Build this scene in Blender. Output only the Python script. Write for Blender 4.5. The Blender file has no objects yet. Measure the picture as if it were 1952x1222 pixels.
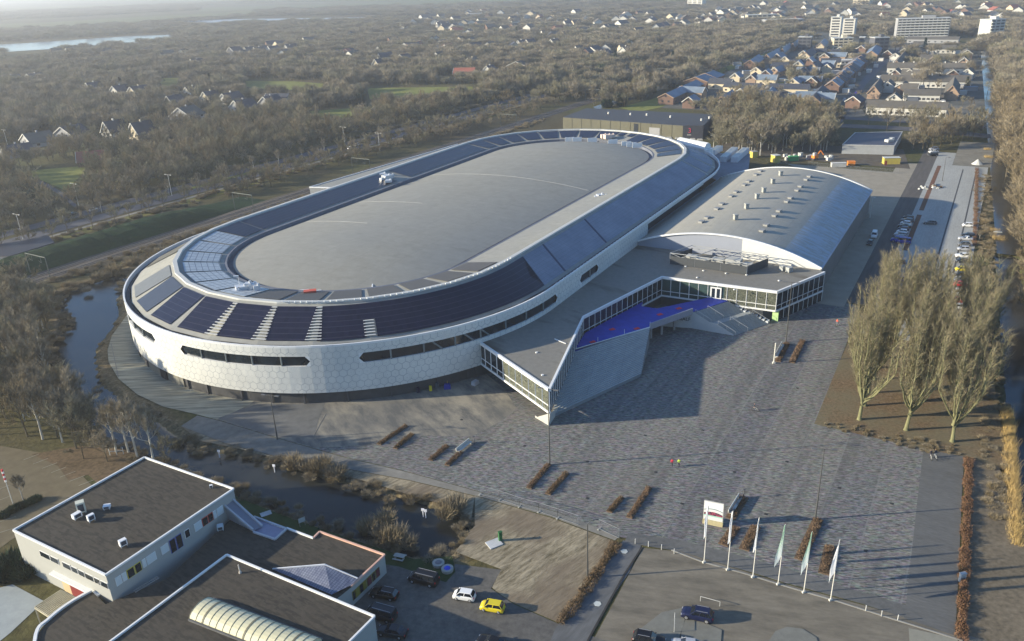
import bpy, bmesh, math, random
import numpy as np
from mathutils import Vector, Matrix
from mathutils.geometry import tessellate_polygon
D = bpy.data
SC = bpy.context.scene
COL = SC.collection
R = math.radians
random.seed(7)

# ------------------------------------------------------------------ camera
F, PITCH, ROLL, H = 1558.205, 0.3997, -0.04001, 87.6075      # focal length in px of a 1952 px wide frame
fwd = Vector((0, math.cos(PITCH), -math.sin(PITCH)))
rt = Vector((1, 0, 0)); up0 = rt.cross(fwd)
rt2 = rt*math.cos(ROLL) + up0*math.sin(ROLL)
up2 = -rt*math.sin(ROLL) + up0*math.cos(ROLL)
cam = D.objects.new('camera', D.cameras.new('camera')); COL.objects.link(cam)
cam.data.sensor_width = 36; cam.data.lens = 36*F/1952
cam.data.clip_start = 1; cam.data.clip_end = 30000
m = Matrix.Identity(4)
for i in range(3):
    m[i][0], m[i][1], m[i][2] = rt2[i], up2[i], -fwd[i]
m[2][3] = H
cam.matrix_world = m
SC.camera = cam

# ------------------------------------------------------------------ sky, sun, exposure
SUN_EL, SUN_AZ = R(15.6), R(183.0)        # direction the sun stands in, measured from +x
w = D.worlds.new('World'); SC.world = w; w.use_nodes = True
nt = w.node_tree; nt.nodes.clear()
sky = nt.nodes.new('ShaderNodeTexSky'); sky.sky_type = 'NISHITA'; sky.sun_disc = False
sky.sun_elevation = SUN_EL; sky.sun_rotation = R(90) - SUN_AZ
sky.air_density = 1.0; sky.dust_density = 0.8; sky.ozone_density = 5.0; sky.altitude = 50
bg = nt.nodes.new('ShaderNodeBackground'); bg.inputs[1].default_value = 0.125
out = nt.nodes.new('ShaderNodeOutputWorld')
nt.links.new(sky.outputs[0], bg.inputs[0]); nt.links.new(bg.outputs[0], out.inputs[0])
sl = D.lights.new('sun', 'SUN'); sl.energy = 5.0; sl.angle = R(0.6); sl.color = (1.0, 0.89, 0.68)
so = D.objects.new('sun', sl); COL.objects.link(so)
sd = Vector((math.cos(SUN_AZ)*math.cos(SUN_EL), math.sin(SUN_AZ)*math.cos(SUN_EL), math.sin(SUN_EL)))
so.rotation_euler = sd.to_track_quat('Z', 'Y').to_euler(); so.location = (0, 0, 300)
SC.view_settings.view_transform = 'Standard'; SC.view_settings.look = 'None'
SC.view_settings.gamma = 1; SC.view_settings.exposure = 1.06
SC.cycles.max_bounces = 5; SC.cycles.diffuse_bounces = 3; SC.cycles.glossy_bounces = 3
SC.cycles.transmission_bounces = 2; SC.cycles.volume_bounces = 1; SC.cycles.transparent_max_bounces = 6
SC.cycles.use_denoising = True
SC.cycles.sample_clamp_indirect = 4

# ------------------------------------------------------------------ survey helpers
CX, CY = 976.0, 611.0
def at(x, y, z=0.0):
    """ground survey: the world point at height z seen at photo position (x, y)"""
    d = fwd*F + rt2*(x-CX) - up2*(y-CY)
    t = (z-H)/d.z
    return Vector((d.x*t, d.y*t, z))
def px(p):
    v = Vector(p) - Vector((0, 0, H)); zc = v.dot(fwd)
    return CX+F*v.dot(rt2)/zc, CY-F*v.dot(up2)/zc
def inpoly(x, y, poly):
    c = False; n = len(poly); j = n-1
    for i in range(n):
        xi, yi = poly[i][0], poly[i][1]; xj, yj = poly[j][0], poly[j][1]
        if (yi > y) != (yj > y) and x < (xj-xi)*(y-yi)/(yj-yi)+xi: c = not c
        j = i
    return c
def catmull(pts, n=6, closed=False):
    P = [Vector(p) for p in pts]; N = len(P); out = []
    rng = range(N) if closed else range(N-1)
    for i in rng:
        p0 = P[(i-1) % N] if closed or i > 0 else P[i]
        p1 = P[i]; p2 = P[(i+1) % N]
        p3 = P[(i+2) % N] if closed or i+2 < N else P[(i+1) % N]
        for k in range(n):
            t = k/n
            out.append(0.5*((2*p1)+(-p0+p2)*t+(2*p0-5*p1+4*p2-p3)*t*t+(-p0+3*p1-3*p2+p3)*t**3))
    if not closed: out.append(P[-1])
    return out

# ------------------------------------------------------------------ materials
MATS = {}
class NT:
    def __init__(s, name):
        s.m = D.materials.new(name); s.m.use_nodes = True; s.t = s.m.node_tree; s.t.nodes.clear()
        s.out = s.t.nodes.new('ShaderNodeOutputMaterial')
    def n(s, typ, **kw):
        o = s.t.nodes.new(typ)
        ins = kw.pop('ins', {})
        for k, v in kw.items(): setattr(o, k, v)
        for k, v in ins.items():
            if isinstance(v, bpy.types.NodeSocket): s.t.links.new(v, o.inputs[k])
            else: o.inputs[k].default_value = v
        return o
    def math(s, op, a, b=0.0, clamp=False):
        o = s.n('ShaderNodeMath', operation=op, use_clamp=clamp)
        for i, v in enumerate((a, b)):
            if isinstance(v, bpy.types.NodeSocket): s.t.links.new(v, o.inputs[i])
            else: o.inputs[i].default_value = v
        return o.outputs[0]
    def mix(s, f, a, b, typ='MIX'):
        o = s.n('ShaderNodeMix', data_type='RGBA', blend_type=typ)
        for i, v in ((0, f), (6, a), (7, b)):
            if isinstance(v, bpy.types.NodeSocket): s.t.links.new(v, o.inputs[i])
            else: o.inputs[i].default_value = v if i == 0 else (tuple(v)+(1,) if len(v) == 3 else v)
        return o.outputs[2]
    def mapr(s, v, a, b, c=0.0, d=1.0):
        o = s.n('ShaderNodeMapRange'); s.t.links.new(v, o.inputs[0])
        for i, q in enumerate((a, b, c, d)): o.inputs[i+1].default_value = q
        return o.outputs[0]
    def pos(s, scale=(1, 1, 1), rot=0.0, src='world'):
        if src == 'world': o = s.n('ShaderNodeNewGeometry').outputs['Position']
        elif src == 'object': o = s.n('ShaderNodeTexCoord').outputs['Object']
        else: o = s.n('ShaderNodeUVMap').outputs[0]
        mp = s.n('ShaderNodeMapping'); s.t.links.new(o, mp.inputs[0])
        mp.inputs['Rotation'].default_value = (0, 0, rot)
        mp2 = s.n('ShaderNodeMapping'); s.t.links.new(mp.outputs[0], mp2.inputs[0])
        mp2.inputs['Scale'].default_value = scale
        return mp2.outputs[0]
    def noise(s, vec, scale, detail=3, rough=0.55):
        return s.n('ShaderNodeTexNoise', ins={'Vector': vec, 'Scale': scale, 'Detail': detail, 'Roughness': rough}).outputs[0]
    def finish(s, col, rough=0.8, spec=0.3, metal=0.0, bump=None, bstr=0.3, bdist=0.1, **kw):
        b = s.n('ShaderNodeBsdfPrincipled')
        for k, v in (('Base Color', col), ('Roughness', rough), ('Specular IOR Level', spec), ('Metallic', metal)):
            if isinstance(v, bpy.types.NodeSocket): s.t.links.new(v, b.inputs[k])
            else: b.inputs[k].default_value = (tuple(v)+(1,)) if k == 'Base Color' and len(v) == 3 else v
        for k, v in kw.items(): b.inputs[k].default_value = v
        if bump is not None:
            bn = s.n('ShaderNodeBump', ins={'Height': bump, 'Strength': bstr, 'Distance': bdist})
            s.t.links.new(bn.outputs[0], b.inputs['Normal'])
        s.t.links.new(b.outputs[0], s.out.inputs[0])
        MATS[s.m.name] = s.m
        return s.m
def c3(h):
    """hex (display) colour to linear"""
    return tuple(((int(h[i:i+2], 16)/255)/12.92 if int(h[i:i+2], 16)/255 <= 0.04045 else ((int(h[i:i+2], 16)/255+0.055)/1.055)**2.4) for i in (0, 2, 4))
def mul(c, k): return tuple(min(1, v*k) for v in c)
def M(name, col, rough=0.8, var=0.25, scale=0.6, spec=0.3, metal=0.0, src='world', big=0.06, bump=0.0, stretch=(1, 1, 1), rot=0.0, col2=None):
    """painted / mineral surface with fine and broad tone variation"""
    if name in MATS: return MATS[name]
    t = NT(name); v = t.pos(stretch, rot, src)
    f = t.noise(v, scale, 4, 0.65); g = t.noise(v, scale*big, 3)
    f = t.math('ADD', t.math('MULTIPLY', f, 0.6), t.math('MULTIPLY', g, 0.4))
    f = t.mapr(f, 0.3, 0.7)
    a = mul(col, 1-var); b = col2 if col2 else mul(col, 1+var)
    return t.finish(t.mix(f, a, b), rough, spec, metal, f if bump else None, bump)
U_ANG = 1.03453                      # the arena's long axis; plaza, parking and tree rows follow it

# ------------------------------------------------------------------ mesh builder
ORG = {}
class MB:
    def __init__(s): s.v = []; s.f = []; s.mi = []; s.g = []
    def add(s, vs, fs, mi=0):
        o = len(s.v); s.g.append((o, len(s.f))); s.v += [tuple(v) for v in vs]; s.f += [tuple(i+o for i in f) for f in fs]; s.mi += [mi]*len(fs)
    def quad(s, a, b, c, d, mi=0): s.add([a, b, c, d], [(0, 1, 2, 3)], mi)
    def box(s, c, d, rz=0.0, mi=0, top=1.0):
        x, y, z = d[0]/2, d[1]/2, d[2]/2; ca, sa = math.cos(rz), math.sin(rz); vs = []
        for sz in (-1, 1):
            k = top if sz > 0 else 1
            for sx, sy in ((-1, -1), (1, -1), (1, 1), (-1, 1)):
                X, Y = sx*x*k, sy*y*k
                vs.append((c[0]+X*ca-Y*sa, c[1]+X*sa+Y*ca, c[2]+sz*z))
        s.add(vs, [(3, 2, 1, 0), (4, 5, 6, 7), (0, 1, 5, 4), (1, 2, 6, 5), (2, 3, 7, 6), (3, 0, 4, 7)], mi)
    def bar(s, a, b, wd, ht, mi=0):
        """box-section bar from a to b"""
        a = Vector(a); b = Vector(b); d = (b-a)
        if d.length < 1e-6: return
        d.normalize(); sd_ = d.cross(Vector((0, 0, 1)))
        if sd_.length < 1e-4: sd_ = Vector((1, 0, 0))
        sd_.normalize(); u_ = sd_.cross(d)
        o = [sd_*(i*wd/2)+u_*(j*ht/2) for i, j in ((-1, -1), (1, -1), (1, 1), (-1, 1))]
        s.add([a+q for q in o]+[b+q for q in o], [(3, 2, 1, 0), (4, 5, 6, 7), (0, 1, 5, 4), (1, 2, 6, 5), (2, 3, 7, 6), (3, 0, 4, 7)], mi)
    def tube(s, a, b, r0, r1, n=8, mi=0, cap=True):
        a = Vector(a); b = Vector(b); d = (b-a).normalized()
        e = d.orthogonal().normalized(); g = d.cross(e)
        A = [a+(e*math.cos(2*math.pi*i/n)+g*math.sin(2*math.pi*i/n))*r0 for i in range(n)]
        B = [b+(e*math.cos(2*math.pi*i/n)+g*math.sin(2*math.pi*i/n))*r1 for i in range(n)]
        fs = [(i, (i+1) % n, n+(i+1) % n, n+i) for i in range(n)]
        if cap: fs += [tuple(range(n-1, -1, -1)), tuple(range(n, 2*n))]
        s.add(A+B, fs, mi)
    def prism(s, poly, z0, z1, mi=0, bottom=True, mi_side=None):
        P = [(p[0], p[1]) for p in poly]; n = len(P)
        if sum(P[i][0]*P[(i+1) % n][1]-P[(i+1) % n][0]*P[i][1] for i in range(n)) < 0: P.reverse()
        tr = tessellate_polygon([[Vector((x, y, 0)) for x, y in P]])
        def orient(t):
            a, b, c = (P[i] for i in t)
            return t if (b[0]-a[0])*(c[1]-a[1])-(b[1]-a[1])*(c[0]-a[0]) > 0 else (t[0], t[2], t[1])
        tr = [orient(t) for t in tr]
        s.add([(x, y, z1) for x, y in P], tr, mi)
        if z0 is None: return
        if bottom: s.add([(x, y, z0) for x, y in P], [t[::-1] for t in tr], mi)
        ms = mi if mi_side is None else mi_side
        s.add([(x, y, z0) for x, y in P]+[(x, y, z1) for x, y in P], [(i, (i+1) % n, n+(i+1) % n, n+i) for i in range(n)], ms)
    def strip(s, A, B, mi=0, closed=False):
        n = len(A); fs = [(i, i+1, n+i+1, n+i) for i in range(n-1)]
        if closed: fs.append((n-1, 0, n, 2*n-1))
        s.add(list(A)+list(B), fs, mi)
    def build(s, name, mats, parent=None, org=None, smooth=False, uvf=None):
        me = D.meshes.new(name)
        o = ORG.get(parent.name, Vector((0, 0, 0))) if parent is not None else Vector((0, 0, 0))
        if org is not None: o = Vector(org)
        vs = [(v[0]-o[0], v[1]-o[1], v[2]-o[2]) for v in s.v]
        me.from_pydata(vs, [], s.f)
        for mt in (mats if isinstance(mats, (list, tuple)) else [mats]): me.materials.append(mt)
        me.polygons.foreach_set('material_index', s.mi)
        if smooth: me.polygons.foreach_set('use_smooth', [True]*len(s.f))
        if uvf:
            uv = me.uv_layers.new(name='UVMap')
            for lp in me.loops:
                uv.data[lp.index].uv = uvf(s.v[lp.vertex_index], lp.index)
        me.update()
        ob = D.objects.new(name, me); COL.objects.link(ob)
        if parent is not None:
            ob.parent = parent
            ORG[ob.name] = o
        elif org is not None: ob.location = o
        return ob
def tag(o, label=None, cat=None, group=None, kind=None):
    if label: o['label'] = label
    if cat: o['category'] = cat
    if group: o['group'] = group
    if kind: o['kind'] = kind
    return o
def thing(name, label, cat, loc=(0, 0, 0), rz=0.0, group=None):
    """an Empty at the base; parts are built in world coordinates when rz is 0, else locally"""
    o = D.objects.new(name, None); COL.objects.link(o); o.location = loc; o.rotation_euler = (0, 0, rz)
    o.empty_display_size = 0.5
    ORG[o.name] = Vector(loc)
    return tag(o, label, cat, group)
def lthing(name, label, cat, loc=(0, 0, 0), rz=0.0, group=None):
    """same, but its parts are given in the thing's own coordinates"""
    o = thing(name, label, cat, loc, rz, group); ORG[o.name] = Vector((0, 0, 0)); return o
def psplit(bm, name, mats, parent, label=None, per=1):
    """every added piece (or run of per pieces) becomes a part of its own"""
    g = bm.g+[(len(bm.v), len(bm.f))]; last = None
    for k in range(0, len(bm.g), per):
        (v0, f0), (v1, f1) = g[k], g[min(k+per, len(bm.g))]
        m2 = MB(); m2.v = bm.v[v0:v1]; m2.f = [tuple(i-v0 for i in f) for f in bm.f[f0:f1]]; m2.mi = bm.mi[f0:f1]
        last = m2.build(name, mats, parent)
        if label: last['label'] = label
    return last
def part(bm, name, mats, parent, label=None, **kw):
    o = bm.build(name, mats, parent, **kw)
    if label: o['label'] = label
    return o
def dup(root, loc, rz=0.0, label=None, scale=None, group=None):
    r = root.copy(); COL.objects.link(r); r.location = loc; r.rotation_euler = (0, 0, rz)
    if scale is not None: r.scale = scale if isinstance(scale, tuple) else (scale,)*3
    if label: r['label'] = label
    if group: r['group'] = group
    for ch in list(root.children):
        c = ch.copy(); COL.objects.link(c); c.parent = r
        for g in list(ch.children):
            d = g.copy(); COL.objects.link(d); d.parent = c
    return r
def structure(bm, name, mat, **kw):
    return tag(bm.build(name, mat, **kw), kind='structure')

def text_mesh(name, curve):
    """turns a text curve into an ordinary mesh object"""
    o = D.objects.new(name+'_curve', curve); COL.objects.link(o); bpy.context.view_layer.update()
    me = D.meshes.new_from_object(o.evaluated_get(bpy.context.evaluated_depsgraph_get())); D.objects.remove(o)
    m2 = D.objects.new(name, me); COL.objects.link(m2); return m2
# ================================================================== THE SETTING: ground, water, paving
POND_PX = [(245, 512), (200, 528), (118, 556), (112, 580), (124, 620), (100, 650), (92, 690), (115, 730), (160, 790), (230, 850),
           (280, 882), (350, 900), (445, 940), (520, 965), (600, 995), (700, 1030), (790, 1060), (840, 1056), (868, 1038), (896, 1000),
           (880, 978), (800, 952), (700, 925), (600, 900), (540, 885), (459, 862), (383, 852), (331, 822), (290, 795), (250, 768),
           (212, 745), (190, 722), (180, 683), (185, 655), (213, 624), (226, 594), (222, 565), (240, 545)]
POND = [(v.x, v.y) for v in (at(*q) for q in POND_PX)]
CAN0, CAN1 = Vector((54, 58)), Vector((473, 840))               # west bank of the canal, near and far end
cdir = (CAN1-CAN0).normalized(); cnor = Vector((cdir.y, -cdir.x))
CAN_W = 6.8
def canal_off(x, y):
    p = Vector((x, y))-CAN0
    return p.dot(cnor), p.dot(cdir)
RAIL0, RAIL1 = Vector((-156, 265)), Vector((215, 861)); rdir = (RAIL1-RAIL0).normalized(); rnor = Vector((-rdir.y, rdir.x))
ROAD0, ROAD1 = Vector((-181, 324)), Vector((12, 625)); hdir = (ROAD1-ROAD0).normalized(); hnor = Vector((-hdir.y, hdir.x))

def poly_sd(X, Y, poly):
    """signed distance (negative inside) of many points to a polygon"""
    P = np.array(poly); n = len(P); d2 = np.full(X.shape, 1e12); ins = np.zeros(X.shape, bool)
    for i in range(n):
        a = P[i]; b = P[(i+1) % n]; ab = b-a
        t = np.clip(((X-a[0])*ab[0]+(Y-a[1])*ab[1])/(ab@ab), 0, 1)
        d2 = np.minimum(d2, (X-a[0]-t*ab[0])**2+(Y-a[1]-t*ab[1])**2)
        if a[1] != b[1]:
            c = ((a[1] > Y) != (b[1] > Y)) & (X < (b[0]-a[0])*(Y-a[1])/(b[1]-a[1])+a[0]); ins ^= c
    d = np.sqrt(d2); return np.where(ins, -d, d)

def ramp_axis(lo, hi, step, far_lo, far_hi):
    a = list(np.arange(lo, hi+1e-6, step)); s = step
    while a[-1] < far_hi: s *= 1.22; a.append(a[-1]+s)
    s = step
    while a[0] > far_lo: s *= 1.22; a.insert(0, a[0]-s)
    return np.array(a)
gx = ramp_axis(-210, 150, 1.8, -9000, 9000); gy = ramp_axis(70, 330, 1.8, -400, 16000)
GX, GY = np.meshgrid(gx, gy)
sd_ = poly_sd(GX, GY, POND)
co = (GX-CAN0.x)*cnor.x+(GY-CAN0.y)*cnor.y; cl = (GX-CAN0.x)*cdir.x+(GY-CAN0.y)*cdir.y
ccan = np.where((cl > -400) & (cl < 215), np.abs(co-CAN_W/2)-CAN_W/2, 999)
rng = np.random.RandomState(3)
dw = np.minimum(sd_, ccan)
GZ = np.clip((dw-0.6)/1.8, -1, 0)*1.5
rough = rng.rand(*GX.shape)
GZ += np.where((dw > -0.5) & (dw < 5), (rough-1.0)*0.3, 0)
GZ = np.where(np.abs(GX) > 1500, GZ-0.2, GZ)
nx, ny = len(gx), len(gy)
b = MB(); b.v = [tuple(p) for p in np.stack([GX.ravel(), GY.ravel(), GZ.ravel()], 1).tolist()]
b.f = [(j*nx+i, j*nx+i+1, (j+1)*nx+i+1, (j+1)*nx+i) for j in range(ny-1) for i in range(nx-1)]; b.mi = [0]*len(b.f)
t = NT('ground_soil'); v = t.pos()
n1 = t.noise(v, 0.02, 4); n2 = t.noise(v, 0.6, 5, 0.7); n3 = t.noise(v, 0.0035, 3)
col = t.mix(t.mapr(n1, 0.35, 0.65), (0.085, 0.07, 0.038), (0.075, 0.083, 0.03))
col = t.mix(t.mapr(n3, 0.45, 0.6), col, (0.075, 0.062, 0.04))
col = t.mix(t.mapr(n2, 0.3, 0.75), t.mix(1.0, col, (0.6, 0.58, 0.55), 'MULTIPLY'), t.mix(1.0, col, (1.5, 1.45, 1.3), 'MULTIPLY'))
at_ = t.n('ShaderNodeAttribute', attribute_name='bank'); bf = t.math('MULTIPLY', at_.outputs['Fac'], t.mapr(n2, .25, .6, .3, 1), True)
col = t.mix(bf, col, t.mix(t.mapr(t.noise(v, 1.7, 4, .7), .35, .65), (0.1, 0.075, 0.045), (0.27, 0.21, 0.135)))
gnd = structure(b, 'ground', t.finish(col, 0.95, 0.1, bump=n2, bstr=0.6, bdist=0.4))

ba = gnd.data.attributes.new('bank', 'FLOAT', 'POINT')
ba.data.foreach_set('value', np.clip(1.25-np.abs(sd_-1.6)/3.0, 0, 1).ravel().astype(np.float32))
def sheet(name, pts, z, mat, label=None, kind='structure', world=False, smooth=0):
    P = [Vector((q[0], q[1], z)) if world else at(q[0], q[1], z) for q in pts]
    if smooth: P = catmull(P, smooth, True)
    b = MB(); b.prism([(p.x, p.y) for p in P], None, z)
    o = structure(b, name, mat)
    return o
def ribbon_pts(p, d, n_, s0, s1, a, bb):
    A = p+d*s0+n_*a; B = p+d*s1+n_*a; C_ = p+d*s1+n_*bb; E_ = p+d*s0+n_*bb
    return [(q.x, q.y) for q in (A, B, C_, E_)]

# water
t = NT('pond_water'); v = t.pos(); n1 = t.noise(v, 0.05, 3); n2 = t.noise(v, 1.6, 3)
WATER = t.finish(t.mix(t.mapr(n1, 0.35, 0.65), (0.014, 0.015, 0.014), (0.028, 0.03, 0.028)), t.mapr(n1, 0.3, 0.7, 0.06, 0.25), 0.28, bump=n2, bstr=0.05, bdist=0.1)
X0 = at(95, 500, 0); 
b = MB(); b.prism([(p[0], p[1]) for p in [(-190, 110), (40, 110), (40, 290), (-190, 290)]], None, -0.75)
structure(b, 'pond_water', WATER)
b = MB(); b.prism(ribbon_pts(CAN0, cdir, cnor, -40, 225, -3, CAN_W+3), None, -0.75)
structure(b, 'canal_water', WATER)
b = MB(); b.prism(ribbon_pts(CAN0, cdir, cnor, 214, 900, 0.5, CAN_W+1.0), None, 0.04)
structure(b, 'canal_water', WATER)
t = NT('lake_ice'); v = t.pos((0.3, 1, 1)); n1 = t.noise(v, 0.01, 3)
LAKE = t.finish(t.mix(t.mapr(n1, 0.4, 0.6), (0.10, 0.13, 0.16), (0.32, 0.36, 0.4)), 0.12, 0.6)
sheet('lake_water', [(-260, 120), (-60, 104), (40, 97), (140, 91), (240, 84), (322, 76), (330, 66), (240, 69), (140, 76), (50, 82), (-60, 88), (-260, 98)], 0.5, LAKE)
sheet('far_lake_water', [(340, 44), (500, 41), (720, 37), (700, 33), (480, 36), (350, 39)], 0.5, M('far_ice', (0.3, 0.33, 0.36), 0.3))
sheet('stream_water', [(500, 66), (560, 57), (640, 55), (640, 57.5), (560, 60), (512, 68)], 0.5, LAKE)

# far meadows and lawns
GRASS = M('lawn_green', (0.15, 0.175, 0.03), 0.95, 0.25, 0.2, 0.1, big=0.1, col2=(0.23, 0.23, 0.07))
MEADOW = M('meadow_hazy', (0.1, 0.11, 0.045), 0.95, 0.25, 0.02, 0.1)
for i, q in enumerate([
    [(36, 328), (90, 322), (165, 316), (160, 330), (140, 348), (128, 364), (100, 352), (70, 340)],
    [(300, 149), (345, 149), (338, 165), (310, 165)],
    [(468, 154), (560, 155), (625, 160), (600, 172), (500, 170), (470, 165)],
    [(700, 168), (900, 165), (905, 172), (760, 182), (705, 190)],
    [(590, 212), (700, 204), (710, 212), (640, 228), (600, 224)],
    [(360, 352), (400, 340), (520, 318), (525, 324), (420, 352), (375, 366)],
    [(1180, 205), (1240, 190), (1330, 155), (1380, 128), (1386, 132), (1342, 166), (1262, 204), (1215, 214)],
    [(1380, 128), (1440, 105), (1500, 85), (1506, 88), (1450, 112), (1390, 135)],
    [(1440, 158), (1500, 150), (1515, 156), (1470, 166)]]):
    sheet('lawn', q, 0.05, GRASS)
for i, q in enumerate([[(-300, 68), (100, 52), (300, 40), (500, 24), (500, 19), (300, 31), (100, 42), (-300, 58)],
                       [(380, 22), (700, 12), (1000, 1), (1000, -6), (700, 5), (380, 15)],
                       [(-300, 30), (0, 25), (300, 12), (300, 6), (0, 14), (-300, 18)]]):
    sheet('meadow', q, 0.05, MEADOW)

# railway
BALLAST = M('rail_ballast', (0.10, 0.085, 0.07), 0.95, 0.35, 1.5, 0.1, big=0.03)
sheet('railway_bed', ribbon_pts(RAIL0, rdir, rnor, -160, 900, -6.5, 5.0), 0.06, BALLAST, world=True)
b = MB()
for o_ in (-4.2, -2.75, 0.4, 1.85):
    a = RAIL0+rdir*(-160)+rnor*o_; c = RAIL0+rdir*900+rnor*o_
    b.bar((a.x, a.y, 0.2), (c.x, c.y, 0.2), 0.14, 0.16)
tag(b.build('railway_track', M('rail_steel', (0.33, 0.29, 0.25), 0.5, 0.2, 2.0, 0.4, 0.4)), 'pair of railway tracks running behind the arena', 'railway track')
# dark ivy-clad embankment between railway and highway
HEDGE = M('ivy_green', (0.018, 0.042, 0.016), 0.95, 0.5, 0.9, 0.15, big=0.1, bump=0.7)
b = MB()
NB = 96; prev = []
for i in range(NB+1):
    s = -70+i*1.8; tp = min(1, (NB-i)/26.0, (i+4)/8.0)
    row = []
    for o_, z in ((4.6, 0.0), (7.0, 1.6), (10.5, 3.1), (14.0, 4.1), (17.0, 4.4), (19.5, 3.6), (22, 1.0)):
        p = RAIL0+rdir*s+rnor*o_; row.append((p.x+random.uniform(-.25, .25), p.y+random.uniform(-.25, .25), max(0.02, z*tp*random.uniform(.93, 1.07))))
    if prev: b.strip(row, prev)
    prev = row
tag(b.build('embankment', HEDGE), kind='structure')
# highway, two carriageways with verge
ASPH = M('road_asphalt', (0.085, 0.085, 0.095), 0.85, 0.2, 0.5, 0.25, big=0.05)
PATH = M('path_grey', (0.2, 0.19, 0.165), 0.9, 0.2, 0.8, 0.2)
sheet('highway', ribbon_pts(ROAD0, hdir, hnor, -130, 800, -5.5, 3.5), 0.08, ASPH, world=True)
sheet('highway', ribbon_pts(ROAD0, hdir, hnor, -130, 800, 8, 16), 0.09, ASPH, world=True)
sheet('cycle_path', ribbon_pts(ROAD0, hdir, hnor, -130, 500, -10.5, -8), 0.085, PATH, world=True)
sheet('verge', ribbon_pts(ROAD0, hdir, hnor, -130, 500, -18, -10.8), 0.055, M('verge_olive', (0.13, 0.125, 0.04), 0.95, 0.3, 0.3, 0.1), world=True)
sheet('cycle_path', [(72, 342), (90, 350), (118, 366), (148, 392), (152, 398), (140, 394), (112, 370), (84, 354), (66, 345)], 0.09, ASPH)
sheet('canal_side_water', [(1130, 204), (1200, 182), (1300, 150), (1358, 128), (1420, 108), (1500, 84), (1504, 87), (1424, 112), (1364, 134), (1306, 156), (1210, 188), (1140, 209)], 0.07, M('ditch_ice', (0.12, 0.14, 0.16), 0.2, 0.2, 0.2, 0.5))

# paved plaza
t = NT('plaza_pavers'); v = t.pos((1, 1, 1), -U_ANG)
sp = t.n('ShaderNodeSeparateXYZ', ins={0: v})
vb = t.pos((0.9, 3.4, 1), -U_ANG+R(72))
n1 = t.noise(vb, 1.0, 4, 0.7); n2 = t.noise(v, 0.035, 4, 0.6)
vo = t.n('ShaderNodeTexVoronoi', ins={'Vector': t.pos((1.1, 3.3, 1), -U_ANG+R(72)), 'Scale': 1.0, 'Randomness': 1.0})
lane = t.n('ShaderNodeTexWhiteNoise', noise_dimensions='1D', ins={'W': t.math('FLOOR', t.math('DIVIDE', sp.outputs[1], 7.3))})
lf = t.math('FRACT', t.math('DIVIDE', sp.outputs[1], 7.3)); seam = t.math('LESS_THAN', lf, 0.035)
c = t.mix(t.mapr(n1, 0.39, 0.61), (0.055, 0.056, 0.056), (0.235, 0.225, 0.2))
c = t.mix(0.35, c, vo.outputs['Color'], 'SOFT_LIGHT')
hs = t.n('ShaderNodeHueSaturation', ins={'Color': c, 'Saturation': 0.45, 'Value': 1.0})
c = t.mix(1.0, hs.outputs[0], t.mix(lane.outputs[0], (0.86, 0.87, 0.9), (1.12, 1.1, 1.04)), 'MULTIPLY')
c = t.mix(t.mapr(n2, 0.4, 0.7, 0.0, 0.35), c, (0.17, 0.155, 0.125))
c = t.mix(t.math('MULTIPLY', seam, 0.5), c, (0.2, 0.2, 0.19))
wr = t.noise(t.pos((0.02, 0.33, 1), -U_ANG), 1.0, 4, 0.6); ws = t.noise(t.pos((1, 1, 1)), 0.22, 5, 0.75)
c = t.mix(t.mapr(wr, 0.5, 0.62, 0, 0.35), c, (0.075, 0.073, 0.07)); c = t.mix(t.mapr(ws, 0.6, 0.68, 0, 0.5), c, (0.07, 0.066, 0.06))
PAVER = t.finish(c, 0.85, 0.2, bump=n1, bstr=0.25, bdist=0.05)
sheet('plaza', [(560, 700), (470, 770), (414, 800), (530, 835), (649, 869), (780, 900), (918, 938), (1060, 975), (1185, 1024), (1250, 1036), (1300, 1050), (1500, 1112),
                (1640, 1150), (1820, 1200), (1838, 868), (1765, 856), (1552, 808), (1580, 740), (1612, 660), (1640, 585), (1560, 560), (1300, 540), (900, 560)], 0.03, PAVER)
SLABS = M('lane_slabs', (0.115, 0.115, 0.11), 0.85, 0.3, 1.3, 0.2, stretch=(2.4, 0.5, 1), rot=-U_ANG, big=0.1)
sheet('slab_lane', [(1760, 858), (1836, 869), (1833, 960), (1828, 1080), (1821, 1212), (1724, 1178), (1735, 1080), (1748, 960)], 0.037, SLABS)
sheet('slab_lane', [(1198, 1016), (1300, 1030), (1400, 1056), (1500, 1084), (1640, 1128), (1727, 1154), (1724, 1177), (1640, 1150), (1500, 1110), (1400, 1082), (1300, 1052), (1190, 1034)], 0.041, M('edge_slabs', (0.12, 0.12, 0.115), 0.85, 0.3, 1.0, 0.2))
# sandy, still unfinished paving in front of the hall
t = NT('sandy_paving'); v = t.pos((1, 0.35, 1), -U_ANG+0.5); w1 = t.noise(v, 0.28, 5, 0.7); w2 = t.noise(t.pos(), 0.05, 3)
c = t.mix(t.mapr(w1, 0.38, 0.62), (0.11, 0.11, 0.105), (0.3, 0.27, 0.21)); c = t.mix(t.mapr(w2, 0.35, 0.65, 0, 0.6), c, (0.12, 0.12, 0.115))
SANDP = t.finish(c, 0.9, 0.15)
sheet('sandy_paving', [(560, 700), (470, 770), (416, 799), (530, 833), (600, 853), (700, 850), (800, 830), (900, 832), (960, 800), (985, 778), (960, 740), (900, 690)], 0.045, SANDP)
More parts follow.
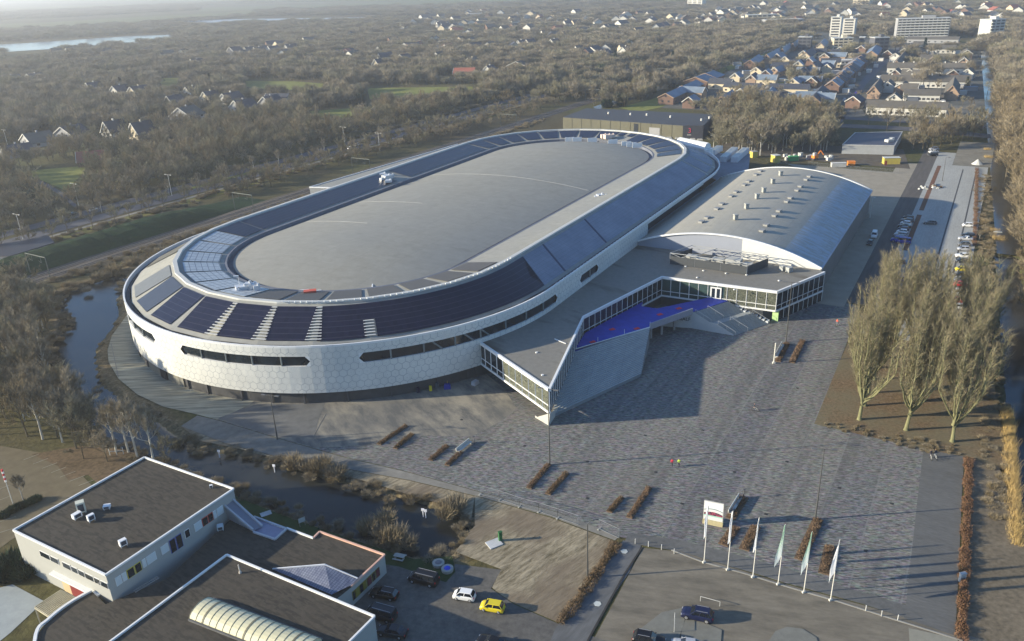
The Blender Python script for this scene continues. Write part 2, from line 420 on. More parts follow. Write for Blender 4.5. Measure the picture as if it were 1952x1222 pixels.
# pale concrete apron round the hall's end
t = NT('apron_concrete'); v = t.pos((0.12, 1.2, 1)); n1 = t.noise(v, 1.0, 4, 0.6); n2 = t.noise(t.pos(), 0.05, 3)
c = t.mix(t.mapr(n1, 0.35, 0.65), (0.19, 0.18, 0.135), (0.46, 0.43, 0.32)); c = t.mix(t.mapr(n2, 0.4, 0.7, 0, 0.4), c, (0.16, 0.155, 0.13))
APRON = t.finish(c, 0.9, 0.2)
sheet('apron', [(300, 560), (256, 585), (240, 603), (213, 640), (205, 668), (207, 690), (226, 722), (262, 752), (311, 775), (376, 790), (414, 800), (475, 772), (560, 700)], 0.055, APRON)
sheet('apron_strip', [(415, 797), (490, 770), (620, 768), (610, 790), (598, 833), (530, 833)], 0.06, M('apron_grey', (0.13, 0.13, 0.125), 0.9, 0.3, 0.4, 0.2))
b = MB(); 
for q, r_ in (((212, 655), (226, 720)), ((621, 789), (597, 832))):
    a, c_ = at(*q), at(*r_); b.bar((a.x, a.y, 0.07), (c_.x, c_.y, 0.07), 0.16, 0.03)
structure(b, 'drain_channel', M('drain_dark', (0.2, 0.19, 0.17), 0.8))
# service lane below the plaza edge
sheet('service_lane', [(376, 792), (414, 801), (530, 836), (649, 870), (780, 901), (918, 939), (1060, 976), (1182, 1022), (1172, 1030), (1050, 985), (915, 947), (780, 915), (640, 890), (520, 868), (430, 845), (345, 812)], 0.035,
      M('frosty_gravel', (0.2, 0.19, 0.165), 0.95, 0.35, 0.5, 0.1))
# dry grass on both sides of the ditch
t = NT('dry_grass'); v = t.pos((0.22, 1, 1), -U_ANG+.3); n1 = t.noise(v, 1.1, 6, 0.8); n2 = t.noise(t.pos(), 0.08, 3)
c = t.mix(t.mapr(n1, 0.35, 0.65), (0.11, 0.09, 0.055), (0.4, 0.34, 0.235)); c = t.mix(t.mapr(n2, 0.45, 0.6, 0, 0.7), c, (0.16, 0.125, 0.09))
DRYG = t.finish(c, 0.95, 0.1, bump=n1, bstr=0.6, bdist=0.2)
sheet('dry_grass_field', [(905, 945), (1050, 987), (1172, 1032), (1150, 1070), (1120, 1110), (1085, 1160), (1062, 1186), (980, 1150), (952, 1132), (938, 1120), (955, 1085), (868, 1052), (905, 1002)], 0.04, DRYG)
sheet('dry_grass_field', [(345, 812), (430, 846), (520, 869), (640, 891), (780, 916), (905, 946), (898, 992), (870, 968), (790, 946), (700, 918), (600, 893), (535, 876), (455, 855), (380, 840)], 0.038, DRYG)
sheet('green_verge', [(446, 945), (520, 975), (600, 1004), (700, 1038), (790, 1066), (862, 1060), (868, 1090), (850, 1110), (760, 1080), (640, 1060), (500, 1010)], 0.045, M('verge_green', (0.035, 0.06, 0.022), 0.95, 0.4, 0.5, 0.1))
# yards and car parks in front
t = NT('yard_asphalt'); v = t.pos(); n1 = t.noise(v, 0.9, 5, 0.7); n2 = t.noise(v, 0.06, 4); 
c = t.mix(t.mapr(n1, 0.35, 0.65), (0.075, 0.072, 0.068), (0.12, 0.115, 0.105)); c = t.mix(t.mapr(n2, 0.4, 0.65), c, t.mix(1.0, c, (1.4, 1.35, 1.25), 'MULTIPLY'))
YARD = t.finish(c, 0.9, 0.2)
sheet('school_yard', [(560, 1090), (640, 1060), (730, 1050), (760, 1075), (850, 1108), (868, 1075), (955, 1086), (936, 1122), (980, 1152), (1062, 1188), (1080, 1196), (1210, 1240), (1210, 1330), (400, 1330)], 0.042, YARD)
t = NT('worn_asphalt'); v = t.pos((0.5, 1.6, 1), 0.25); n1 = t.noise(v, 0.25, 5, 0.7); n2 = t.noise(t.pos(), 1.5, 4, 0.7)
c = t.mix(t.mapr(n1, 0.35, 0.65), (0.11, 0.098, 0.075), (0.215, 0.19, 0.145)); c = t.mix(t.mapr(n2, 0.3, 0.7, 0, 0.3), c, (0.12, 0.11, 0.1))
WORN = t.finish(c, 0.9, 0.2)
sheet('forecourt', [(1226, 1044), (1300, 1052), (1500, 1114), (1640, 1152), (1820, 1204), (1980, 1250), (1980, 1400), (1100, 1400), (1130, 1222), (1180, 1130)], 0.036, WORN)
KERB = M('kerb_concrete', (0.26, 0.25, 0.225), 0.85, 0.2, 0.8)
b = MB()
kp = [at(*q) for q in [(1280, 1049), (1340, 1072), (1420, 1094), (1500, 1119), (1600, 1148), (1700, 1180), (1835, 1222)]]
for a, c_ in zip(kp, kp[1:]): b.bar((a.x, a.y, 0.06), (c_.x, c_.y, 0.06), 0.25, 0.12)
structure(b, 'kerb', KERB)
sheet('footpath', [(1188, 1030), (1222, 1040), (1200, 1090), (1160, 1150), (1120, 1222), (1090, 1290), (1020, 1290), (1060, 1196), (1110, 1130), (1165, 1062)], 0.05, M('path_blocks', (0.115, 0.118, 0.12), 0.9, 0.3, 1.2, 0.2, stretch=(0.3, 1.3, 1), rot=-0.9))
b = MB()
gp = [at(*q) for q in [(1224, 1044), (1190, 1096), (1160, 1150), (1128, 1208), (1100, 1262)]]
for a, c_ in zip(gp, gp[1:]): b.bar((a.x, a.y, 0.07), (c_.x, c_.y, 0.07), 0.3, 0.1)
structure(b, 'drain_gutter', M('gutter_dark', (0.035, 0.033, 0.032), 0.8))
# low paved islands in the forecourt
isl = M('island_paving', (0.16, 0.16, 0.14), 0.9, 0.2, 1.0)
for q in ([(1218, 1202), (1240, 1185), (1262, 1168), (1300, 1160), (1308, 1178), (1290, 1230), (1200, 1232)],
          [(1306, 1180), (1342, 1188), (1376, 1202), (1372, 1250), (1300, 1250), (1298, 1210)],
          [(1466, 1222), (1478, 1204), (1500, 1196), (1530, 1200), (1556, 1216), (1570, 1260), (1460, 1260)]):
    P = [at(*k) for k in q]; b = MB(); b.prism([(p.x, p.y) for p in P], 0.0, 0.13); structure(b, 'paved_island', isl)
sheet('tile_pad', [(1732, 1197), (1826, 1218), (1826, 1260), (1736, 1260)], 0.07, M('tile_beige', (0.24, 0.23, 0.185), 0.9, 0.15, 1.0))
# left: staff car park with painted bays
sheet('staff_parking', [(-60, 840), (120, 870), (180, 930), (240, 900), (20, 1030), (-60, 1090)], 0.034, M('sandy_asphalt', (0.15, 0.125, 0.08), 0.95, 0.25, 0.5, 0.1))
b = MB()
for k in range(9):
    a, c_ = at(45+17.5*k, 877+8.2*k), at(74+17.5*k, 866+8.2*k); b.bar((a.x, a.y, 0.05), (c_.x, c_.y, 0.05), 0.12, 0.02)
for k in range(5):
    a, c_ = at(-30, 945+20*k), at(18+4*k, 925+20*k); b.bar((a.x, a.y, 0.05), (c_.x, c_.y, 0.05), 0.12, 0.02)
structure(b, 'bay_lines', M('line_paint', (0.3, 0.27, 0.2), 0.8))
sheet('frosty_terrace', [(-40, 1130), (24, 1114), (84, 1146), (20, 1206), (-60, 1270)], 0.04, M('frost_slab', (0.3, 0.33, 0.33), 0.9, 0.15, 0.6))
sheet('leaf_bed', [(60, 866), (150, 850), (230, 856), (275, 868), (225, 905), (190, 925), (168, 905), (130, 915), (110, 888)], 0.046, M('leaf_litter', (0.1, 0.075, 0.04), 0.95, 0.5, 1.2, 0.1, col2=(0.2, 0.14, 0.085)))

# right: tree plot, parking lanes, access road
t = NT('leaf_ground'); v = t.pos(); n1 = t.noise(v, 1.8, 5, 0.75); n2 = t.noise(v, 0.12, 3)
c = t.mix(t.mapr(n1, 0.35, 0.65), (0.085, 0.06, 0.032), (0.235, 0.165, 0.1)); c = t.mix(t.mapr(n2, 0.4, 0.6, 0, 0.7), c, (0.15, 0.135, 0.085))
LEAFG = t.finish(c, 0.95, 0.1, bump=n1, bstr=0.5, bdist=0.15)
UU = Vector((math.cos(U_ANG), math.sin(U_ANG))); NN = Vector((-UU.y, UU.x)); AC = Vector((-9.34, 283.516))
def ln(l, n): 
    p = AC+UU*l+NN*n; return (p.x, p.y)
sheet('tree_plot', [(1552, 808), (1600, 690), (1640, 600), (1700, 645), (1820, 650), (1890, 700), (1905, 790), (1925, 900), (1850, 872), (1765, 857)], 0.05, LEAFG)
sheet('bank_ground', [(1842, 872), (1900, 880), (1952, 1010), (1990, 1080), (1990, 1250), (1834, 1250)], 0.034, M('bank_soil', (0.145, 0.12, 0.085), 0.95, 0.55, 1.3, 0.1))
PARK = M('parking_slabs', (0.32, 0.32, 0.295), 0.85, 0.22, 0.9, 0.2, stretch=(0.4, 2.2, 1), rot=-U_ANG, big=0.1)
SOIL = M('soil_red', (0.16, 0.085, 0.055), 0.95, 0.35, 1.0, 0.1)
def lanes(name, l0, l1, n0, n1, z, mat): return sheet(name, [ln(l0, n0), ln(l1, n0), ln(l1, n1), ln(l0, n1)], z, mat, world=True)
def pn(x, y):
    p = at(x, y); d = Vector((p.x, p.y))-AC; return d.dot(UU), d.dot(NN)
lanes('access_road', -10, 215, pn(1668, 470)[1], pn(1712, 470)[1], 0.06, M('access_asphalt', (0.1, 0.09, 0.08), 0.9, 0.35, 0.5, 0.2, stretch=(0.15, 1.5, 1), rot=-U_ANG))
nA, nB = pn(1712, 470)[1], pn(1858, 470)[1]
lanes('parking_field', pn(1760, 655)[0], pn(1860, 318)[0], nB, nA, 0.065, PARK)
lanes('parking_lane', pn(1860, 318)[0], pn(1790, 290)[0], nA-7.5, nA, 0.068, PARK)
lanes('waste_ground', pn(1860, 318)[0]+.5, pn(1870, 272)[0], nB-1, nA-7.5, 0.045, M('gravel_pale', (0.2, 0.185, 0.15), 0.95, 0.35, 0.3, 0.1))
n_ = pn(1777, 350)[1]
for l0, l1 in ((pn(1762, 402)[0], pn(1788, 316)[0]), (pn(1745, 480)[0], pn(1756, 410)[0])):
    lanes('soil_strip', l0, l1, n_-.8, n_+.8, 0.075, SOIL)
DL = M('lane_dark', (0.06, 0.06, 0.062), 0.9)
for f0 in (0.55, 0.79):
    n_ = nA+(nB-nA)*f0; lanes('drain_line', pn(1760, 655)[0], pn(1860, 325)[0], n_-0.5, n_, 0.07, DL)
lanes('hall_yard', -14, pn(1640, 310)[0]+6, pn(1668, 470)[1], -117.5, 0.04, M('yard_sand', (0.28, 0.25, 0.195), 0.95, 0.2, 0.25, 0.1))
sheet('hall_yard', [(1500, 312), (1733, 331), (1700, 398), (1660, 465), (1610, 560), (1640, 372)], 0.042, M('yard_sand', (0.28, 0.25, 0.195)))
sheet('site_ground', [(1300, 290), (1400, 290), (1500, 302), (1735, 322), (1722, 285), (1640, 280), (1400, 270)], 0.05, M('site_mud', (0.11, 0.095, 0.075), 0.95, 0.4, 0.3, 0.1))
sheet('cross_road', [(1480, 236), (1600, 243), (1700, 247), (1800, 255), (1890, 264), (1888, 256), (1800, 247), (1700, 240), (1600, 236), (1480, 230)], 0.055, ASPH)
sheet('cross_road', [(1300, 205), (1500, 222), (1700, 232), (1880, 245), (1880, 240), (1700, 228), (1500, 217), (1300, 200)], 0.055, ASPH)
sheet('estate_street', [(1600, 240), (1628, 200), (1652, 160), (1690, 120), (1720, 90), (1712, 88), (1675, 118), (1636, 160), (1612, 198), (1584, 240)], 0.055, M('street_blue', (0.09, 0.095, 0.11), 0.9, 0.2, 0.3))
sheet('estate_ground', [(1250, 205), (1900, 245), (1880, 100), (1560, 60), (1400, 130)], 0.03, M('estate_yards', (0.095, 0.1, 0.075), 0.95, 0.4, 0.08, 0.1, big=0.3, col2=(0.17, 0.165, 0.15)))
# ================================================================== THE ICE ARENA
L_, RP_, ZP_, ZB_ = 66.768, 63.0, 14.57, 3.0
ar = thing('ice_arena', 'huge oval ice arena with white patterned facade and solar panels on its roof', 'arena', (AC.x, AC.y, 0))
def loc3(l, n, z): p = AC+UU*l+NN*n; return Vector((p.x, p.y, z))
def ringpt(r, a, z, end=-1):
    a = R(a); return loc3(end*(L_+r*math.cos(a)), r*math.sin(a), z)
def ring(r, z, step=3.0, ns=10, zf=None):
    """closed ring: near end from +90 to -90, straight, far end, straight back"""
    A = [90-step*i for i in range(int(round(180/step))+1)]
    out = [ringpt(r, a, z, -1) for a in A]
    out += [loc3(-L_+2*L_*i/(ns+1), -r, z) for i in range(1, ns+1)]
    out += [ringpt(r, a, z, 1) for a in reversed(A)]
    out += [loc3(L_-2*L_*i/(ns+1), r, z) for i in range(1, ns+1)]
    return out
def facept(q, z, r=63.1):
    """point of the facade at arc length q (0 at the near tip, positive towards the plaza side)"""
    qa = r*math.pi/2
    if abs(q) <= qa:
        a = -q/r; return loc3(-(L_+r*math.cos(a)), r*math.sin(a), z)
    s = 1 if q > 0 else -1
    e = abs(q)-qa
    if e <= 2*L_: return loc3(-L_+e, -s*r, z)
    a = (e-2*L_)/r
    return loc3(L_+r*math.sin(a), -s*r*math.cos(a), z)
QA = 63.1*math.pi/2; QT = 2*QA+2*L_
# white facade with hexagon line pattern, UV in metres
t = NT('facade_white'); v = t.pos((1, 1, 1), 0, 'uv')
HXS = 1.75                               # width of one hexagon in metres
sv_ = t.n('ShaderNodeSeparateXYZ', ins={0: v}); hx_ = t.math('DIVIDE', sv_.outputs[0], HXS); hy_ = t.math('DIVIDE', sv_.outputs[1], HXS)
def hexcell(ox, oy):
    a = t.math('ABSOLUTE', t.math('SUBTRACT', t.math('FRACT', t.math('ADD', hx_, ox+50)), .5))
    b_ = t.math('ABSOLUTE', t.math('MULTIPLY', t.math('SUBTRACT', t.math('FRACT', t.math('DIVIDE', t.math('ADD', hy_, oy+86.6025), 1.73205)), .5), 1.73205))
    return t.math('MAXIMUM', a, t.math('ADD', t.math('MULTIPLY', a, .5), t.math('MULTIPLY', b_, .866)))
hd = t.math('MINIMUM', hexcell(0, 0), hexcell(.5, .866025))
cellr = t.n('ShaderNodeTexVoronoi', feature='F1', ins={'Vector': v, 'Scale': 0.3, 'Randomness': 1.0}).outputs['Color']
sel = t.n('ShaderNodeSeparateColor', ins={0: cellr})
e1 = t.math('MULTIPLY', t.mapr(hd, 0.452, 0.462, 0, 1), t.mapr(sel.outputs[0], .1, .3, .35, 1)); e2 = t.math('MULTIPLY', t.math('LESS_THAN', t.math('ABSOLUTE', t.math('SUBTRACT', hd, .3)), .022), t.math('GREATER_THAN', sel.outputs[1], .45))
dot = t.math('MULTIPLY', t.math('LESS_THAN', hd, .06), t.math('GREATER_THAN', sel.outputs[2], .5))
n1 = t.noise(v, 0.06, 3)
c = t.mix(t.mapr(n1, 0.35, 0.65), (0.56, 0.56, 0.52), (0.66, 0.66, 0.61))
c = t.mix(t.math('MULTIPLY', e1, 0.58), c, (0.22, 0.24, 0.26)); c = t.mix(t.math('MULTIPLY', e2, 0.35), c, (0.25, 0.27, 0.29)); c = t.mix(t.math('MULTIPLY', dot, 0.4), c, (0.2, 0.22, 0.24))
FACADE = t.finish(c, 0.5, 0.4)
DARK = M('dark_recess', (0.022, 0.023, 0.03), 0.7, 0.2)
GLASS = M('window_glass', (0.014, 0.02, 0.026), 0.08, 0.4, 0.35, 0.6, big=0.5)
WHITE = M('white_metal', (0.7, 0.7, 0.68), 0.45, 0.06, 0.5, 0.4)
def facade_quads(q0, q1, z0, z1, off, step=2.5, nz=1):
    b = MB(); uvs = []
    n = max(1, int((q1-q0)/step)); 
    for i in range(n):
        a, c_ = q0+(q1-q0)*i/n, q0+(q1-q0)*(i+1)/n
        pts = [facept(a, z0, 63.1+off), facept(c_, z0, 63.1+off), facept(c_, z1, 63.1+off), facept(a, z1, 63.1+off)]
        b.add(pts, [(0, 1, 2, 3)]); uvs += [(a, z0), (c_, z0), (c_, z1), (a, z1)]
    return b, uvs
# recess on the plaza side, between l = -1 and l = 55.5
qr0, qr1 = QA+L_-1.0, QA+L_+55.5
WINS = [(-53, -11.5), (-1.3, 32.5), (43.2, 101.3), (114.8, 126.8)]
WZ0, WZ1 = 9.7, 12.1
def facade_piece(q0, q1, z0, z1, off=0.0):
    b, uvs = facade_quads(q0, q1, z0, z1, off); o = b.build('facade', FACADE, ar, uvf=lambda v, i, u=uvs: u[i])
    return o
bb = MB(); uvs = []
def addf(q0, q1, z0, z1):
    b, u = facade_quads(q0, q1, z0, z1, 0); bb.add(b.v, b.f); uvs.extend(u)
edges = sorted(set([-QT/2, QT/2, qr0, qr1]+[e for w_ in WINS for e in w_]))
for a, c_ in zip(edges, edges[1:]):
    mid = (a+c_)/2
    if qr0 < mid < qr1: addf(a, c_, 13.2, ZP_)
    elif any(w0 < mid < w1 for w0, w1 in WINS): addf(a, c_, ZB_, WZ0); addf(a, c_, WZ1, ZP_)
    else: addf(a, c_, ZB_, ZP_)
bb.build('facade', FACADE, ar, uvf=lambda v, i: uvs[i])
# pointed ends of the ribbon windows are white cheeks, the glass sits 0.35 m back
fr = M('mullion_grey', (0.16, 0.18, 0.18), 0.5)
for k, (q0, q1) in enumerate(WINS):
    b, u = facade_quads(q0-0.2, q1+0.2, WZ0-0.1, WZ1+0.1, -0.4)
    wn = part(b, 'ribbon_window', GLASS, ar)
    b = MB(); n = int((q1-q0)/7.5)+1
    for i in range(1, n):
        q = q0+(q1-q0)*i/n+random.uniform(-.4, .4); p0, p1 = facept(q, WZ0, 62.85), facept(q+0.001, WZ1, 62.85); b.tube(p0, (p1.x, p1.y, WZ1), 0.22, 0.22, 6)
    if k == 2:
        for q in (62, 70, 74.5): p0, p1 = facept(q, WZ0, 62.8), facept(q-2.5, WZ1, 62.8); b.tube(p0, p1, 0.2, 0.2, 6)
    psplit(b, 'mullion', fr, wn)
    b = MB(); zm = (WZ0+WZ1)/2
    for q, s in ((q0, 1), (q1, -1)):
        for z in (WZ0, WZ1):
            b.add([facept(q, z, 63.09), facept(q, zm, 63.09), facept(q+s*1.1, z, 63.09)], [(0, 1, 2)])
    for z, dz in ((WZ0, -.12), (WZ1, .12)):
        A = [facept(q0+(q1-q0)*i/24, z, 63.12) for i in range(25)]; B = [facept(q0+(q1-q0)*i/24, z, 62.68) for i in range(25)]; b.strip(A, B)
    part(b, 'window_reveal', WHITE, wn)
# long glazed gap on the side facing the smaller hall
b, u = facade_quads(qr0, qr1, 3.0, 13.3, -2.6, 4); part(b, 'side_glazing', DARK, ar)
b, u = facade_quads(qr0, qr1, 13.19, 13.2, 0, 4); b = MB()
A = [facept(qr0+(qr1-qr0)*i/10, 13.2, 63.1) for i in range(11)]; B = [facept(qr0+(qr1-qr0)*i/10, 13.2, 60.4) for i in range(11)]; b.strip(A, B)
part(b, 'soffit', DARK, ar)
# recessed base
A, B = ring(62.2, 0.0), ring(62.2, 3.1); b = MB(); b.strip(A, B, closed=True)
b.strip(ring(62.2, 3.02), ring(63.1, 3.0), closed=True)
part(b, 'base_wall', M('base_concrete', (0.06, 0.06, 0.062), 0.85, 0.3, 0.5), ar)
b = MB(); PANEL = M('base_panel', (0.2, 0.195, 0.165), 0.85, 0.15, 0.6)
def radial_box(b, a, r, wd, dp, z0, z1, mi=0):
    p = ringpt(r, a, 0); ang = math.atan2(p.y-loc3(-L_, 0, 0).y, p.x-loc3(-L_, 0, 0).x)
    b.box((p.x, p.y, (z0+z1)/2), (dp, wd, z1-z0), ang, mi)
for a0, a1 in ((47, 38), (35.5, 29), (27.5, 21.5), (20, 13), (9.5, 3.5)):
    n = 4
    for i in range(n):
        a = a0+(a1-a0)*(i+.5)/n; wd = abs(a1-a0)/n*62.4*math.pi/180+0.02
        radial_box(b, a, 62.35, wd, 0.2, 0, 2.95)
psplit(b, 'base_panel', PANEL, ar, per=4)
b = MB()
for a in (36.7, 28.2, 20.8, 11.2): radial_box(b, a, 62.5, 2.0 if a > 15 else 3.0, 0.3, 0, 2.9)
psplit(b, 'entrance_door', DARK, ar)
b = MB()
for a in (2, -4, -13, -20, -27, -36, -45, -55, -64): radial_box(b, a, 62.45, 0.35, 0.3, 0, 3.0)
psplit(b, 'base_column', M('column_dark', (0.07, 0.07, 0.075), 0.7), ar)
# parapet and gutter
b = MB()
b.strip(ring(63.12, ZP_-0.45), ring(63.12, ZP_+0.02), closed=True)
b.strip(ring(63.12, ZP_+0.02), ring(62.72, ZP_+0.02), closed=True)
b.strip(ring(62.72, ZP_+0.02), ring(62.72, 13.3), closed=True)
part(b, 'parapet', WHITE, ar)
b = MB(); b.strip(ring(62.72, 13.35), ring(61.55, 13.35), closed=True); b.strip(ring(61.55, 13.35), ring(61.5, 14.02), closed=True)
part(b, 'gutter', M('gutter_blue', (0.1, 0.105, 0.12), 0.7), ar)
# outer roof, faceted in 12 degree bays
t = NT('roof_membrane'); v = t.pos(); n1 = t.noise(v, 0.5, 4, 0.6); n2 = t.noise(v, 0.05, 3)
c = t.mix(t.mapr(n1, 0.3, 0.7), (0.25, 0.245, 0.215), (0.31, 0.305, 0.27)); c = t.mix(t.mapr(n2, 0.4, 0.65, 0, .5), c, (0.23, 0.235, 0.23))
ROOF = t.finish(c, 0.8, 0.15)
K12 = dict(step=12.0, ns=10)
b = MB(); b.strip(ring(61.5, 14.02, **K12), ring(49.8, 19.3, **K12), closed=True)
part(b, 'outer_roof', ROOF, ar)
b = MB(); b.strip(ring(49.95, 19.3, **K12), ring(49.9, 19.72, **K12), closed=True); b.strip(ring(49.9, 19.72, **K12), ring(48.8, 19.72, **K12), closed=True); b.strip(ring(48.8, 19.72, **K12), ring(48.7, 19.2, **K12), closed=True)
part(b, 'ridge_cap', M('ridge_zinc', (0.48, 0.48, 0.45), 0.5, 0.1, 1.0), ar)
b = MB(); b.strip(ring(48.75, 19.25, **K12), ring(37.0, 17.4, **K12), closed=True)
part(b, 'inner_roof', ROOF, ar)
b = MB(); b.strip(ring(37.0, 17.4, 6.0), ring(36.2, 17.45, 6.0), closed=True); b.strip(ring(36.2, 17.45, 6.0), ring(36.1, 16.0, 6.0), closed=True)
b.strip(ring(36.1, 16.0, 6.0), ring(34.75, 16.0, 6.0), closed=True); b.strip(ring(34.75, 16.0, 6.0), ring(34.7, 16.72, 6.0), closed=True)
part(b, 'inner_gutter', M('gutter_wall', (0.13, 0.14, 0.17), 0.7), ar)
# central vault
t = NT('vault_membrane'); v = t.pos(); n1 = t.noise(v, 0.35, 5, 0.65); n2 = t.noise(t.pos((0.3, 1, 1), -U_ANG), 0.04, 4); n3 = t.noise(v, 4.0, 2)
c = t.mix(t.mapr(n1, 0.3, 0.7), (0.24, 0.23, 0.195), (0.29, 0.28, 0.24)); c = t.mix(t.mapr(n2, 0.35, 0.65, 0, 0.4), c, (0.24, 0.245, 0.235))
wv = t.n('ShaderNodeSeparateXYZ', ins={0: t.pos((1, 1, 1), -U_ANG)})
seam = t.math('LESS_THAN', t.math('FRACT', t.math('DIVIDE', wv.outputs[0], 2.4)), 0.03)
seam2 = t.math('LESS_THAN', t.math('FRACT', t.math('DIVIDE', wv.outputs[1], 11.0)), 0.012); st1 = t.noise(t.pos((1, .35, 1), -U_ANG), 0.25, 5, .75)
c = t.mix(t.math('MULTIPLY', t.math('MAXIMUM', seam, seam2), 0.3), c, (0.13, 0.13, 0.12)); c = t.mix(t.mapr(st1, .58, .68, 0, .35), c, (.17, .165, .145)); c = t.mix(t.mapr(st1, .4, .32, 0, .3), c, (.33, .32, .29))
VAULT = t.finish(c, 0.75, 0.15)
b = MB(); prev = None; HV = 2.6
for i in range(15):
    f = 1-i/14; rr = max(0.01, 34.7*f); z = 16.72+HV*(1-f*f)
    cur = ring(rr, z, 6.0)
    if prev: b.strip(prev, cur, closed=True)
    prev = cur
part(b, 'vault_roof', VAULT, ar, smooth=True)
def vaultz(l, n):
    dl = max(0, abs(l)-L_); d = math.hypot(dl, n); return 16.72+HV*(1-min(1, d/34.7)**2)
for l in (-52, -26, 18):                      # arching expansion joints
    b = MB()
    for i in range(-16, 16):
        n0, n1_ = i*2.1, (i+1)*2.1
        if l != 18 and n0 < (6 if l == -26 else 8): continue
        p, q = loc3(l, n0, vaultz(l, n0)+.05), loc3(l, n1_, vaultz(l, n1_)+.05); b.bar(p, q, 0.22, 0.06)
    part(b, 'roof_joint', M('joint_pale', (0.36, 0.36, 0.34), 0.6), ar)
b = MB()
for x, y, s in ((592, 546, 5), (565, 545, 6), (709, 537, 3)):
    g_ = at(x, y, 18); b.box((g_.x, g_.y, vaultz(*[(Vector((g_.x, g_.y))-AC).dot(k) for k in (UU, NN)])+0.1), (s if s != 3 else 0.3, 0.3 if s != 3 else 4, 0.12), 0.1)
psplit(b, 'loose_batten', WHITE, ar)

# solar panels ---------------------------------------------------------
t = NT('solar_cells'); v = t.pos((1, 1, 1), 0, 'uv')
sx = t.n('ShaderNodeSeparateXYZ', ins={0: v})
def line(s_, per, w_): 
    return t.math('LESS_THAN', t.math('FRACT', t.math('DIVIDE', s_, per)), w_)
g1 = t.math('MAXIMUM', line(sx.outputs[1], 1.65, 0.08), t.math('MULTIPLY', line(sx.outputs[0], 1.0, 0.05), 0.12))
tint = t.n('ShaderNodeTexWhiteNoise', noise_dimensions='2D', ins={'Vector': t.n('ShaderNodeVectorMath', operation='FLOOR', ins={0: t.pos((1, 0.606, 1), 0, 'uv')}).outputs[0]}).outputs[0]
c = t.mix(tint, (0.007, 0.008, 0.022), (0.012, 0.012, 0.03)); c = t.mix(t.math('MULTIPLY', g1, 0.3), c, (0.13, 0.13, 0.16))
SOLAR = t.finish(c, 0.32, 0.3)
t = NT('frosted_cells'); v = t.pos((1, 1, 1), 0, 'uv'); sx = t.n('ShaderNodeSeparateXYZ', ins={0: v})
g1 = t.math('MAXIMUM', line(sx.outputs[1], 1.65, 0.12), line(sx.outputs[0], 2.6, 0.08))
n1 = t.noise(v, 0.5, 3)
c = t.mix(t.mapr(n1, 0.3, 0.7), (0.36, 0.39, 0.4), (0.5, 0.53, 0.53)); c = t.mix(t.math('MULTIPLY', g1, 0.9), c, (0.1, 0.12, 0.16))
FROST = t.finish(c, 0.45, 0.4)
t = NT('cells_glare_strong'); v = t.pos((1, 1, 1), 0, 'uv'); n1 = t.noise(v, 0.4, 3); sx = t.n('ShaderNodeSeparateXYZ', ins={0: v})
c = t.mix(n1, (0.11, 0.115, 0.115), (0.15, 0.155, 0.155)); GLARE = t.finish(c, 0.5, 0.4)  # same navy cells, with the bright low sky's reflection painted in as grey
def slope_out(r): return 14.02+(61.5-r)/(61.5-49.8)*(19.3-14.02)
def slope_in(r): return 17.4+(r-37.0)/(48.75-37.0)*(19.25-17.4)
cosf = math.cos(R(6))
def bay_panel(name, am, end, r0, r1, hw0, hw1, zf, mat, label=None, lift=0.16, tooth=False):
    """flat panel field on one facet: radial range r0..r1 (apothem metres), half widths at both"""
    a = R(am); er = UU*(end*math.cos(a))+NN*math.sin(a); et = Vector((-er.y, er.x))
    cen = AC+UU*(end*L_)
    def P(r, s, dz): q = cen+er*(r*cosf)+et*s; return (q.x, q.y, zf(r)+lift+dz)
    b = MB(); uv = []
    A = [P(r0, -hw0, 0), P(r0, hw0, 0), P(r1, hw1, 0), P(r1, -hw1, 0)]
    tp = [P(r0, -hw0, .06), P(r0, hw0, .06), P(r1, hw1, .06), P(r1, -hw1, .06)]
    U4 = [(-hw0, 0), (hw0, 0), (hw1, abs(r1-r0)*1.08), (-hw1, abs(r1-r0)*1.08)]
    s = [0, 1, 2, 3] if (Vector(tp[1])-Vector(tp[0])).cross(Vector(tp[2])-Vector(tp[0])).z > 0 else [3, 2, 1, 0]
    b.add(A+tp, [tuple(4+i for i in s)]+[(i, (i+1) % 4, 4+(i+1) % 4, 4+i) for i in range(4)])
    uv = [U4[i] for i in s]
    o = b.build(name, mat, ar, uvf=lambda v, i: uv[i] if i < 4 else (0.5, 0.5))
    if label: o['label'] = label
    return o
def curve_panel(name, pts0, pts1, zf0, zf1, mat, lift=0.16):
    b = MB(); uv = []; s = 0
    for i in range(len(pts0)-1):
        q = [pts0[i], pts0[i+1], pts1[i+1], pts1[i]]
        ds = (pts1[i+1]-pts1[i]).length; w_ = (pts1[i]-pts0[i]).length
        b.add([(p.x, p.y, p.z+lift) for p in q], [(0, 1, 2, 3)]); uv += [(s, 0), (s+ds, 0), (s+ds, w_), (s, w_)]; s += ds
    o = b.build(name, mat, ar, uvf=lambda v, i: uv[i]); return o
# near end, outer slope
for k, am in enumerate((36, 24, 12, 0, -12, -24)):
    bay_panel('solar_panel_field', am, -1, 50.9, 60.5, 4.95, 4.85, slope_out, GLARE if am == 36 else M('cells_glare_faint', (.035, .038, .05), .35, .15, .5, .4) if am == 24 else SOLAR)  # second field greyed too: reflected glare put into its base colour
bay_panel('roof_sheet', 60, -1, 50.9, 60.5, 4.95, 4.85, slope_out, M('roof_olive', (0.1, 0.095, 0.075), 0.7))
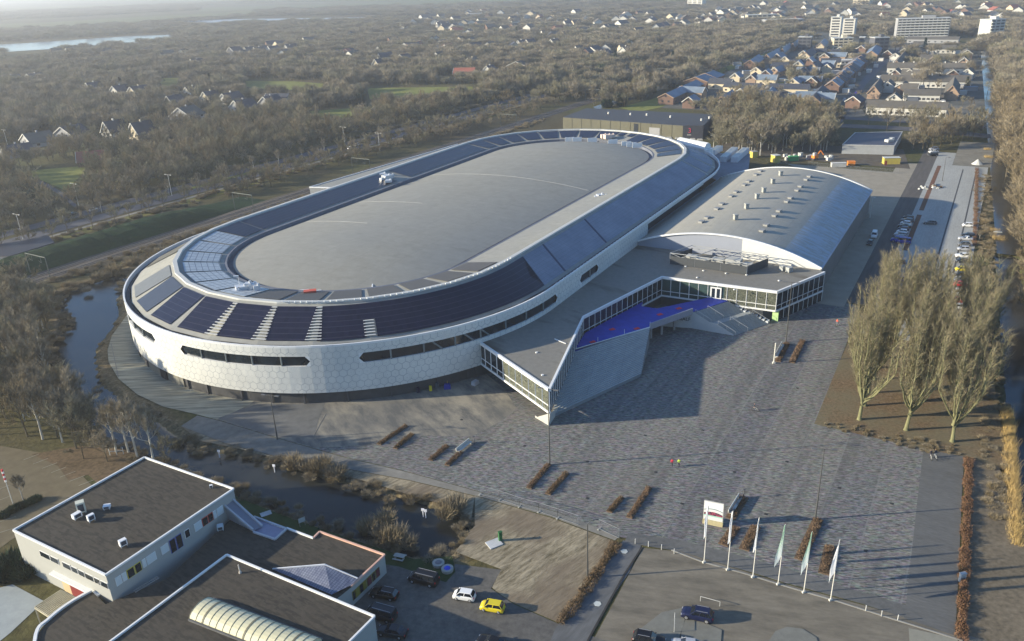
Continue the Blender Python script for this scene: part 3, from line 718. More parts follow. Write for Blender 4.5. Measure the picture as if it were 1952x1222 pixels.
# near end, inner slope
for am in (72, 60, 48, 36, 24, 12, 0):
    bay_panel('solar_panel_field', am, -1, 47.6, 38.2, 4.4, 3.6, slope_in, FROST, 'frost covered panel field on the shaded inner slope')
bay_panel('solar_panel_field', 84, -1, 47.9, 38.2, 4.9, 3.8, slope_in, SOLAR)
GREYP = M('panel_dull', (0.085, 0.08, 0.075), 0.6, 0.12, 1.0)
for am in (-12, -24, -36, -48, -60, -72, -84):
    bay_panel('flat_panel_field', am, -1, 47.4, 37.8, 4.1, 3.3, slope_in, GREYP)
# metal rungs in the gaps between the fields
for am, r0, r1 in ((-6, 51.2, 61), (-18, 51.2, 61), (-30, 51.2, 61), (-42, 56, 61)):
    b = MB(); n = int((r1-r0)/0.8)
    for i in range(n):
        r = r0+(r1-r0)*i/n; w_ = 0.5+(r-50)*0.13 if am > -40 else 1.2
        p0, p1 = ringpt(r, am+math.degrees(w_/r), slope_out(r)+.28, -1), ringpt(r, am-math.degrees(w_/r), slope_out(r)+.28, -1)
        b.bar(p0, p1, 0.4, 0.1)
    part(b, 'ladder_gap', M('rung_metal', (0.55, 0.54, 0.5), 0.45), ar)
# near end, continuous dark field towards the plaza side
def field(r0, r1, zf, a0, a1, end, lcut0=None, lcut1=None, side=-1):
    P0, P1 = [], []
    n = max(2, int(abs(a1-a0)/3)+1)
    for i in range(n+1):
        a = a0+(a1-a0)*i/n; P0.append(ringpt(r0, a, zf(r0), end)); P1.append(ringpt(r1, a, zf(r1), end))
    if lcut0 is not None: P0.append(loc3(lcut0, side*r0, zf(r0))); P1.append(loc3(lcut1, side*r1, zf(r1)))
    return P0, P1
P0, P1 = field(50.8, 60.6, slope_out, -30.8, -41.2, -1); curve_panel('solar_panel_field', P0, P1, 0, 0, SOLAR)
P0, P1 = field(50.8, 55.6, slope_out, -41.2, -43.5, -1); curve_panel('solar_panel_field', P0, P1, 0, 0, SOLAR)
P0, P1 = field(50.8, 60.6, slope_out, -43.5, -90, -1, -60.3, -71.5); curve_panel('solar_panel_field', P0, P1, 0, 0, SOLAR)
# long plaza side: pale frosted decking
t = NT('frost_deck'); v = t.pos((1, 1, 1), -U_ANG); n1 = t.noise(v, 0.12, 5, 0.7); n2 = t.noise(v, 1.5, 3, 0.7); s2 = t.n('ShaderNodeSeparateXYZ', ins={0: v})
gr = t.math('MAXIMUM', t.math('LESS_THAN', t.math('FRACT', t.math('DIVIDE', s2.outputs[0], 1.2)), 0.07), t.math('LESS_THAN', t.math('FRACT', t.math('DIVIDE', s2.outputs[1], 1.0)), 0.08))
c = t.mix(t.mapr(n1, 0.3, 0.7), (0.14, 0.15, 0.19), (0.24, 0.26, 0.31)); c = t.mix(t.mapr(n2, 0.3, 0.7, 0, .5), c, (0.2, 0.22, 0.26)); c = t.mix(t.math('MULTIPLY', gr, 0.4), c, (0.08, 0.09, 0.12))
DECK2 = t.finish(c, 0.6, 0.3)
P0 = [loc3(x0, -50.8, slope_out(50.8)) for x0 in (-60, -20, 20, 66)]; P1 = [loc3(x0, -60.6, slope_out(60.6)) for x0 in (-71, -20, 20, 66)]
curve_panel('frosted_deck', P0, P1, 0, 0, DECK2, 0.1)
b = MB()
for x0 in (-49, -22): b.bar(loc3(x0, -50.9, slope_out(50.9)+.2), loc3(x0-6, -60.6, slope_out(60.6)+.2), 0.5, 0.08)
psplit(b, 'deck_joint', M('joint_dark', (0.06, 0.065, 0.1), 0.7), ar)
# far end outer slope: seams
b = MB()
for k, a in enumerate((-90, -78, -66, -54, -42, -30)):
    b.bar(ringpt(50.5, a, slope_out(50.5)+.12, 1), ringpt(61.2, a, slope_out(61.2)+.12, 1), 0.5, 0.2)
psplit(b, 'roof_seam', M('seam_pale', (0.4, 0.41, 0.4), 0.6), ar)
for am in (-84, -72, -60, -48, -36):
    bay_panel('frosted_field', am, 1, 51.2, 60.4, 4.7, 4.9, slope_out, DECK2)
# back straight inner slope: continuous dark panels, broken by a plant bay
for x0, x1 in ((-L_+0.6, 2.2), (9.6, 66.0)):
    P0 = [loc3(x0+(x1-x0)*i/6, 38.0, slope_in(38.0)) for i in range(7)]; P1 = [loc3(x0+(x1-x0)*i/6, 47.9, slope_in(47.9)) for i in range(7)]
    curve_panel('solar_panel_field', P0, P1, 0, 0, SOLAR)
for am in (84, 72, 60, 48, 36, 24, 12, 0, -24, -36, -48, -60, -72):
    bay_panel('solar_panel_field', am, 1, 47.7, 38.2, 4.6, 3.1, slope_in, SOLAR)
for s in (-1, 1):
    bay_panel('solar_panel_field', -12+s*3.2, 1, 47.5, 43.4, 1.6, 1.4, slope_in, SOLAR)
# snow guards / clips along the ridge on the plaza side
b = MB()
for i in range(46):
    q = -20-1.6*i
    if q > -90: p = ringpt(49.9, q, 19.85, -1)
    else: p = loc3(-L_+(-90-q)*0.87, -49.9, 19.85)
    b.box(p, (0.3, 0.3, 0.3), 0.3*i)
psplit(b, 'ridge_clip', WHITE, ar)
b = MB()
for i in range(60):
    q = 101+i*2.05; p = facept(q, ZP_+.12, 62.9); b.box(p, (0.35, 0.25, 0.2), U_ANG)
psplit(b, 'parapet_clip', WHITE, ar)
# ================================================================== ENTRANCE BUILDING, TERRACE, STAIRS
def V2(p): return Vector((p.x, p.y))
ZR = 8.8
rA, rT, rE1, rE2, rE3, rE4 = [V2(at(x, y, ZR)) for x, y in ((913, 650), (1047, 741), (1112, 603), (1262, 527), (1482, 555), (1572, 518))]
eb = thing('entrance_building', 'glazed white entrance building with pointed overhanging tip below the arena', 'building', (20, 175, 0))
hallL = V2(loc3(-8.5, -61, 0)); hallR = V2(loc3(-10.5, -117.8, 0))
roofpoly = [rA, rT, rE1, rE2, rE3, rE4, hallR, hallL, V2(loc3(-25, -61.5, 0)), V2(loc3(-60, -61.0, 0)), V2(ringpt(61, -75, 0)), V2(ringpt(61.5, -60, 0))]
t = NT('entrance_roof_felt'); v = t.pos(); n1 = t.noise(v, 0.8, 5, 0.7); n2 = t.noise(t.pos((1, 0.25, 1), -U_ANG+.25), 0.09, 4)
c = t.mix(t.mapr(n1, 0.3, 0.7), (0.17, 0.162, 0.14), (0.215, 0.205, 0.18)); c = t.mix(t.mapr(n2, 0.54, 0.62, 0, .85), c, (0.085, 0.07, 0.05))
FELT = t.finish(c, 0.8, 0.25)
b = MB(); b.prism(roofpoly, 8.25, 8.62, 0); part(b, 'roof', FELT, eb)
b = MB()
rim = [rA, rT, rE1, rE2, rE3, rE4]
for i, (p, q) in enumerate(zip(rim, rim[1:])):
    b.bar((p.x, p.y, 8.5+.001*i), (q.x, q.y, 8.5+.001*i), 0.5, 0.7)
part(b, 'roof_edge', WHITE, eb)
GL2 = M('glass_green', (0.035, 0.06, 0.055), 0.08, 0.6, 0.25, 0.6, big=0.5)
t = NT('printed_glass'); v = t.pos((1, 1, 1), 0, 'uv'); vo = t.n('ShaderNodeTexVoronoi', ins={'Vector': v, 'Scale': 1.5, 'Randomness': 0.6}); vo2 = t.n('ShaderNodeTexVoronoi', feature='DISTANCE_TO_EDGE', ins={'Vector': v, 'Scale': 2.5, 'Randomness': 0.7})
c = t.mix(t.mapr(vo.outputs['Distance'], 0.2, 0.45), (0.02, 0.024, 0.022), (0.08, 0.085, 0.062)); c = t.mix(t.mapr(vo2.outputs['Distance'], 0, 0.06, 0.7, 0), c, (0.25, 0.26, 0.2))
PRINT = t.finish(c, 0.25, 0.5)
def glazed(parent, p, q, z0, z1, step=2.4, tr=None, glass=None, inset=0.0, panes=None, mw=0.13, mtr=None, p0=0):
    """a run of glass with its posts and rails; panes splits the run into stretches of different glass"""
    d = (q-p); Lw = d.length; d.normalize(); nrm = Vector((d.y, -d.x))
    n = max(1, int(round(Lw/step)))
    for k, (f0, f1, g) in enumerate(panes or [(0, 1, glass or GLASS)]):
        a, c_ = p+d*Lw*f0-nrm*inset, p+d*Lw*f1-nrm*inset
        b = MB(); b.add([(a.x, a.y, z0), (c_.x, c_.y, z0), (c_.x, c_.y, z1), (a.x, a.y, z1)], [(0, 1, 2, 3)])
        uv = [(0, 0), ((c_-a).length, 0), ((c_-a).length, z1-z0), (0, z1-z0)]
        gl = b.build('glazing', g, parent, uvf=lambda v, i: uv[i])
    b = MB()
    for i in range(n+1):
        m_ = p+d*(Lw*i/n)-nrm*(inset-0.03); b.bar((m_.x, m_.y, z0), (m_.x, m_.y, z1), mw, mw)
    for z in ([tr] if tr else []):
        a, c_ = p-nrm*(inset-.02), q-nrm*(inset-.02); b.bar((a.x, a.y, z), (c_.x, c_.y, z), mw, mw)
    o = part(b, 'glazing_bar', mtr or WHITE, gl)
    return gl
glazed(eb, rA, rT, 3.35, 8.15, 2.6, 4.7, panes=[(0, 0.36, GLASS), (0.36, 1, PRINT)], mw=0.18)
glazed(eb, rT, rE1, 3.0, 8.15, 2.0, None, GLASS)
glazed(eb, rE1, rE2, 3.35, 8.15, 2.4, 4.9, GLASS)
glazed(eb, rE2, rE3, 3.0, 8.15, 2.55, 4.6, panes=[(0, 0.56, GL2), (0.56, 1, PRINT)], mw=0.16)
glazed(eb, rE3, rE4, 3.35, 8.15, 2.3, 4.6, GLASS)
lo_in = [rE3+(rE4-rE3).normalized()*1.5]
glazed(eb, lo_in[0], rE4, 0.15, 2.95, 2.3, None, GLASS)
# floor band
b = MB()
for i, (p, q) in enumerate(((rA, rT), (rE1, rE2), (rE2, rE3), (rE3, rE4))):
    b.bar((p.x, p.y, 3.16+.002*i), (q.x, q.y, 3.16+.002*i), 0.5, 0.42)
psplit(b, 'floor_band', WHITE, eb)
b = MB(); b.prism([rA, rT, rE1, rE2, rE3, rE4, hallR, hallL, V2(loc3(-60, -61.2, 0)), V2(ringpt(61.2, -60, 0))], 2.9, 3.1); part(b, 'floor_slab', M('slab_grey', (0.16, 0.16, 0.16), 0.8), eb)
# lower storey
def off(p, q, o): d = (q-p).normalized(); n = Vector((d.y, -d.x)); return p-n*o, q-n*o
la, lb = off(rE1, rE2, -0.0), None
iA = rA+(V2(AC)*0+ (rE1-rA)*0.35)
low = [V2(ringpt(62, -58, 0)), rA*0.45+rE1*0.55, rE1+Vector((-2, 4)), rE2+Vector((0, .8)), rE3+Vector((-3.0, 1.0)), lo_in[0]+Vector((-.3, .3)), rE4+Vector((-.4, .3)), hallR+Vector((-.5, .5)), hallL, V2(loc3(-60, -61, 0))]
b = MB(); b.prism(low, 0, 2.88, 0); part(b, 'lower_storey', M('lower_dark', (0.05, 0.055, 0.06), 0.35, 0.3, 0.4, 0.5), eb)
b = MB(); b.box((rE3.x+.4, rE3.y+.8, 1.5), (0.5, 1.6, 2.9), 0.9); part(b, 'entrance_portal', M('portal_lime', (0.35, 0.5, 0.22), 0.6), eb)
# double door onto the terrace
d = (rE3-rE2).normalized(); pd = rE2+d*((V2(at(1366, 540, ZR))-rE2).length); nn_ = Vector((d.y, -d.x))
b = MB(); b.box((pd.x+nn_.x*.14, pd.y+nn_.y*.14, 6.1), (3.0, .22, 3.2), math.atan2(d.y, d.x)); dr = part(b, 'terrace_door', WHITE, eb)
b = MB()
for s in (-.68, .68): b.box((pd.x+nn_.x*.27+d.x*s, pd.y+nn_.y*.27+d.y*s, 6.05), (.85, .05, 2.6), math.atan2(d.y, d.x))
psplit(b, 'door_glass', GLASS, dr)
# fin under the tip
b = MB(); f0, f1 = V2(at(1047, 812)), V2(at(1020, 796)); f2 = V2(at(1074, 770))
b.prism([rT, f0+(rT-f0)*.0, f1], 0.02, 0.5)
b.add([(rT.x, rT.y, 3), (f0.x, f0.y, 0), (f1.x, f1.y, 0)], [(0, 1, 2)]); b.add([(rT.x, rT.y, 3), (f2.x, f2.y, 0), (f0.x, f0.y, 0)], [(0, 1, 2)])
part(b, 'tip_fin', M('fin_concrete', (0.42, 0.41, 0.37), 0.8, 0.1), eb)
# little things on the roof
b = MB()
for x, y in ((1307, 508), (1341, 516), (1384, 521), (1423, 524), (1400, 552), (1485, 535), (1329, 529), (1023, 672), (1034, 715)):
    g_ = at(x, y, 8.7); b.box((g_.x, g_.y, 8.72), (.45, .45, .22), .4)
psplit(b, 'roof_outlet', WHITE, eb)
b = MB(); p, q = at(1057, 646, 8.7), at(1079, 655, 8.7); b.bar(p, q, .22, .12); part(b, 'roof_batten', WHITE, eb)

# plant enclosure on the entrance roof
pe = thing('plant_enclosure', 'dark open-topped plant screen with steel trusses on the entrance roof', 'plant screen', (50, 225, 8.62))
e1, e2, e3 = V2(at(1277, 503, 8.65)), V2(at(1423, 524, 8.65)), V2(at(1463, 508, 8.65)); e4 = e1+(e3-e2)
zt = 12.0
SCR = M('screen_charcoal', (0.055, 0.06, 0.065), 0.6, 0.15, 1.0)
b = MB()
for p, q in ((e1, e2), (e2, e3), (e4, e1)): b.bar((p.x, p.y, (8.7+zt-.9)/2), (q.x, q.y, (8.7+zt-.9)/2), .18, zt-.9-8.7)
part(b, 'screen_wall', SCR, pe)
b = MB()
ks = 7
for p, q in ((e1, e2), (e4, e3)):
    b.bar((p.x, p.y, zt), (q.x, q.y, zt), .16, .16); b.bar((p.x, p.y, zt-1), (q.x, q.y, zt-1), .16, .16)
    for i in range(ks):
        a, c_ = p.lerp(q, i/ks), p.lerp(q, (i+1)/ks); z0, z1 = (zt-1, zt) if i % 2 else (zt, zt-1)
        b.bar((a.x, a.y, z0), (c_.x, c_.y, z1), .12, .12)
for i in range(4):
    a, c_ = e1.lerp(e2, i/3.), e4.lerp(e3, i/3.); b.bar((a.x, a.y, zt), (c_.x, c_.y, zt), .14, .14); b.bar((a.x, a.y, 8.8), (a.x, a.y, zt), .16, .16)
part(b, 'steel_truss', M('truss_galv', (0.34, 0.35, 0.35), 0.5, 0.1), pe)
b = MB()
for f, g, sx_, sy_, h_ in ((.15, .5, 3, 2.4, 1.9), (.3, .45, 4, 2, 1.6), (.5, .5, 3.4, 2.6, 2.1), (.7, .5, 4.2, 2.8, 2.6), (.88, .5, 2.4, 2.4, 1.8)):
    p = e1.lerp(e2, f).lerp(e4.lerp(e3, f), g); b.box((p.x, p.y, 8.65+h_/2), (sx_, sy_, h_), math.atan2((e2-e1).y, (e2-e1).x))
psplit(b, 'air_unit', M('unit_grey', (0.4, 0.4, 0.37), 0.6, 0.1), pe)
for i, (x, y) in enumerate(((1492, 515), (1504, 518))):
    g_ = at(x, y, 8.65); b = MB(); b.box((g_.x, g_.y, 9.3), (1.5, 1.3, 1.3), .5); b.box((g_.x, g_.y, 10.02), (1.7, 1.5, .12), .5)
    tag(b.build('roof_box', M('box_galv', (0.3, 0.31, 0.3), 0.5), org=(g_.x, g_.y, 8.65)), ('left of the two small grey boxes at the foot of the curved hall gable', 'right of the two small grey boxes at the foot of the curved hall gable')[i], 'roof box')

# blue terrace on its sloping concrete body
te = thing('terrace', 'bright blue raised terrace with pale sloping side in front of the entrance building', 'terrace', (32, 190, 0))
ZD = 4.55
TP = [V2(at(x, y, ZD)) for x, y in ((1239, 624), (1320, 595), (1388, 573.5), (1352, 567), (1260, 586.5), (1253, 588), (1222, 583.5))]
tw = [rE1.lerp(rE2, .72), rE1.lerp(rE2, .25), rE1, rT.lerp(rE1, .62)]
TP = TP+[tw[0]+Vector((.3, -.4)), tw[1]+Vector((.3, -.4)), tw[2]+Vector((.4, -.6)), V2(at(1097, 669, ZD))+Vector((-.6, -.3))]
BLUE = M('terrace_blue', (0.01, 0.028, 0.27), 0.6, 0.3, 0.5, 0.3, col2=(0.02, 0.05, 0.4))
b = MB(); b.prism(TP, ZD-.45, ZD); part(b, 'deck', BLUE, te)
Q1, Q2 = V2(at(1058, 789, .7)), V2(at(1222, 713, .7)); P1, P2 = TP[-1]+Vector((-1.5, 0)), TP[0]
Q1 = Q1+(Q1-Q2).normalized()*1.0
t = NT('ribbed_concrete'); v = t.pos((1, 1, 1), 0, 'uv'); s_ = t.n('ShaderNodeSeparateXYZ', ins={0: v}); n1 = t.noise(v, 0.35, 4, .7); n2 = t.noise(t.pos((.15, 3, 1), 0, 'uv'), 1.2, 3)
g1 = t.math('MAXIMUM', t.math('LESS_THAN', t.math('FRACT', t.math('DIVIDE', s_.outputs[0], 9.2)), .012), t.math('LESS_THAN', t.math('FRACT', t.math('DIVIDE', s_.outputs[1], 3.6)), .02))
c = t.mix(t.mapr(n1, .3, .7), (.3, .32, .31), (.47, .48, .45)); c = t.mix(t.mapr(n2, .4, .7, 0, .5), c, (.24, .26, .26)); c = t.mix(t.math('MULTIPLY', g1, .6), c, (.15, .16, .17))
RIB = t.finish(c, .7, .3)
b = MB(); NS = 26; uv = []
def rp(f, g, z=None):
    a, c_ = P1.lerp(P2, f), Q1.lerp(Q2, f); p = a.lerp(c_, g); zz = ZD+(.7-ZD)*g if z is None else z
    return Vector((p.x, p.y, zz+(.0 if z is not None else 0)))
wl = (P2-P1).length; dl = (P2-Q2).length
for i in range(NS):
    g0, g1_ = i/NS, (i+1)/NS; za, zb = ZD+(.7-ZD)*g0, ZD+(.7-ZD)*g1_
    A = [rp(0, g0, za), rp(1, g0, za), rp(1, g1_, za), rp(0, g1_, za)]; B = [rp(0, g1_, za), rp(1, g1_, za), rp(1, g1_, zb), rp(0, g1_, zb)]
    b.add(A, [(3, 2, 1, 0)]); uv += [(0, g1_*dl), (wl, g1_*dl), (wl, g0*dl), (0, g0*dl)]
    b.add(B, [(3, 2, 1, 0)]); uv += [(0, g1_*dl)]*4
o = b.build('sloping_steps', RIB, te, uvf=lambda v, i: uv[i])
b = MB(); a, c_ = P2, Q2
b.add([(a.x, a.y, ZD-.01), (c_.x, c_.y, .69), (c_.x, c_.y, .05), (a.x, a.y, 0)], [(0, 1, 2, 3)])
b.add([(Q1.x, Q1.y, .69), (Q2.x, Q2.y, .69), (Q2.x, Q2.y, .05), (Q1.x, Q1.y, .05)], [(3, 2, 1, 0)])
psplit(b, 'side_wall', M('terrace_side', (.2, .22, .23), .8, .15), te)
b = MB()
for f in (.36, .68, 1.0):
    a = P1.lerp(P2, f); b.tube((a.x, a.y, ZD), (a.x, a.y, ZD+1.5), .05, .05, 6)
b.bar((P1.x, P1.y, ZD+.08), (P2.x, P2.y, ZD+.08), .18, .16)
part(b, 'deck_edge', WHITE, te)
S1, S2 = TP[1], TP[2]
b = MB(); b.bar((P2.x, P2.y, ZD+.25), (S1.x, S1.y, ZD+.25), .22, 1.7); part(b, 'parapet_panel', M('panel_violet_grey', (.3, .31, .36), .5, .1), te)
b = MB()
for x, y in ((1131, 605.5), (1258, 599.5), (1167, 628), (1214, 626.5), (1130, 652), (1294, 588)):
    g_ = at(x, y, ZD); b.box((g_.x, g_.y, ZD+.03), (1.5, 1.0, .05), .4); b.box((g_.x+.2, g_.y+.5, ZD+.035), (.6, .5, .05), .9)
psplit(b, 'red_marking', M('marking_red', (.6, .03, .03), .6), te)
b = MB()
for f in (.15, .4, .7, .95):
    a = P2.lerp(S1, f)+Vector((-1, 2)); b.box((a.x, a.y, 2), (.5, .5, 4.1), .3)
psplit(b, 'support_column', M('support_pale', (.3, .3, .3), .7), te)

st = thing('stairs', 'broad concrete stairs in two flights from the blue terrace down to the plaza', 'stairs', (S1.x, S1.y, 0))
G1, G2 = V2(at(1402, 641)), V2(at(1469, 617)); run = ((G1-S1)+(G2-S2))/2; wv_ = S2-S1
G1 = S1+run; G2 = S2+run
b = MB(); STEP = M('step_concrete', (.3, .32, .31), .8, .15, 1.0)
def sp_(f, g, z): p = S1+run*f+wv_*g; return Vector((p.x, p.y, z))
prof = []; n1_ = 13; z = ZD; f = 0
for i in range(n1_): prof.append((f, z)); z -= ZD/2/n1_; prof.append((f, z)); f += .42/n1_
prof.append((f, z)); f += .16
for i in range(n1_): prof.append((f, z)); z -= ZD/2/n1_; prof.append((f, max(z, 0.02))); f += .42/n1_
for (fa, za), (fb, zb) in zip(prof, prof[1:]):
    b.add([sp_(fa, 0, za), sp_(fa, 1, za), sp_(fb, 1, zb), sp_(fb, 0, zb)], [(3, 2, 1, 0)])
part(b, 'flight', STEP, st)
b = MB()
top = [sp_(f_, -.012, z_+.35) for f_, z_ in prof[::2]]; bot = [Vector((p.x, p.y, 0)) for p in top]
b.strip(top, bot); w0 = V2(at(1262, 622)); b.add([top[0], (w0.x, w0.y, ZD-.6), (w0.x, w0.y, 0), bot[0]], [(0, 1, 2, 3)])
sw = part(b, 'stair_wall', M('stair_wall_pale', (.42, .43, .43), .75, .1, .5), st)
b = MB()
for g in (0.02, .36, .98):
    for f0, f1, za, zb in ((.05, .42, ZD*.95, ZD/2), (.58, .98, ZD/2, .1)):
        a, c_ = sp_(f0, g, za+1), sp_(f1, g, zb+1); b.tube(a, c_, .045, .045, 5)
        for h_ in (0, .5, 1): p = a.lerp(c_, h_); b.tube(p, p-Vector((0, 0, 1)), .035, .035, 5)
part(b, 'handrail', M('rail_steel_pale', (.5, .5, .48), .4, .1, 1, .5, .5), st)
b = MB()
for i in range(9):
    f_ = .2+i*.088; a = sp_(f_, 1.03, ZD*(1-f_)*.75+.15); b.box((a.x, a.y, a.z/1), (.7, 1.6, .5), math.atan2(run.y, run.x))
psplit(b, 'side_block', M('block_white', (.55, .56, .55), .7), st)
# name lettering on the stair wall
tc = D.curves.new('lettering', 'FONT'); tc.body = 'THIALF'; tc.size = 1.35; tc.extrude = .03; tc.align_x = 'LEFT'
tc.materials.append(M('letter_dark', (.02, .025, .05), .6)); lt = text_mesh('lettering', tc)
wd_ = (V2(bot[0])-w0).normalized(); p = V2(bot[0])-wd_*4.6; nn2 = Vector((wd_.y, -wd_.x))
lt.rotation_euler = (R(90), 0, math.atan2(wd_.y, wd_.x)); lt.parent = sw; lt.location = Vector((p.x+nn2.x*.12, p.y+nn2.y*.12, 2.1))-Vector((S1.x, S1.y, 0))

# ================================================================== SMALLER HALL WITH ARCHED ROOF
hl = thing('arched_hall', 'long hall with grey barrel roof and white curved gable beside the arena', 'hall', tuple(loc3(38, -89, 0)))
HA, HB, HN, HWD, HE, HC = -9.5, 85.0, -89.3, 28.4, 8.9, 15.2
def arcz(s, e=HE, c=HC):  # s in -1..1
    Rr = (HWD**2+(c-e)**2)/(2*(c-e)); return c-Rr+math.sqrt(max(0, Rr*Rr-(s*HWD)**2))
t = NT('hall_roof'); v = t.pos((1, 1, 1), -U_ANG); s_ = t.n('ShaderNodeSeparateXYZ', ins={0: v}); n1 = t.noise(t.pos((.12, 1, 1), -U_ANG), .35, 4); n2 = t.noise(v, .7, 4, .7); n3 = t.noise(t.pos((1.3, .05, 1), -U_ANG), .5, 5, .75)
nc = -(AC.x*math.sin(U_ANG)-AC.y*math.cos(U_ANG))   # lateral coordinate of the arena axis in the rotated frame
lat = t.math('SUBTRACT', s_.outputs[1], nc)         # 0 at arena axis, negative towards the hall
t1 = t.math('LESS_THAN', t.math('FRACT', t.math('DIVIDE', s_.outputs[1], 4.1)), .02); t2 = t.math('LESS_THAN', t.math('FRACT', t.math('DIVIDE', s_.outputs[0], 8.5)), .012)
c = t.mix(t.mapr(n2, .3, .7), (.3, .285, .235), (.37, .35, .295)); c = t.mix(t.mapr(n1, .4, .6, 0, .5), c, (.29, .285, .255)); c = t.mix(t.math('MULTIPLY', t.math('MAXIMUM', t1, t2), .4), c, (.13, .13, .12))
frost = t.math('MULTIPLY', t.mapr(lat, -107.0, -107.6, 0, 1), t.mapr(n3, .46, .56, .25, 1.0))
c = t.mix(t.math('MULTIPLY', frost, .8), c, (.37, .43, .5))
HROOF = t.finish(c, .75, .18)
b = MB(); NSG = 28
A = [loc3(HA, HN+HWD*(-1+2*i/NSG), arcz(-1+2*i/NSG)) for i in range(NSG+1)]; B = [loc3(HB, HN+HWD*(-1+2*i/NSG), arcz(-1+2*i/NSG)) for i in range(NSG+1)]
b.strip(A, B); part(b, 'roof', HROOF, hl, smooth=True)
b = MB()
for x0 in (HA-.35, HB+.15):
    prev = None
    for i in range(NSG+1):
        s = -1+2*i/NSG; p = loc3(x0, HN+HWD*s*1.012, arcz(s)+.05)
        if prev: b.bar(prev, p, .6, .4)
        prev = p
part(b, 'roof_verge', WHITE, hl)
b = MB()
for x0 in (HA, HB):
    top = [loc3(x0, HN+HWD*(-1+2*i/NSG), arcz(-1+2*i/NSG)-.05) for i in range(NSG+1)]; kk = 11 if x0 == HA else 0
    b.strip(top[:kk+1] if kk else top, [Vector((p.x, p.y, 0)) for p in (top[:kk+1] if kk else top)])
psplit(b, 'gable_wall', M('gable_white', (.6, .6, .57), .6, .05, .3), hl)
b = MB(); top = [loc3(HA, HN+HWD*(-1+2*i/NSG), arcz(-1+2*i/NSG)-.05) for i in range(11, NSG+1)]; b.strip(top, [Vector((p.x, p.y, 0)) for p in top])
part(b, 'gable_wall', M('gable_lilac', (.27, .29, .34), .6, .05, .3), hl, 'grey-lilac left part of the gable')
b = MB()
for s in (-1, 1):
    p, q = loc3(HA, HN+s*HWD, 0), loc3(HB, HN+s*HWD, 0); b.add([p, q, q+Vector((0, 0, HE)), p+Vector((0, 0, HE))], [(0, 1, 2, 3)])
psplit(b, 'side_wall', M('hall_side', (.17, .165, .15), .7, .2, .5, stretch=(2, 2, .3)), hl)
b = MB(); b.bar(loc3(HA-.4, HN-HWD-.25, HE-.1), loc3(HB+.3, HN-HWD-.25, HE-.1), .5, .35); b.bar(loc3(HA-.4, HN+HWD+.2, HE-.1), loc3(HB, HN+HWD+.2, HE-.1), .4, .3)
psplit(b, 'eaves_gutter', M('gutter_galv', (.3, .32, .36), .5), hl)
# roof vents: pairs of flat vents in two rows, one row of tall ones
VM = M('vent_grey', (.26, .26, .25), .6, .1); VT = M('vent_cap', (.33, .33, .3), .6, .1)
def unlift(x, y):
    z = 14
    for _ in range(8):
        g_ = at(x, y, z); n_ = (V2(g_)-V2(AC)).dot(NN); z = arcz(max(-1, min(1, (n_-HN)/HWD)))
    return g_.x, g_.y, z
flat = [(1449, 326), (1441, 333), (1427, 345.5), (1419, 352.5), (1403, 366), (1394, 374), (1376, 389), (1367, 398), (1348, 415), (1337, 423)]
flat2 = [(1543, 336), (1537, 342), (1526, 355), (1520, 362.5), (1507, 377), (1500, 384), (1485, 402), (1477, 411), (1461, 429), (1453, 440)]
tall = [(1488, 331), (1473, 346), (1456, 363), (1443, 375), (1423, 394), (1402, 415)]
for x, y in flat+flat2:
    X, Y, Z = unlift(x, y+1.5); b = MB(); b.box((X, Y, Z+.3), (1.9, 1.3, .5), U_ANG-.2, 0); b.box((X, Y, Z+.6), (2.1, 1.5, .1), U_ANG-.2, 0)
    part(b, 'flat_vent', VM, hl)
for x, y in tall:
    X, Y, Z = unlift(x, y+4); b = MB(); b.box((X, Y, Z+.7), (1.15, 1.15, 1.2), .2); b.box((X, Y, Z+1.62), (1.3, 1.3, .35), .2); b.box((X, Y, Z+1.36), (.9, .9, .2), .2)
    part(b, 'tall_vent', VT, hl)
# roof of the link behind, with three large air handlers
bk = thing('plant_annex', 'dark flat-roofed plant annex behind the far end of the arena', 'annex', tuple(loc3(118, -62, 0)))
bp = [loc3(60, -62.5, 0), loc3(60, -66, 0), loc3(88, -78, 0), loc3(112, -92, 0)]
c1, c2 = V2(at(1429, 319, 0)), V2(at(1429, 296, 7))
bp = [V2(loc3(86, -60, 0)), V2(loc3(86.5, -71, 0)), V2(at(1429, 306, 7)), V2(at(1430, 294, 7)), V2(at(1365, 292, 7)), V2(ringpt(61, -35, 0, 1))]
b = MB(); b.prism(bp, 0, 7); part(b, 'wall', M('annex_navy', (.06, .07, .1), .6, .1), bk)
b = MB(); b.prism(bp, 7.01, 7.2); part(b, 'roof', M('annex_roof', (.16, .17, .2), .7), bk)
for (x, y, x2, y2) in ((1356, 296, 1372, 287), (1378, 309, 1400, 290), (1399, 310, 1421, 291)):
    p, q = V2(at(x, y, 7.2)), V2(at(x2, y2, 7.2)); b = MB(); b.bar((p.x, p.y, 8.4), (q.x, q.y, 8.4), 3.0, 2.3); au = part(b, 'air_handler', M('handler_pale', (.5, .53, .56), .5, .1), bk)
    b = MB()
    dd = (q-p).normalized(); sn = Vector((dd.y, -dd.x))
    for s in (-1.1, -.4, .4, 1.1): a, c_ = p+sn*s, q+sn*s; b.bar((a.x, a.y, 9.62), (c_.x, c_.y, 9.62), .22, .14)
    part(b, 'top_rail', M('handler_rail', (.5, .5, .42), .5), au)
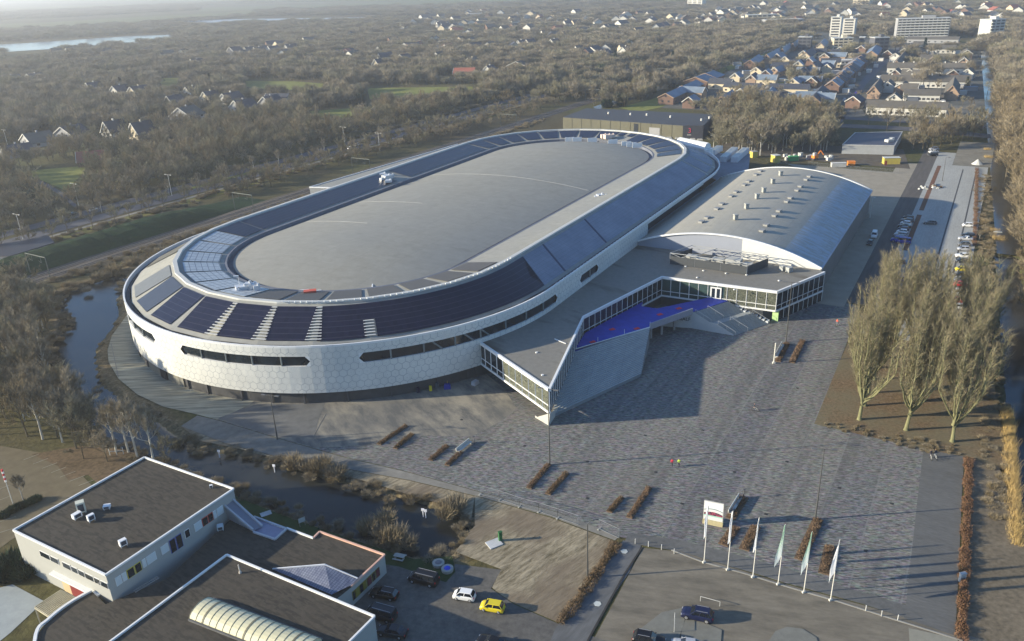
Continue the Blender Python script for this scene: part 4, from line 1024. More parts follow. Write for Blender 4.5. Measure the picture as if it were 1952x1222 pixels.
# bulging white duct at the arena's far corner
b = MB(); g_ = ringpt(62.2, -43, 13.5, 1)
for k in range(5):
    a = R(-43+180-20*k)
p0, p1 = ringpt(58.5, -34, 15.8, 1), ringpt(64.5, -47, 15.0, 1)
b.tube(p0, p1, 2.6, 2.6, 8); b.tube((p1.x, p1.y, 15), (p1.x+1.0, p1.y-.5, 8.5), 2.4, 2.2, 8)
part(b, 'exhaust_duct', WHITE, ar)
# long low annex on the railway side
an = thing('rear_annex', 'long low grey annex with white roof edge on the railway side of the arena', 'annex', tuple(loc3(60, 78, 0)))
ZA = 9.0
a0, a1, a2 = V2(at(590, 357, ZA)), V2(at(872, 275, ZA)), V2(at(640, 352, ZA))
ap = [a0, a1, V2(loc3(112, 60, 0)), V2(loc3(17, 62.8, 0))]
b = MB(); b.prism(ap, 0, ZA-.3); part(b, 'wall', M('annex_wall', (.25, .26, .27), .7, .1), an)
b = MB(); b.prism(ap, ZA-.29, ZA-.05); part(b, 'roof', ROOF, an)
b = MB()
for i, (p, q) in enumerate(((ap[3], a0), (a0, a1))): b.bar((p.x, p.y, ZA), (q.x, q.y, ZA+.002*i), .7 if i == 0 else .35, .45)
part(b, 'roof_edge', WHITE, an)
# plant on the arena's roofs
def rooftop_units(pts, z, mat, nm='air_unit', lbl=None):
    for x, y, s, h_ in pts:
        g_ = at(x, y, z); b = MB(); b.box((g_.x, g_.y, z+h_/2), (s, s*.8, h_), random.uniform(0, 1)); b.tube((g_.x+s*.3, g_.y, z+h_), (g_.x+s*.3, g_.y, z+h_+.5), .3, .3, 8); part(b, nm, mat, ar)
SILV = M('duct_silver', (.6, .61, .62), .35, .1, 1, .5, .3)
rooftop_units([(730, 336, 2.6, 1.2), (738, 341, 3.2, 1.5), (746, 339, 2.2, 1.1), (741, 347, 2.4, .8), (728, 344, 1.4, 1.0)], 18.2, SILV)
rooftop_units([(462, 553, 3.0, 1.2), (475, 552, 1.6, 1.8), (483, 551, 2.2, 1.5), (490, 553, 1.6, 1.3), (452, 557, 2.0, .7)], 18.2, SILV)
rooftop_units([(1138, 379, 1.8, 1.0), (1144, 377, 2.4, 1.2), (1152, 378, 2.0, .9), (1158, 376, 2.8, .7)], 17.2, SILV)
rooftop_units([(1151, 263, 2.6, 1.6), (1158, 264, 3.2, 1.8), (1166, 262, 2.6, 1.4)], 18.2, M('unit_cream', (.62, .5, .42), .6, .1))
for x, y in ((1086, 266), (1100, 266), (1129, 267), (1168, 270), (1194, 274), (1204, 276), (1215, 277)):
    g_ = at(x, y, 18); b = MB(); b.box((g_.x, g_.y, 18.0), (4.2, .3, 2.0), .05); part(b, 'roof_screen', WHITE, ar)
b = MB(); g_ = at(458, 551, 18.2); b.tube(g_, (g_.x, g_.y, 21.6), .09, .08, 6); b.box((g_.x-.5, g_.y, 21.6), (1.2, .6, .3), .1); part(b, 'roof_mast', SILV, ar)
b = MB(); g_ = at(591, 556.5, 18); b.box((g_.x, g_.y, 18.1), (3.0, 1.6, .7), .2); part(b, 'tarpaulin_bundle', M('tarp_red', (.5, .1, .07), .8), ar)
# ================================================================== HOUSES AND FLATS IN THE BACKGROUND
HOUSES = []
BRICK = M('brick_red', (.16, .1, .075), .9, .2, .5); CREAM = M('wall_cream', (.55, .47, .33), .8, .08, .3); WHT = M('wall_white', (.56, .54, .48), .7, .08, .3)
TILE_D = M('tile_dark', (.05, .055, .07), .75, .25, .3); TILE_B = M('tile_brown', (.11, .1, .085), .85, .2, .3); TILE_R = M('tile_red', (.3, .1, .07), .85, .2, .3); TILE_F = M('tile_frost', (.15, .19, .24), .6, .35, .12)
WIN = M('house_window', (.03, .035, .045), .2, .3, .5, .5); GREYW = M('wall_grey', (.3, .3, .3), .8, .1, .3); SALMON = M('brick_orange', (.33, .23, .16), .9, .15, .5); DKB = M('brick_dark', (.085, .085, .095), .85, .2, .3)
def gable_block(name, label, cat, o, ex, ey, W, Dp, ev, rg, wall, roof, group=None, wins=0, gwin=1, verge=True, chim=0, split_n=0, floors=2, wmat=None, front_wall=None):
    """o: corner on the ground, ex: along the gable (width W), ey: along the ridge (length Dp)"""
    t_ = thing(name, label, cat, (o.x, o.y, 0), 0, group)
    def P(a, b_, z): p = o+ex*a+ey*b_; return Vector((p.x, p.y, z))
    hw = W/2
    b = MB()
    b.add([P(0, 0, 0), P(W, 0, 0), P(W, 0, ev), P(hw, 0, rg), P(0, 0, ev)], [(0, 1, 2, 3, 4)]); b.add([P(0, Dp, 0), P(W, Dp, 0), P(W, Dp, ev), P(hw, Dp, rg), P(0, Dp, ev)], [(4, 3, 2, 1, 0)])
    b.add([P(W, 0, 0), P(W, Dp, 0), P(W, Dp, ev), P(W, 0, ev)], [(0, 1, 2, 3)]); b.add([P(0, 0, 0), P(0, Dp, 0), P(0, Dp, ev), P(0, 0, ev)], [(3, 2, 1, 0)])
    part(b, 'wall', wall, t_)
    b = MB(); oh = .5; dz = (rg-ev)/hw*oh
    for s in (0, 1):
        e0, e1_ = (-oh, hw) if s == 0 else (W+oh, hw)
        A = [P(e0, -oh, ev-dz), P(e0, Dp+oh, ev-dz), P(e1_, Dp+oh, rg), P(e1_, -oh, rg)]; B = [p+Vector((0, 0, .28)) for p in A]
        b.add(A+B, [(0, 1, 2, 3), (4, 5, 6, 7), (0, 1, 5, 4), (1, 2, 6, 5), (2, 3, 7, 6), (3, 0, 4, 7)])
    rf = part(b, 'roof', roof, t_)
    if verge:
        b = MB(); b.bar(P(-oh, -oh-.1, ev-dz+.15), P(hw, -oh-.1, rg+.15), .22, .5); b.bar(P(W+oh, -oh-.1, ev-dz+.15), P(hw, -oh-.1, rg+.15), .22, .5)
        part(b, 'verge_board', wmat or WHT, rf)
    if split_n:
        b = MB()
        for i in range(1, split_n):
            f = Dp*i/split_n
            b.bar(P(-.2, f, ev+.2), P(hw, f, rg+.5), .4, .4); b.bar(P(W+.2, f, ev+.2), P(hw, f, rg+.5), .4, .4)
        psplit(b, 'party_wall', SALMON, rf, per=2)
    if chim:
        for i in range(chim):
            b = MB(); c_ = P(hw, Dp*(i+.5)/chim, 0); b.box((c_.x, c_.y, rg+.5), (.9, .9, 1.5), math.atan2(ex.y, ex.x)); part(b, 'chimney', wall, rf)
    b = MB()
    if gwin:
        for a, z in ((.5, ev+.3), (.3, 1.6), (.7, 1.6))[:gwin]:
            p0, p1 = P(W*a-.7, -.06, z), P(W*a+.7, -.06, z); b.add([p0, p1, p1+Vector((0, 0, 1.3)), p0+Vector((0, 0, 1.3))], [(0, 1, 2, 3)])
    fl = [1.0, 3.7, 6.4][:floors]
    for side, sx_ in ((0, -.06), (1, W+.06)):
        for i in range(wins):
            for z in fl:
                if z+1.3 > ev: continue
                f = Dp*(i+.5)/wins; p0, p1 = P(sx_, f-.9, z), P(sx_, f+.9, z); b.add([p0, p1, p1+Vector((0, 0, 1.25)), p0+Vector((0, 0, 1.25))], [(0, 1, 2, 3)])
    if b.v: psplit(b, 'window', WIN, t_)
    return t_
def V2at(q): return V2(at(*q))
# village houses left of the railway: gable foot in the photo, width, eave, ridge, depth
vil = [((204, 262), 9.5, 3.2, 9.8, 14, WHT, TILE_D, 'tall white half-timbered gable, left of the closest pair'), ((256, 266), 10.5, 3.2, 10.2, 14, CREAM, TILE_D, 'tall cream half-timbered gable, right of the closest pair'),
       ((218, 183), 13, 2.6, 8.5, 16, WHT, TILE_D, 'pale pointed gable, middle of three standing in line beyond the pair'), ((252, 186), 14, 2.6, 9, 18, CREAM, TILE_D, 'bright cream gable, right end of three in line'),
       ((168, 176), 12, 2.6, 8.5, 14, WHT, TILE_D, 'dim white gable, left end of three in line behind bare trees'),
       ((357, 186), 12, 2.6, 8.5, 16, WHT, TILE_D, 'white gable below the striped lawn, left of a trio'), ((391, 196), 12, 2.6, 8.5, 15, CREAM, TILE_D, 'cream gable in the middle of the trio under the lawn'), ((427, 199), 13, 2.6, 8.2, 18, WHT, TILE_D, 'bright white gable, right of the trio under the lawn'),
       ((450, 216), 18, 2.6, 9, 16, GREYW, TILE_D, 'wide shaded grey gable just below the bright trio'), ((505, 208), 16, 2.6, 9, 16, GREYW, TILE_D, 'grey gable with dark roof beside the cream box house'),
       ((322, 206), 12, 2.6, 9, 14, TILE_D, TILE_D, 'dark gable outlined in white boards'), ((344, 229), 19, 2.6, 8.5, 16, GREYW, TILE_B, 'broad low grey gable among bare trees'),
       ((51, 279), 22, 2.6, 7.5, 15, GREYW, TILE_B, 'broad brownish bungalow near the left edge with pale verges'), ((121, 265), 17, 2.6, 7.5, 15, GREYW, TILE_D, 'low bungalow with grey triangular gable right of the broad one'), ((8, 300), 17, 2.6, 6.5, 15, GREYW, TILE_D, 'bungalow cut by the left edge of the view'),
       ((55, 156), 15, 3, 8, 18, WHT, TILE_D, 'white house alone at the upper left of the village'), ((9, 160), 16, 3, 8, 18, GREYW, TILE_D, 'grey house at the far left margin behind trees'), ((78, 164), 9, 2.6, 7, 12, WHT, TILE_B, 'little pale gable below the lone white house'),
       ((716, 134), 12, 3, 11, 14, CREAM, TILE_D, 'steep cream gable among tall trees beyond the railway'), ((764, 122), 16, 3, 10, 14, BRICK, TILE_D, 'brick house with big pale-edged gable'), ((893, 128), 13, 3, 9, 14, CREAM, TILE_B, 'cream gable just above the red roof'),
       ((928, 145), 13, 3, 9, 14, WHT, TILE_D, 'white-edged gable right of the red roof'), ((984, 136), 20, 5, 9, 14, BRICK, TILE_B, 'large brown house right of the white-edged gable'),
       ((988, 93), 14, 3, 10, 16, WHT, TILE_D, 'shining white gable above the brown house'), ((1050, 89), 13, 3, 9, 16, WHT, TILE_D, 'white gable farther right in the wooded suburb'), ((1186, 106), 14, 3, 9, 16, WHT, TILE_D, 'white gable near the railway line in the distance'), ((1146, 112), 15, 3, 9, 16, BRICK, TILE_D, 'brick gable near the far railway line'),
       ((468, 105), 14, 3, 10, 16, WHT, TILE_D, 'white gable, first of four in the distant row'), ((486, 105), 12, 3, 10, 16, WHT, TILE_D, 'white gable, second of four in the distant row'), ((513, 103), 13, 3, 10, 16, WHT, TILE_D, 'brightest white gable, third in the distant row'), ((546, 100), 14, 3, 9, 16, WHT, TILE_D, 'white gable at the right end of the distant row'),
       ((440, 108), 26, 3, 12, 16, TILE_D, TILE_D, 'wide dark gable with white edges left of the distant row'), ((366, 128), 12, 3, 9, 16, GREYW, TILE_D, 'pale grey gable standing by itself before the distant row')]
ey_ = Vector((.56, .83)).normalized()
for q, W, ev, rg, Dp, wl_, rf_, lb in vil:
    tn = random.uniform(-.25, .25); ey = Vector((ey_.x*math.cos(tn)-ey_.y*math.sin(tn), ey_.x*math.sin(tn)+ey_.y*math.cos(tn))); ex = Vector((ey.y, -ey.x))
    c_ = V2at(q); o = c_-ex*W/2; HOUSES.append((c_.x, c_.y, W*.8))
    gable_block('village_house', lb+', in the wooded village', 'house', o, ex, ey, W, Dp, ev, rg, wl_, rf_, 'houses of the wooded village', wins=2, gwin=3 if W > 9 else 1, chim=1)
c_ = V2at((196, 312)); HOUSES.append((c_.x, c_.y, 12)); gable_block('village_house', 'brick house with long red tiled roof behind trees by the lawn', 'house', c_-Vector((12, 0)), Vector((.3, -.95)), Vector((.95, .3)), 9, 13, 3, 7.5, BRICK, TILE_R, 'houses of the wooded village', wins=3, chim=1)
c_ = V2at((529, 200)); HOUSES.append((c_.x, c_.y, 12)); gable_block('village_house', 'cream box-like house with dark flat-pitched roof beside the trees', 'house', c_-Vector((9, 2)), Vector((.2, .98)), Vector((.98, -.2)), 9, 19, 6, 8.5, CREAM, TILE_D, 'houses of the wooded village', wins=3)
c_ = V2at((884, 147)); HOUSES.append((c_.x, c_.y, 14)); gable_block('village_house', 'house with large bright red roof beyond the railway', 'house', c_-Vector((10, 0)), Vector((.2, .98)), Vector((.98, -.2)), 12, 20, 3, 8, BRICK, TILE_R, 'houses of the wooded village', wins=3)
# farther houses: counted one by one, only a few pixels each
far_px = []
rh = random.Random(21)
for (x0, x1, y0, y1, n) in ((800, 1300, 26, 60, 60), (820, 1250, 60, 112, 28), (640, 900, 70, 118, 14), (380, 700, 84, 122, 14), (1300, 1560, 20, 46, 26), (1380, 1940, 12, 40, 60), (60, 380, 104, 114, 8), (760, 900, 44, 60, 10)):
    for i in range(n): far_px.append((rh.uniform(x0, x1), rh.uniform(y0, y1)))
for i, q in enumerate(far_px):
    c_ = V2at(q); dist = c_.length; W = rh.uniform(9, 13)*(1+dist/6000); tn = rh.uniform(-.7, .7); ey = Vector((ey_.x*math.cos(tn)-ey_.y*math.sin(tn), ey_.x*math.sin(tn)+ey_.y*math.cos(tn))); ex = Vector((ey.y, -ey.x))
    wl_ = rh.choice([WHT, WHT, WHT, CREAM, BRICK]); rf_ = rh.choice([TILE_D, TILE_D, TILE_B, TILE_R if i % 4 == 0 or q[0] > 1600 else TILE_B])
    HOUSES.append((c_.x, c_.y, W*.45))
    gable_block('distant_house', 'tiny %s gabled house among the hazy trees of the distant suburb' % ('white' if wl_ is WHT else 'cream' if wl_ is CREAM else 'brick'), 'house', c_-ex*W/2, ex, ey, W, W*1.2, 3.2+dist*.0018, 7.5+dist*.0022, wl_, rf_, 'far houses of the hazy suburb, ' + ('white' if wl_ is WHT else 'cream' if wl_ is CREAM else 'brick'), gwin=0, verge=False)
# estate: gable rows (left foot, right foot, far foot)
def row(lb, qa, qb, qc, ev, rg, wall, roof, wins=4, gwin=2, sn=0, chim=0, vg=None, group='brick and cream rows of the housing estate'):
    A, B, C_ = V2at(qa), V2at(qb), V2at(qc); W = (B-A).length; ev *= .8; rg *= .76; ey = (C_-B); Dp = ey.length; ey.normalize(); ex = Vector((ey.y, -ey.x))
    o = B-ex*W
    return gable_block('row_house', lb, 'house row', o, ex, ey, W, Dp, ev, rg, wall, roof, group, wins=wins, gwin=gwin, split_n=sn, chim=chim, wmat=vg or SALMON)
row('brick gable row with frosty blue roof closest to the dark warehouse', (1254, 199), (1283, 200), (1340, 172), 6, 10, BRICK, TILE_F, 6, 3, 2)
row('brick gable row with frosty roof in front of the canal path', (1327, 163), (1347, 168), (1380, 154), 6, 10.5, BRICK, TILE_F, 4, 3, 2)
row('small yellow gable house with blue roof in front of the copse', (1366, 204), (1382, 204), (1402, 190), 5.5, 9, CREAM, TILE_F, 3, 1)
row('dark brick gable house left of the cream terrace with two porches', (1417, 133), (1440, 133), (1456, 121), 6, 11, BRICK, TILE_F, 3, 3)
row('salmon gable row second behind the dark brick gable', (1453, 121), (1467, 121), (1490, 108), 6, 11, SALMON, TILE_F, 4, 1)
row('salmon gable row third in the line climbing to the dark block', (1486, 109), (1494, 109), (1508, 97), 6, 11, SALMON, TILE_F, 3, 0)
row('last gable row below the dark apartment block', (1505, 98), (1514, 98), (1526, 88), 6, 11, BRICK, TILE_F, 3, 0)
row('cream pointed gable in front, first of the stepped cream gables', (1502, 158), (1532, 158), (1545, 149), 5.5, 11.5, CREAM, TILE_D, 2, 2)
row('cream pointed gable, second of the stepped cream gables', (1527, 150), (1541, 150), (1551, 143), 5.5, 11, CREAM, TILE_D, 2, 0)
row('cream pointed gable, third of the stepped cream gables', (1537, 142), (1558, 142), (1568, 134), 5.5, 11.5, CREAM, TILE_D, 2, 1)
row('cream gable farther back with two stepped roofs', (1523, 118), (1544, 118), (1556, 108), 5.5, 11.5, CREAM, TILE_D, 2, 1)
row('tiny cream gable below the cream apartment block', (1555, 97), (1570, 97), (1578, 88), 5.5, 11, CREAM, TILE_F, 2, 0)
for k in range(6):
    f0, f1 = k/6, (k+.93)/6; o_ = 2.2*(k % 2)-1; A0 = (1577+61*f0+o_, 176-57.5*f0); B0 = (1599+59*f0+o_, 178.5-57.5*f0); B1 = (1599+59*f1+o_, 178.5-57.5*f1)
    row('%s house of the stepped brick row with frosted roofs beside the estate street' % ['nearest', 'second', 'third', 'fourth', 'fifth', 'farthest'][k], A0, B0, B1, 6.5, 11.5, BRICK, [TILE_F, TILE_D][k % 2], 3, 2, 2)
row('orange gable house at the street corner', (1647, 115), (1671, 115), (1680, 101), 6, 11, SALMON, TILE_F, 3, 1)
row('orange and brown gable left of the blue pool cover', (1652, 189), (1675, 189), (1686, 172), 5, 11, SALMON, TILE_B, 2, 1)
row('orange brick gable beside the large evergreen', (1799, 191), (1825, 191), (1828, 172), 5, 12, SALMON, TILE_B, 2, 1)
row('orange gable between the long brown terraces', (1767, 124), (1786, 124), (1787, 112), 4, 9, SALMON, TILE_B, 2, 0)
row('diagonal brown-roofed row beside the dark carports', (1698, 134), (1716, 134), (1744, 96), 5, 10, SALMON, TILE_B, 5, 0, 2)
row('grey-roofed low house half hidden by the copse', (1440, 205), (1470, 206), (1485, 182), 3, 8, GREYW, TILE_F, 2, 0)
row('salmon gable house behind the copse near the estate street', (1533, 206), (1562, 207), (1580, 184), 5, 10, SALMON, TILE_D, 2, 1)
# terraces seen from their long side (left foot, right foot)
def terrace(lb, qa, qb, dp, ev, rg, wall, roof, wins=6, chim=0, group='terraces of the housing estate'):
    A, B = V2at(qa), V2at(qb); ev *= .85; rg *= .82; ey = B-A; Dp = ey.length; ey.normalize(); nr = Vector((-ey.y, ey.x)); o = A+nr*dp
    return gable_block('terrace_house', lb, 'terrace', o, -nr, ey, dp, Dp, ev, rg, wall, roof, group, wins=wins, gwin=0, verge=False, chim=chim, floors=2)
terrace('cream terrace with two porches right of the dark brick gable', (1471, 137), (1501, 137), 11, 5.5, 9, CREAM, TILE_D, 4)
terrace('cream terrace stepped right of the one with two porches', (1504, 131), (1534, 131), 11, 5.5, 9, CREAM, TILE_D, 4)
terrace('long cream terrace with dark roof left of the pointed cream gable', (1378, 175), (1446, 179), 11, 4.5, 8, CREAM, TILE_D, 6)
terrace('long cream terrace with dark roof in front of the pointed cream gable', (1465, 181), (1539, 183), 12, 5.5, 9, CREAM, TILE_D, 8)
terrace('cream terrace with white sheds just below the cream apartments', (1582, 110), (1634, 110), 12, 5.5, 9, CREAM, TILE_D, 7)
terrace('cream terrace with white garage fronts beside the stepped brick row', (1564, 129), (1601, 129), 12, 5.5, 9, CREAM, TILE_D, 6)
terrace('white flat-looking terrace left of the stepped brick row', (1603, 123), (1632, 122), 10, 4, 5, WHT, WHT, 4)
terrace('cream terrace under the tiny cream gable', (1548, 108), (1574, 108), 11, 5.5, 9, CREAM, TILE_D, 4)
terrace('brown-roofed terrace with white frames nearest to the cross road', (1650, 218), (1802, 224), 12, 5.5, 9.5, WHT, TILE_B, 14, 2)
terrace('brown-roofed terrace behind the nearest one, left of the orange gable', (1722, 193), (1790, 194), 12, 5, 8.5, WHT, TILE_B, 8)
terrace('longest white and brown terrace with a dormer', (1678, 166), (1793, 168), 12, 5.5, 10, WHT, TILE_B, 12, 3)
terrace('brown terrace continuing right of the longest one', (1794, 168), (1850, 168), 12, 5.5, 10, WHT, TILE_B, 6)
terrace('wide brown roof with a row of white chimneys', (1690, 139), (1850, 141), 12, 5, 9.5, WHT, TILE_B, 10, 8)
terrace('white-fronted terrace behind the wide brown roof', (1754, 122), (1826, 122), 12, 5, 9, WHT, TILE_B, 8)
terrace('small brown terrace left of the far big evergreen', (1740, 94), (1759, 94), 12, 5, 9, WHT, TILE_B, 3)
terrace('far brown terrace below the long slab of flats', (1766, 102), (1820, 102), 12, 5, 9, WHT, TILE_B, 6)
terrace('farthest long low terrace right under the slab of flats', (1728, 82), (1826, 83), 12, 5, 8, GREYW, TILE_B, 8)
# apartment blocks
def flats(lb, qa, qb, h, dp, wall, rows_, cols, band, roofm, penth=True, side=None):
    A, B = V2at(qa), V2at(qb); ex = (B-A); W = ex.length; ex.normalize(); ny_ = Vector((-ex.y, ex.x)); c_ = (A+B)/2+ny_*dp/2; ang = math.atan2(ex.y, ex.x)
    t_ = thing('apartment_block', lb, 'apartment block', (c_.x, c_.y, 0), 0, 'apartment blocks')
    b = MB(); b.box((c_.x, c_.y, h/2), (W, dp, h), ang); part(b, 'wall', wall, t_)
    b = MB(); b.box((c_.x, c_.y, h+.25), (W+1, dp+1, .5), ang); part(b, 'roof', roofm, t_)
    if penth:
        b = MB(); p = c_+ex*W*.1; b.box((p.x, p.y, h+1.8), (W*.25, dp*.5, 2.6), ang); part(b, 'roof_house', wall, t_)
    b = MB(); fh = h/rows_; n = 0
    for r_ in range(rows_):
        for k in range(cols):
            p = A+ex*(W*(k+.5)/cols)-ny_*.08; w2 = W/cols*.36; z = fh*(r_+.35)
            b.add([(p.x-ex.x*w2, p.y-ex.y*w2, z), (p.x+ex.x*w2, p.y+ex.y*w2, z), (p.x+ex.x*w2, p.y+ex.y*w2, z+fh*.5), (p.x-ex.x*w2, p.y-ex.y*w2, z+fh*.5)], [(0, 1, 2, 3)])
    psplit(b, 'window', WIN, t_)
    if band is not None:
        b = MB()
        for r_ in range(rows_): p = c_-ny_*(dp/2+.7); b.box((p.x, p.y, fh*(r_+.05)+.5), (W*.96, 1.2, 1.0), ang)
        psplit(b, 'balcony', band, t_)
    return t_
LGREY = M('panel_pale', (.5, .5, .46), .7, .06)
flats('long eight-storey slab of flats with white balconies', (1707, 76), (1807, 74), 23, 14, GREYW, 8, 12, WHT, LGREY)
flats('left of the two white tower blocks', (1580, 74), (1600, 74), 25, 16, WHT, 8, 1, None, LGREY)
flats('right of the two white tower blocks, slightly shorter', (1604, 70), (1627, 70), 21, 16, WHT, 7, 1, None, LGREY)
flats('cream four-storey block with green glazed front', (1588, 95), (1624, 94), 11.5, 14, CREAM, 4, 4, None, LGREY)
flats('left dark brick apartment cube with pale roof rim', (1520, 96), (1544, 96), 13.5, 14, DKB, 4, 3, None, LGREY)
flats('right dark brick apartment cube with pale roof rim', (1665, 100), (1692, 99), 14, 14, DKB, 4, 3, None, LGREY)
flats('small dark block between the cubes', (1636, 92), (1646, 92), 11, 12, DKB, 3, 1, None, LGREY, False)
flats('pale tower at the far right beyond the canal end', (1884, 78), (1910, 76), 22, 16, LGREY, 7, 3, WHT, LGREY)
flats('white block cut by the top edge, left of centre right', (1310, 12), (1338, 12), 24, 16, WHT, 7, 3, None, LGREY)
flats('cream school-like block in the far middle', (1425, 40), (1480, 38), 9, 20, CREAM, 2, 6, None, LGREY)
flats('grey sports hall in the far middle', (1464, 50), (1532, 47), 8, 30, GREYW, 1, 3, None, LGREY, False)
flats('cream apartment block on the skyline right of the middle', (1625, 12), (1656, 12), 14, 16, CREAM, 4, 4, None, LGREY)
flats('long white shed in the far distance above the arena', (890, 33), (930, 31), 7, 20, WHT, 1, 2, None, WHT, False)
# small pitched houses filling the estate between the rows
inf = [(1400, 158), (1430, 162), (1458, 152), (1480, 162), (1440, 146), (1475, 147), (1560, 147), (1575, 140), (1590, 133), (1565, 165), (1545, 168), (1510, 170), (1600, 104), (1570, 118), (1540, 127), (1520, 134), (1495, 124), (1480, 118), (1640, 102), (1655, 98), (1690, 112),
       (1705, 118), (1722, 108), (1704, 152), (1690, 177), (1716, 180), (1748, 181), (1770, 153), (1732, 152), (1815, 153), (1842, 151), (1836, 128), (1842, 112), (1702, 203), (1624, 207), (1590, 200), (1562, 197), (1500, 197), (1468, 195), (1410, 190), (1428, 200), (1342, 187), (1312, 207), (1395, 170), (1530, 112), (1612, 116)]
for i, q in enumerate(inf):
    c_ = V2at(q); tn = rh.choice([0, 0, 1.57])+rh.uniform(-.12, .12); ey = Vector((UU.x*math.cos(tn)-UU.y*math.sin(tn), UU.x*math.sin(tn)+UU.y*math.cos(tn))); ex = Vector((ey.y, -ey.x)); W = rh.uniform(7.5, 9.5)
    wl_ = [CREAM, SALMON, BRICK, CREAM][i % 4] if q[0] < 1680 else [WHT, SALMON, BRICK][i % 3]; rf_ = [TILE_F, TILE_D, TILE_F][i % 3] if q[0] < 1680 else TILE_B
    gable_block('small_house', 'small %s pitched-roof house tucked between the rows of the estate' % {'wall_cream': 'cream', 'brick_orange': 'orange-brown', 'brick_red': 'brick', 'wall_white': 'white'}[wl_.name], 'house', c_-ex*W/2, ex, ey, W, rh.uniform(9, 20), 4.4, 7.6, wl_, rf_, 'small houses between the estate rows, '+wl_.name.split('_')[1], wins=2, gwin=1)
# garden sheds and garages
rs = random.Random(4)
def solid(name, lb, cat, q, d_, rz, m1, m2, group=None, rfh=.15):
    g_ = at(*q); t_ = thing(name, lb, cat, (g_.x, g_.y, 0), 0, group)
    b = MB(); b.box((g_.x, g_.y, d_[2]/2), d_, rz); part(b, 'wall', m1, t_)
    b = MB(); b.box((g_.x, g_.y, d_[2]+rfh/2), (d_[0]+.3, d_[1]+.3, rfh), rz); part(b, 'roof', m2, t_)
    return t_
for i in range(74):
    q = (rs.uniform(1400, 1680), rs.uniform(98, 190)) if i < 48 else (rs.uniform(1690, 1850), rs.uniform(95, 205))
    lt_ = rs.random() < .6
    solid('garden_shed', 'small %s flat-roofed shed in the gardens of the housing estate' % ('white' if lt_ else 'dark'), 'shed', q, (rs.uniform(4, 9), rs.uniform(3, 5), rs.uniform(2.2, 2.8)), rs.choice([0, U_ANG, -.1]), WHT if lt_ else GREYW, WHT if lt_ else TILE_F, 'sheds in the estate gardens, '+('white' if lt_ else 'dark'))
# dark warehouse behind the arena
wh = thing('warehouse', 'long low warehouse with olive walls, dark end and number three behind the arena', 'warehouse', tuple(at(1200, 260)))
HW = 7.3; w0_, w1_, w2_ = V2at((1073, 247)), V2at((1302, 268)), V2at((1348, 266)); 
bl = V2(at(1118, 207, HW)); br_ = V2(at(1362, 219, HW)); fl_ = V2(at(1073, 224, HW)); fm = V2(at(1302, 240, HW)); fr_ = V2(at(1341, 240, HW))
b = MB(); b.prism([fl_, fm, fr_, br_, bl], 0, HW, 0); part(b, 'wall', M('wall_olive', (.125, .118, .08), .85, .15, .3), wh)
b = MB(); b.prism([fl_, fm, fr_, br_, bl], HW+.01, HW+.25); part(b, 'roof', M('roof_slate', (.05, .055, .065), .8, .15, .1), wh)
b = MB(); d = (fr_-fm); nn3 = Vector((d.y, -d.x)).normalized()
b.add([(fm.x+nn3.x*.1, fm.y+nn3.y*.1, 0), (fr_.x+nn3.x*.1, fr_.y+nn3.y*.1, 0), (fr_.x+nn3.x*.1, fr_.y+nn3.y*.1, HW+.2), (fm.x+nn3.x*.1, fm.y+nn3.y*.1, HW+.2)], [(0, 1, 2, 3)])
d2 = br_-fr_; n4 = Vector((d2.y, -d2.x)).normalized(); b.add([(fr_.x+n4.x*.1, fr_.y+n4.y*.1, 0), (br_.x+n4.x*.1, br_.y+n4.y*.1, 0), (br_.x+n4.x*.1, br_.y+n4.y*.1, HW), (fr_.x+n4.x*.1, fr_.y+n4.y*.1, HW)], [(0, 1, 2, 3)])
de = part(b, 'dark_end_wall', M('wall_charcoal', (.05, .052, .065), .7), wh)
tc = D.curves.new('number_sign', 'FONT'); tc.body = '3'; tc.size = 3.6; tc.extrude = .05; tc.align_x = 'CENTER'; tc.materials.append(M('sign_red', (.6, .06, .1), .5))
lt = text_mesh('number_sign', tc); lt.parent = de; pm_ = fm.lerp(fr_, .34)+nn3*.25; lt.location = Vector((pm_.x, pm_.y, 3.6))-ORG[wh.name]; lt.rotation_euler = (R(90), 0, math.atan2(d.y, d.x))
b = MB(); pm_ = fm.lerp(fr_, .32)+nn3*.25; b.box((pm_.x, pm_.y, 2.4), (2.2, .15, .35), math.atan2(d.y, d.x)); part(b, 'sign_bar', WHT, de)
b = MB(); d = fm-fl_; nn3 = Vector((d.y, -d.x)).normalized()
for i in range(1, 12): p = fl_.lerp(fm, i/12)+nn3*.08; b.bar((p.x, p.y, .1), (p.x, p.y, HW), .12, .12)
psplit(b, 'wall_seam', M('seam_dark', (.1, .095, .07), .8), wh)
b = MB(); p = fl_.lerp(fm, .78)+nn3*.1; b.box((p.x, p.y, 2.6), (6.5, .15, 5.2), math.atan2(d.y, d.x)); part(b, 'roller_door', GREYW, wh)
b = MB(); p = fl_.lerp(fm, .63)+nn3*.1; b.box((p.x, p.y, 4.4), (2.6, .15, 4.6), math.atan2(d.y, d.x)); part(b, 'tall_window', WIN, wh)
b = MB()
for x, y in ((1160, 218), (1202, 220), (1233, 221), (1278, 225), (1337, 231), (1352, 227)): g_ = at(x, y, HW); b.tube((g_.x, g_.y, HW+.2), (g_.x, g_.y, HW+1.5), .6, .5, 8)
psplit(b, 'roof_vent', WHT, wh)
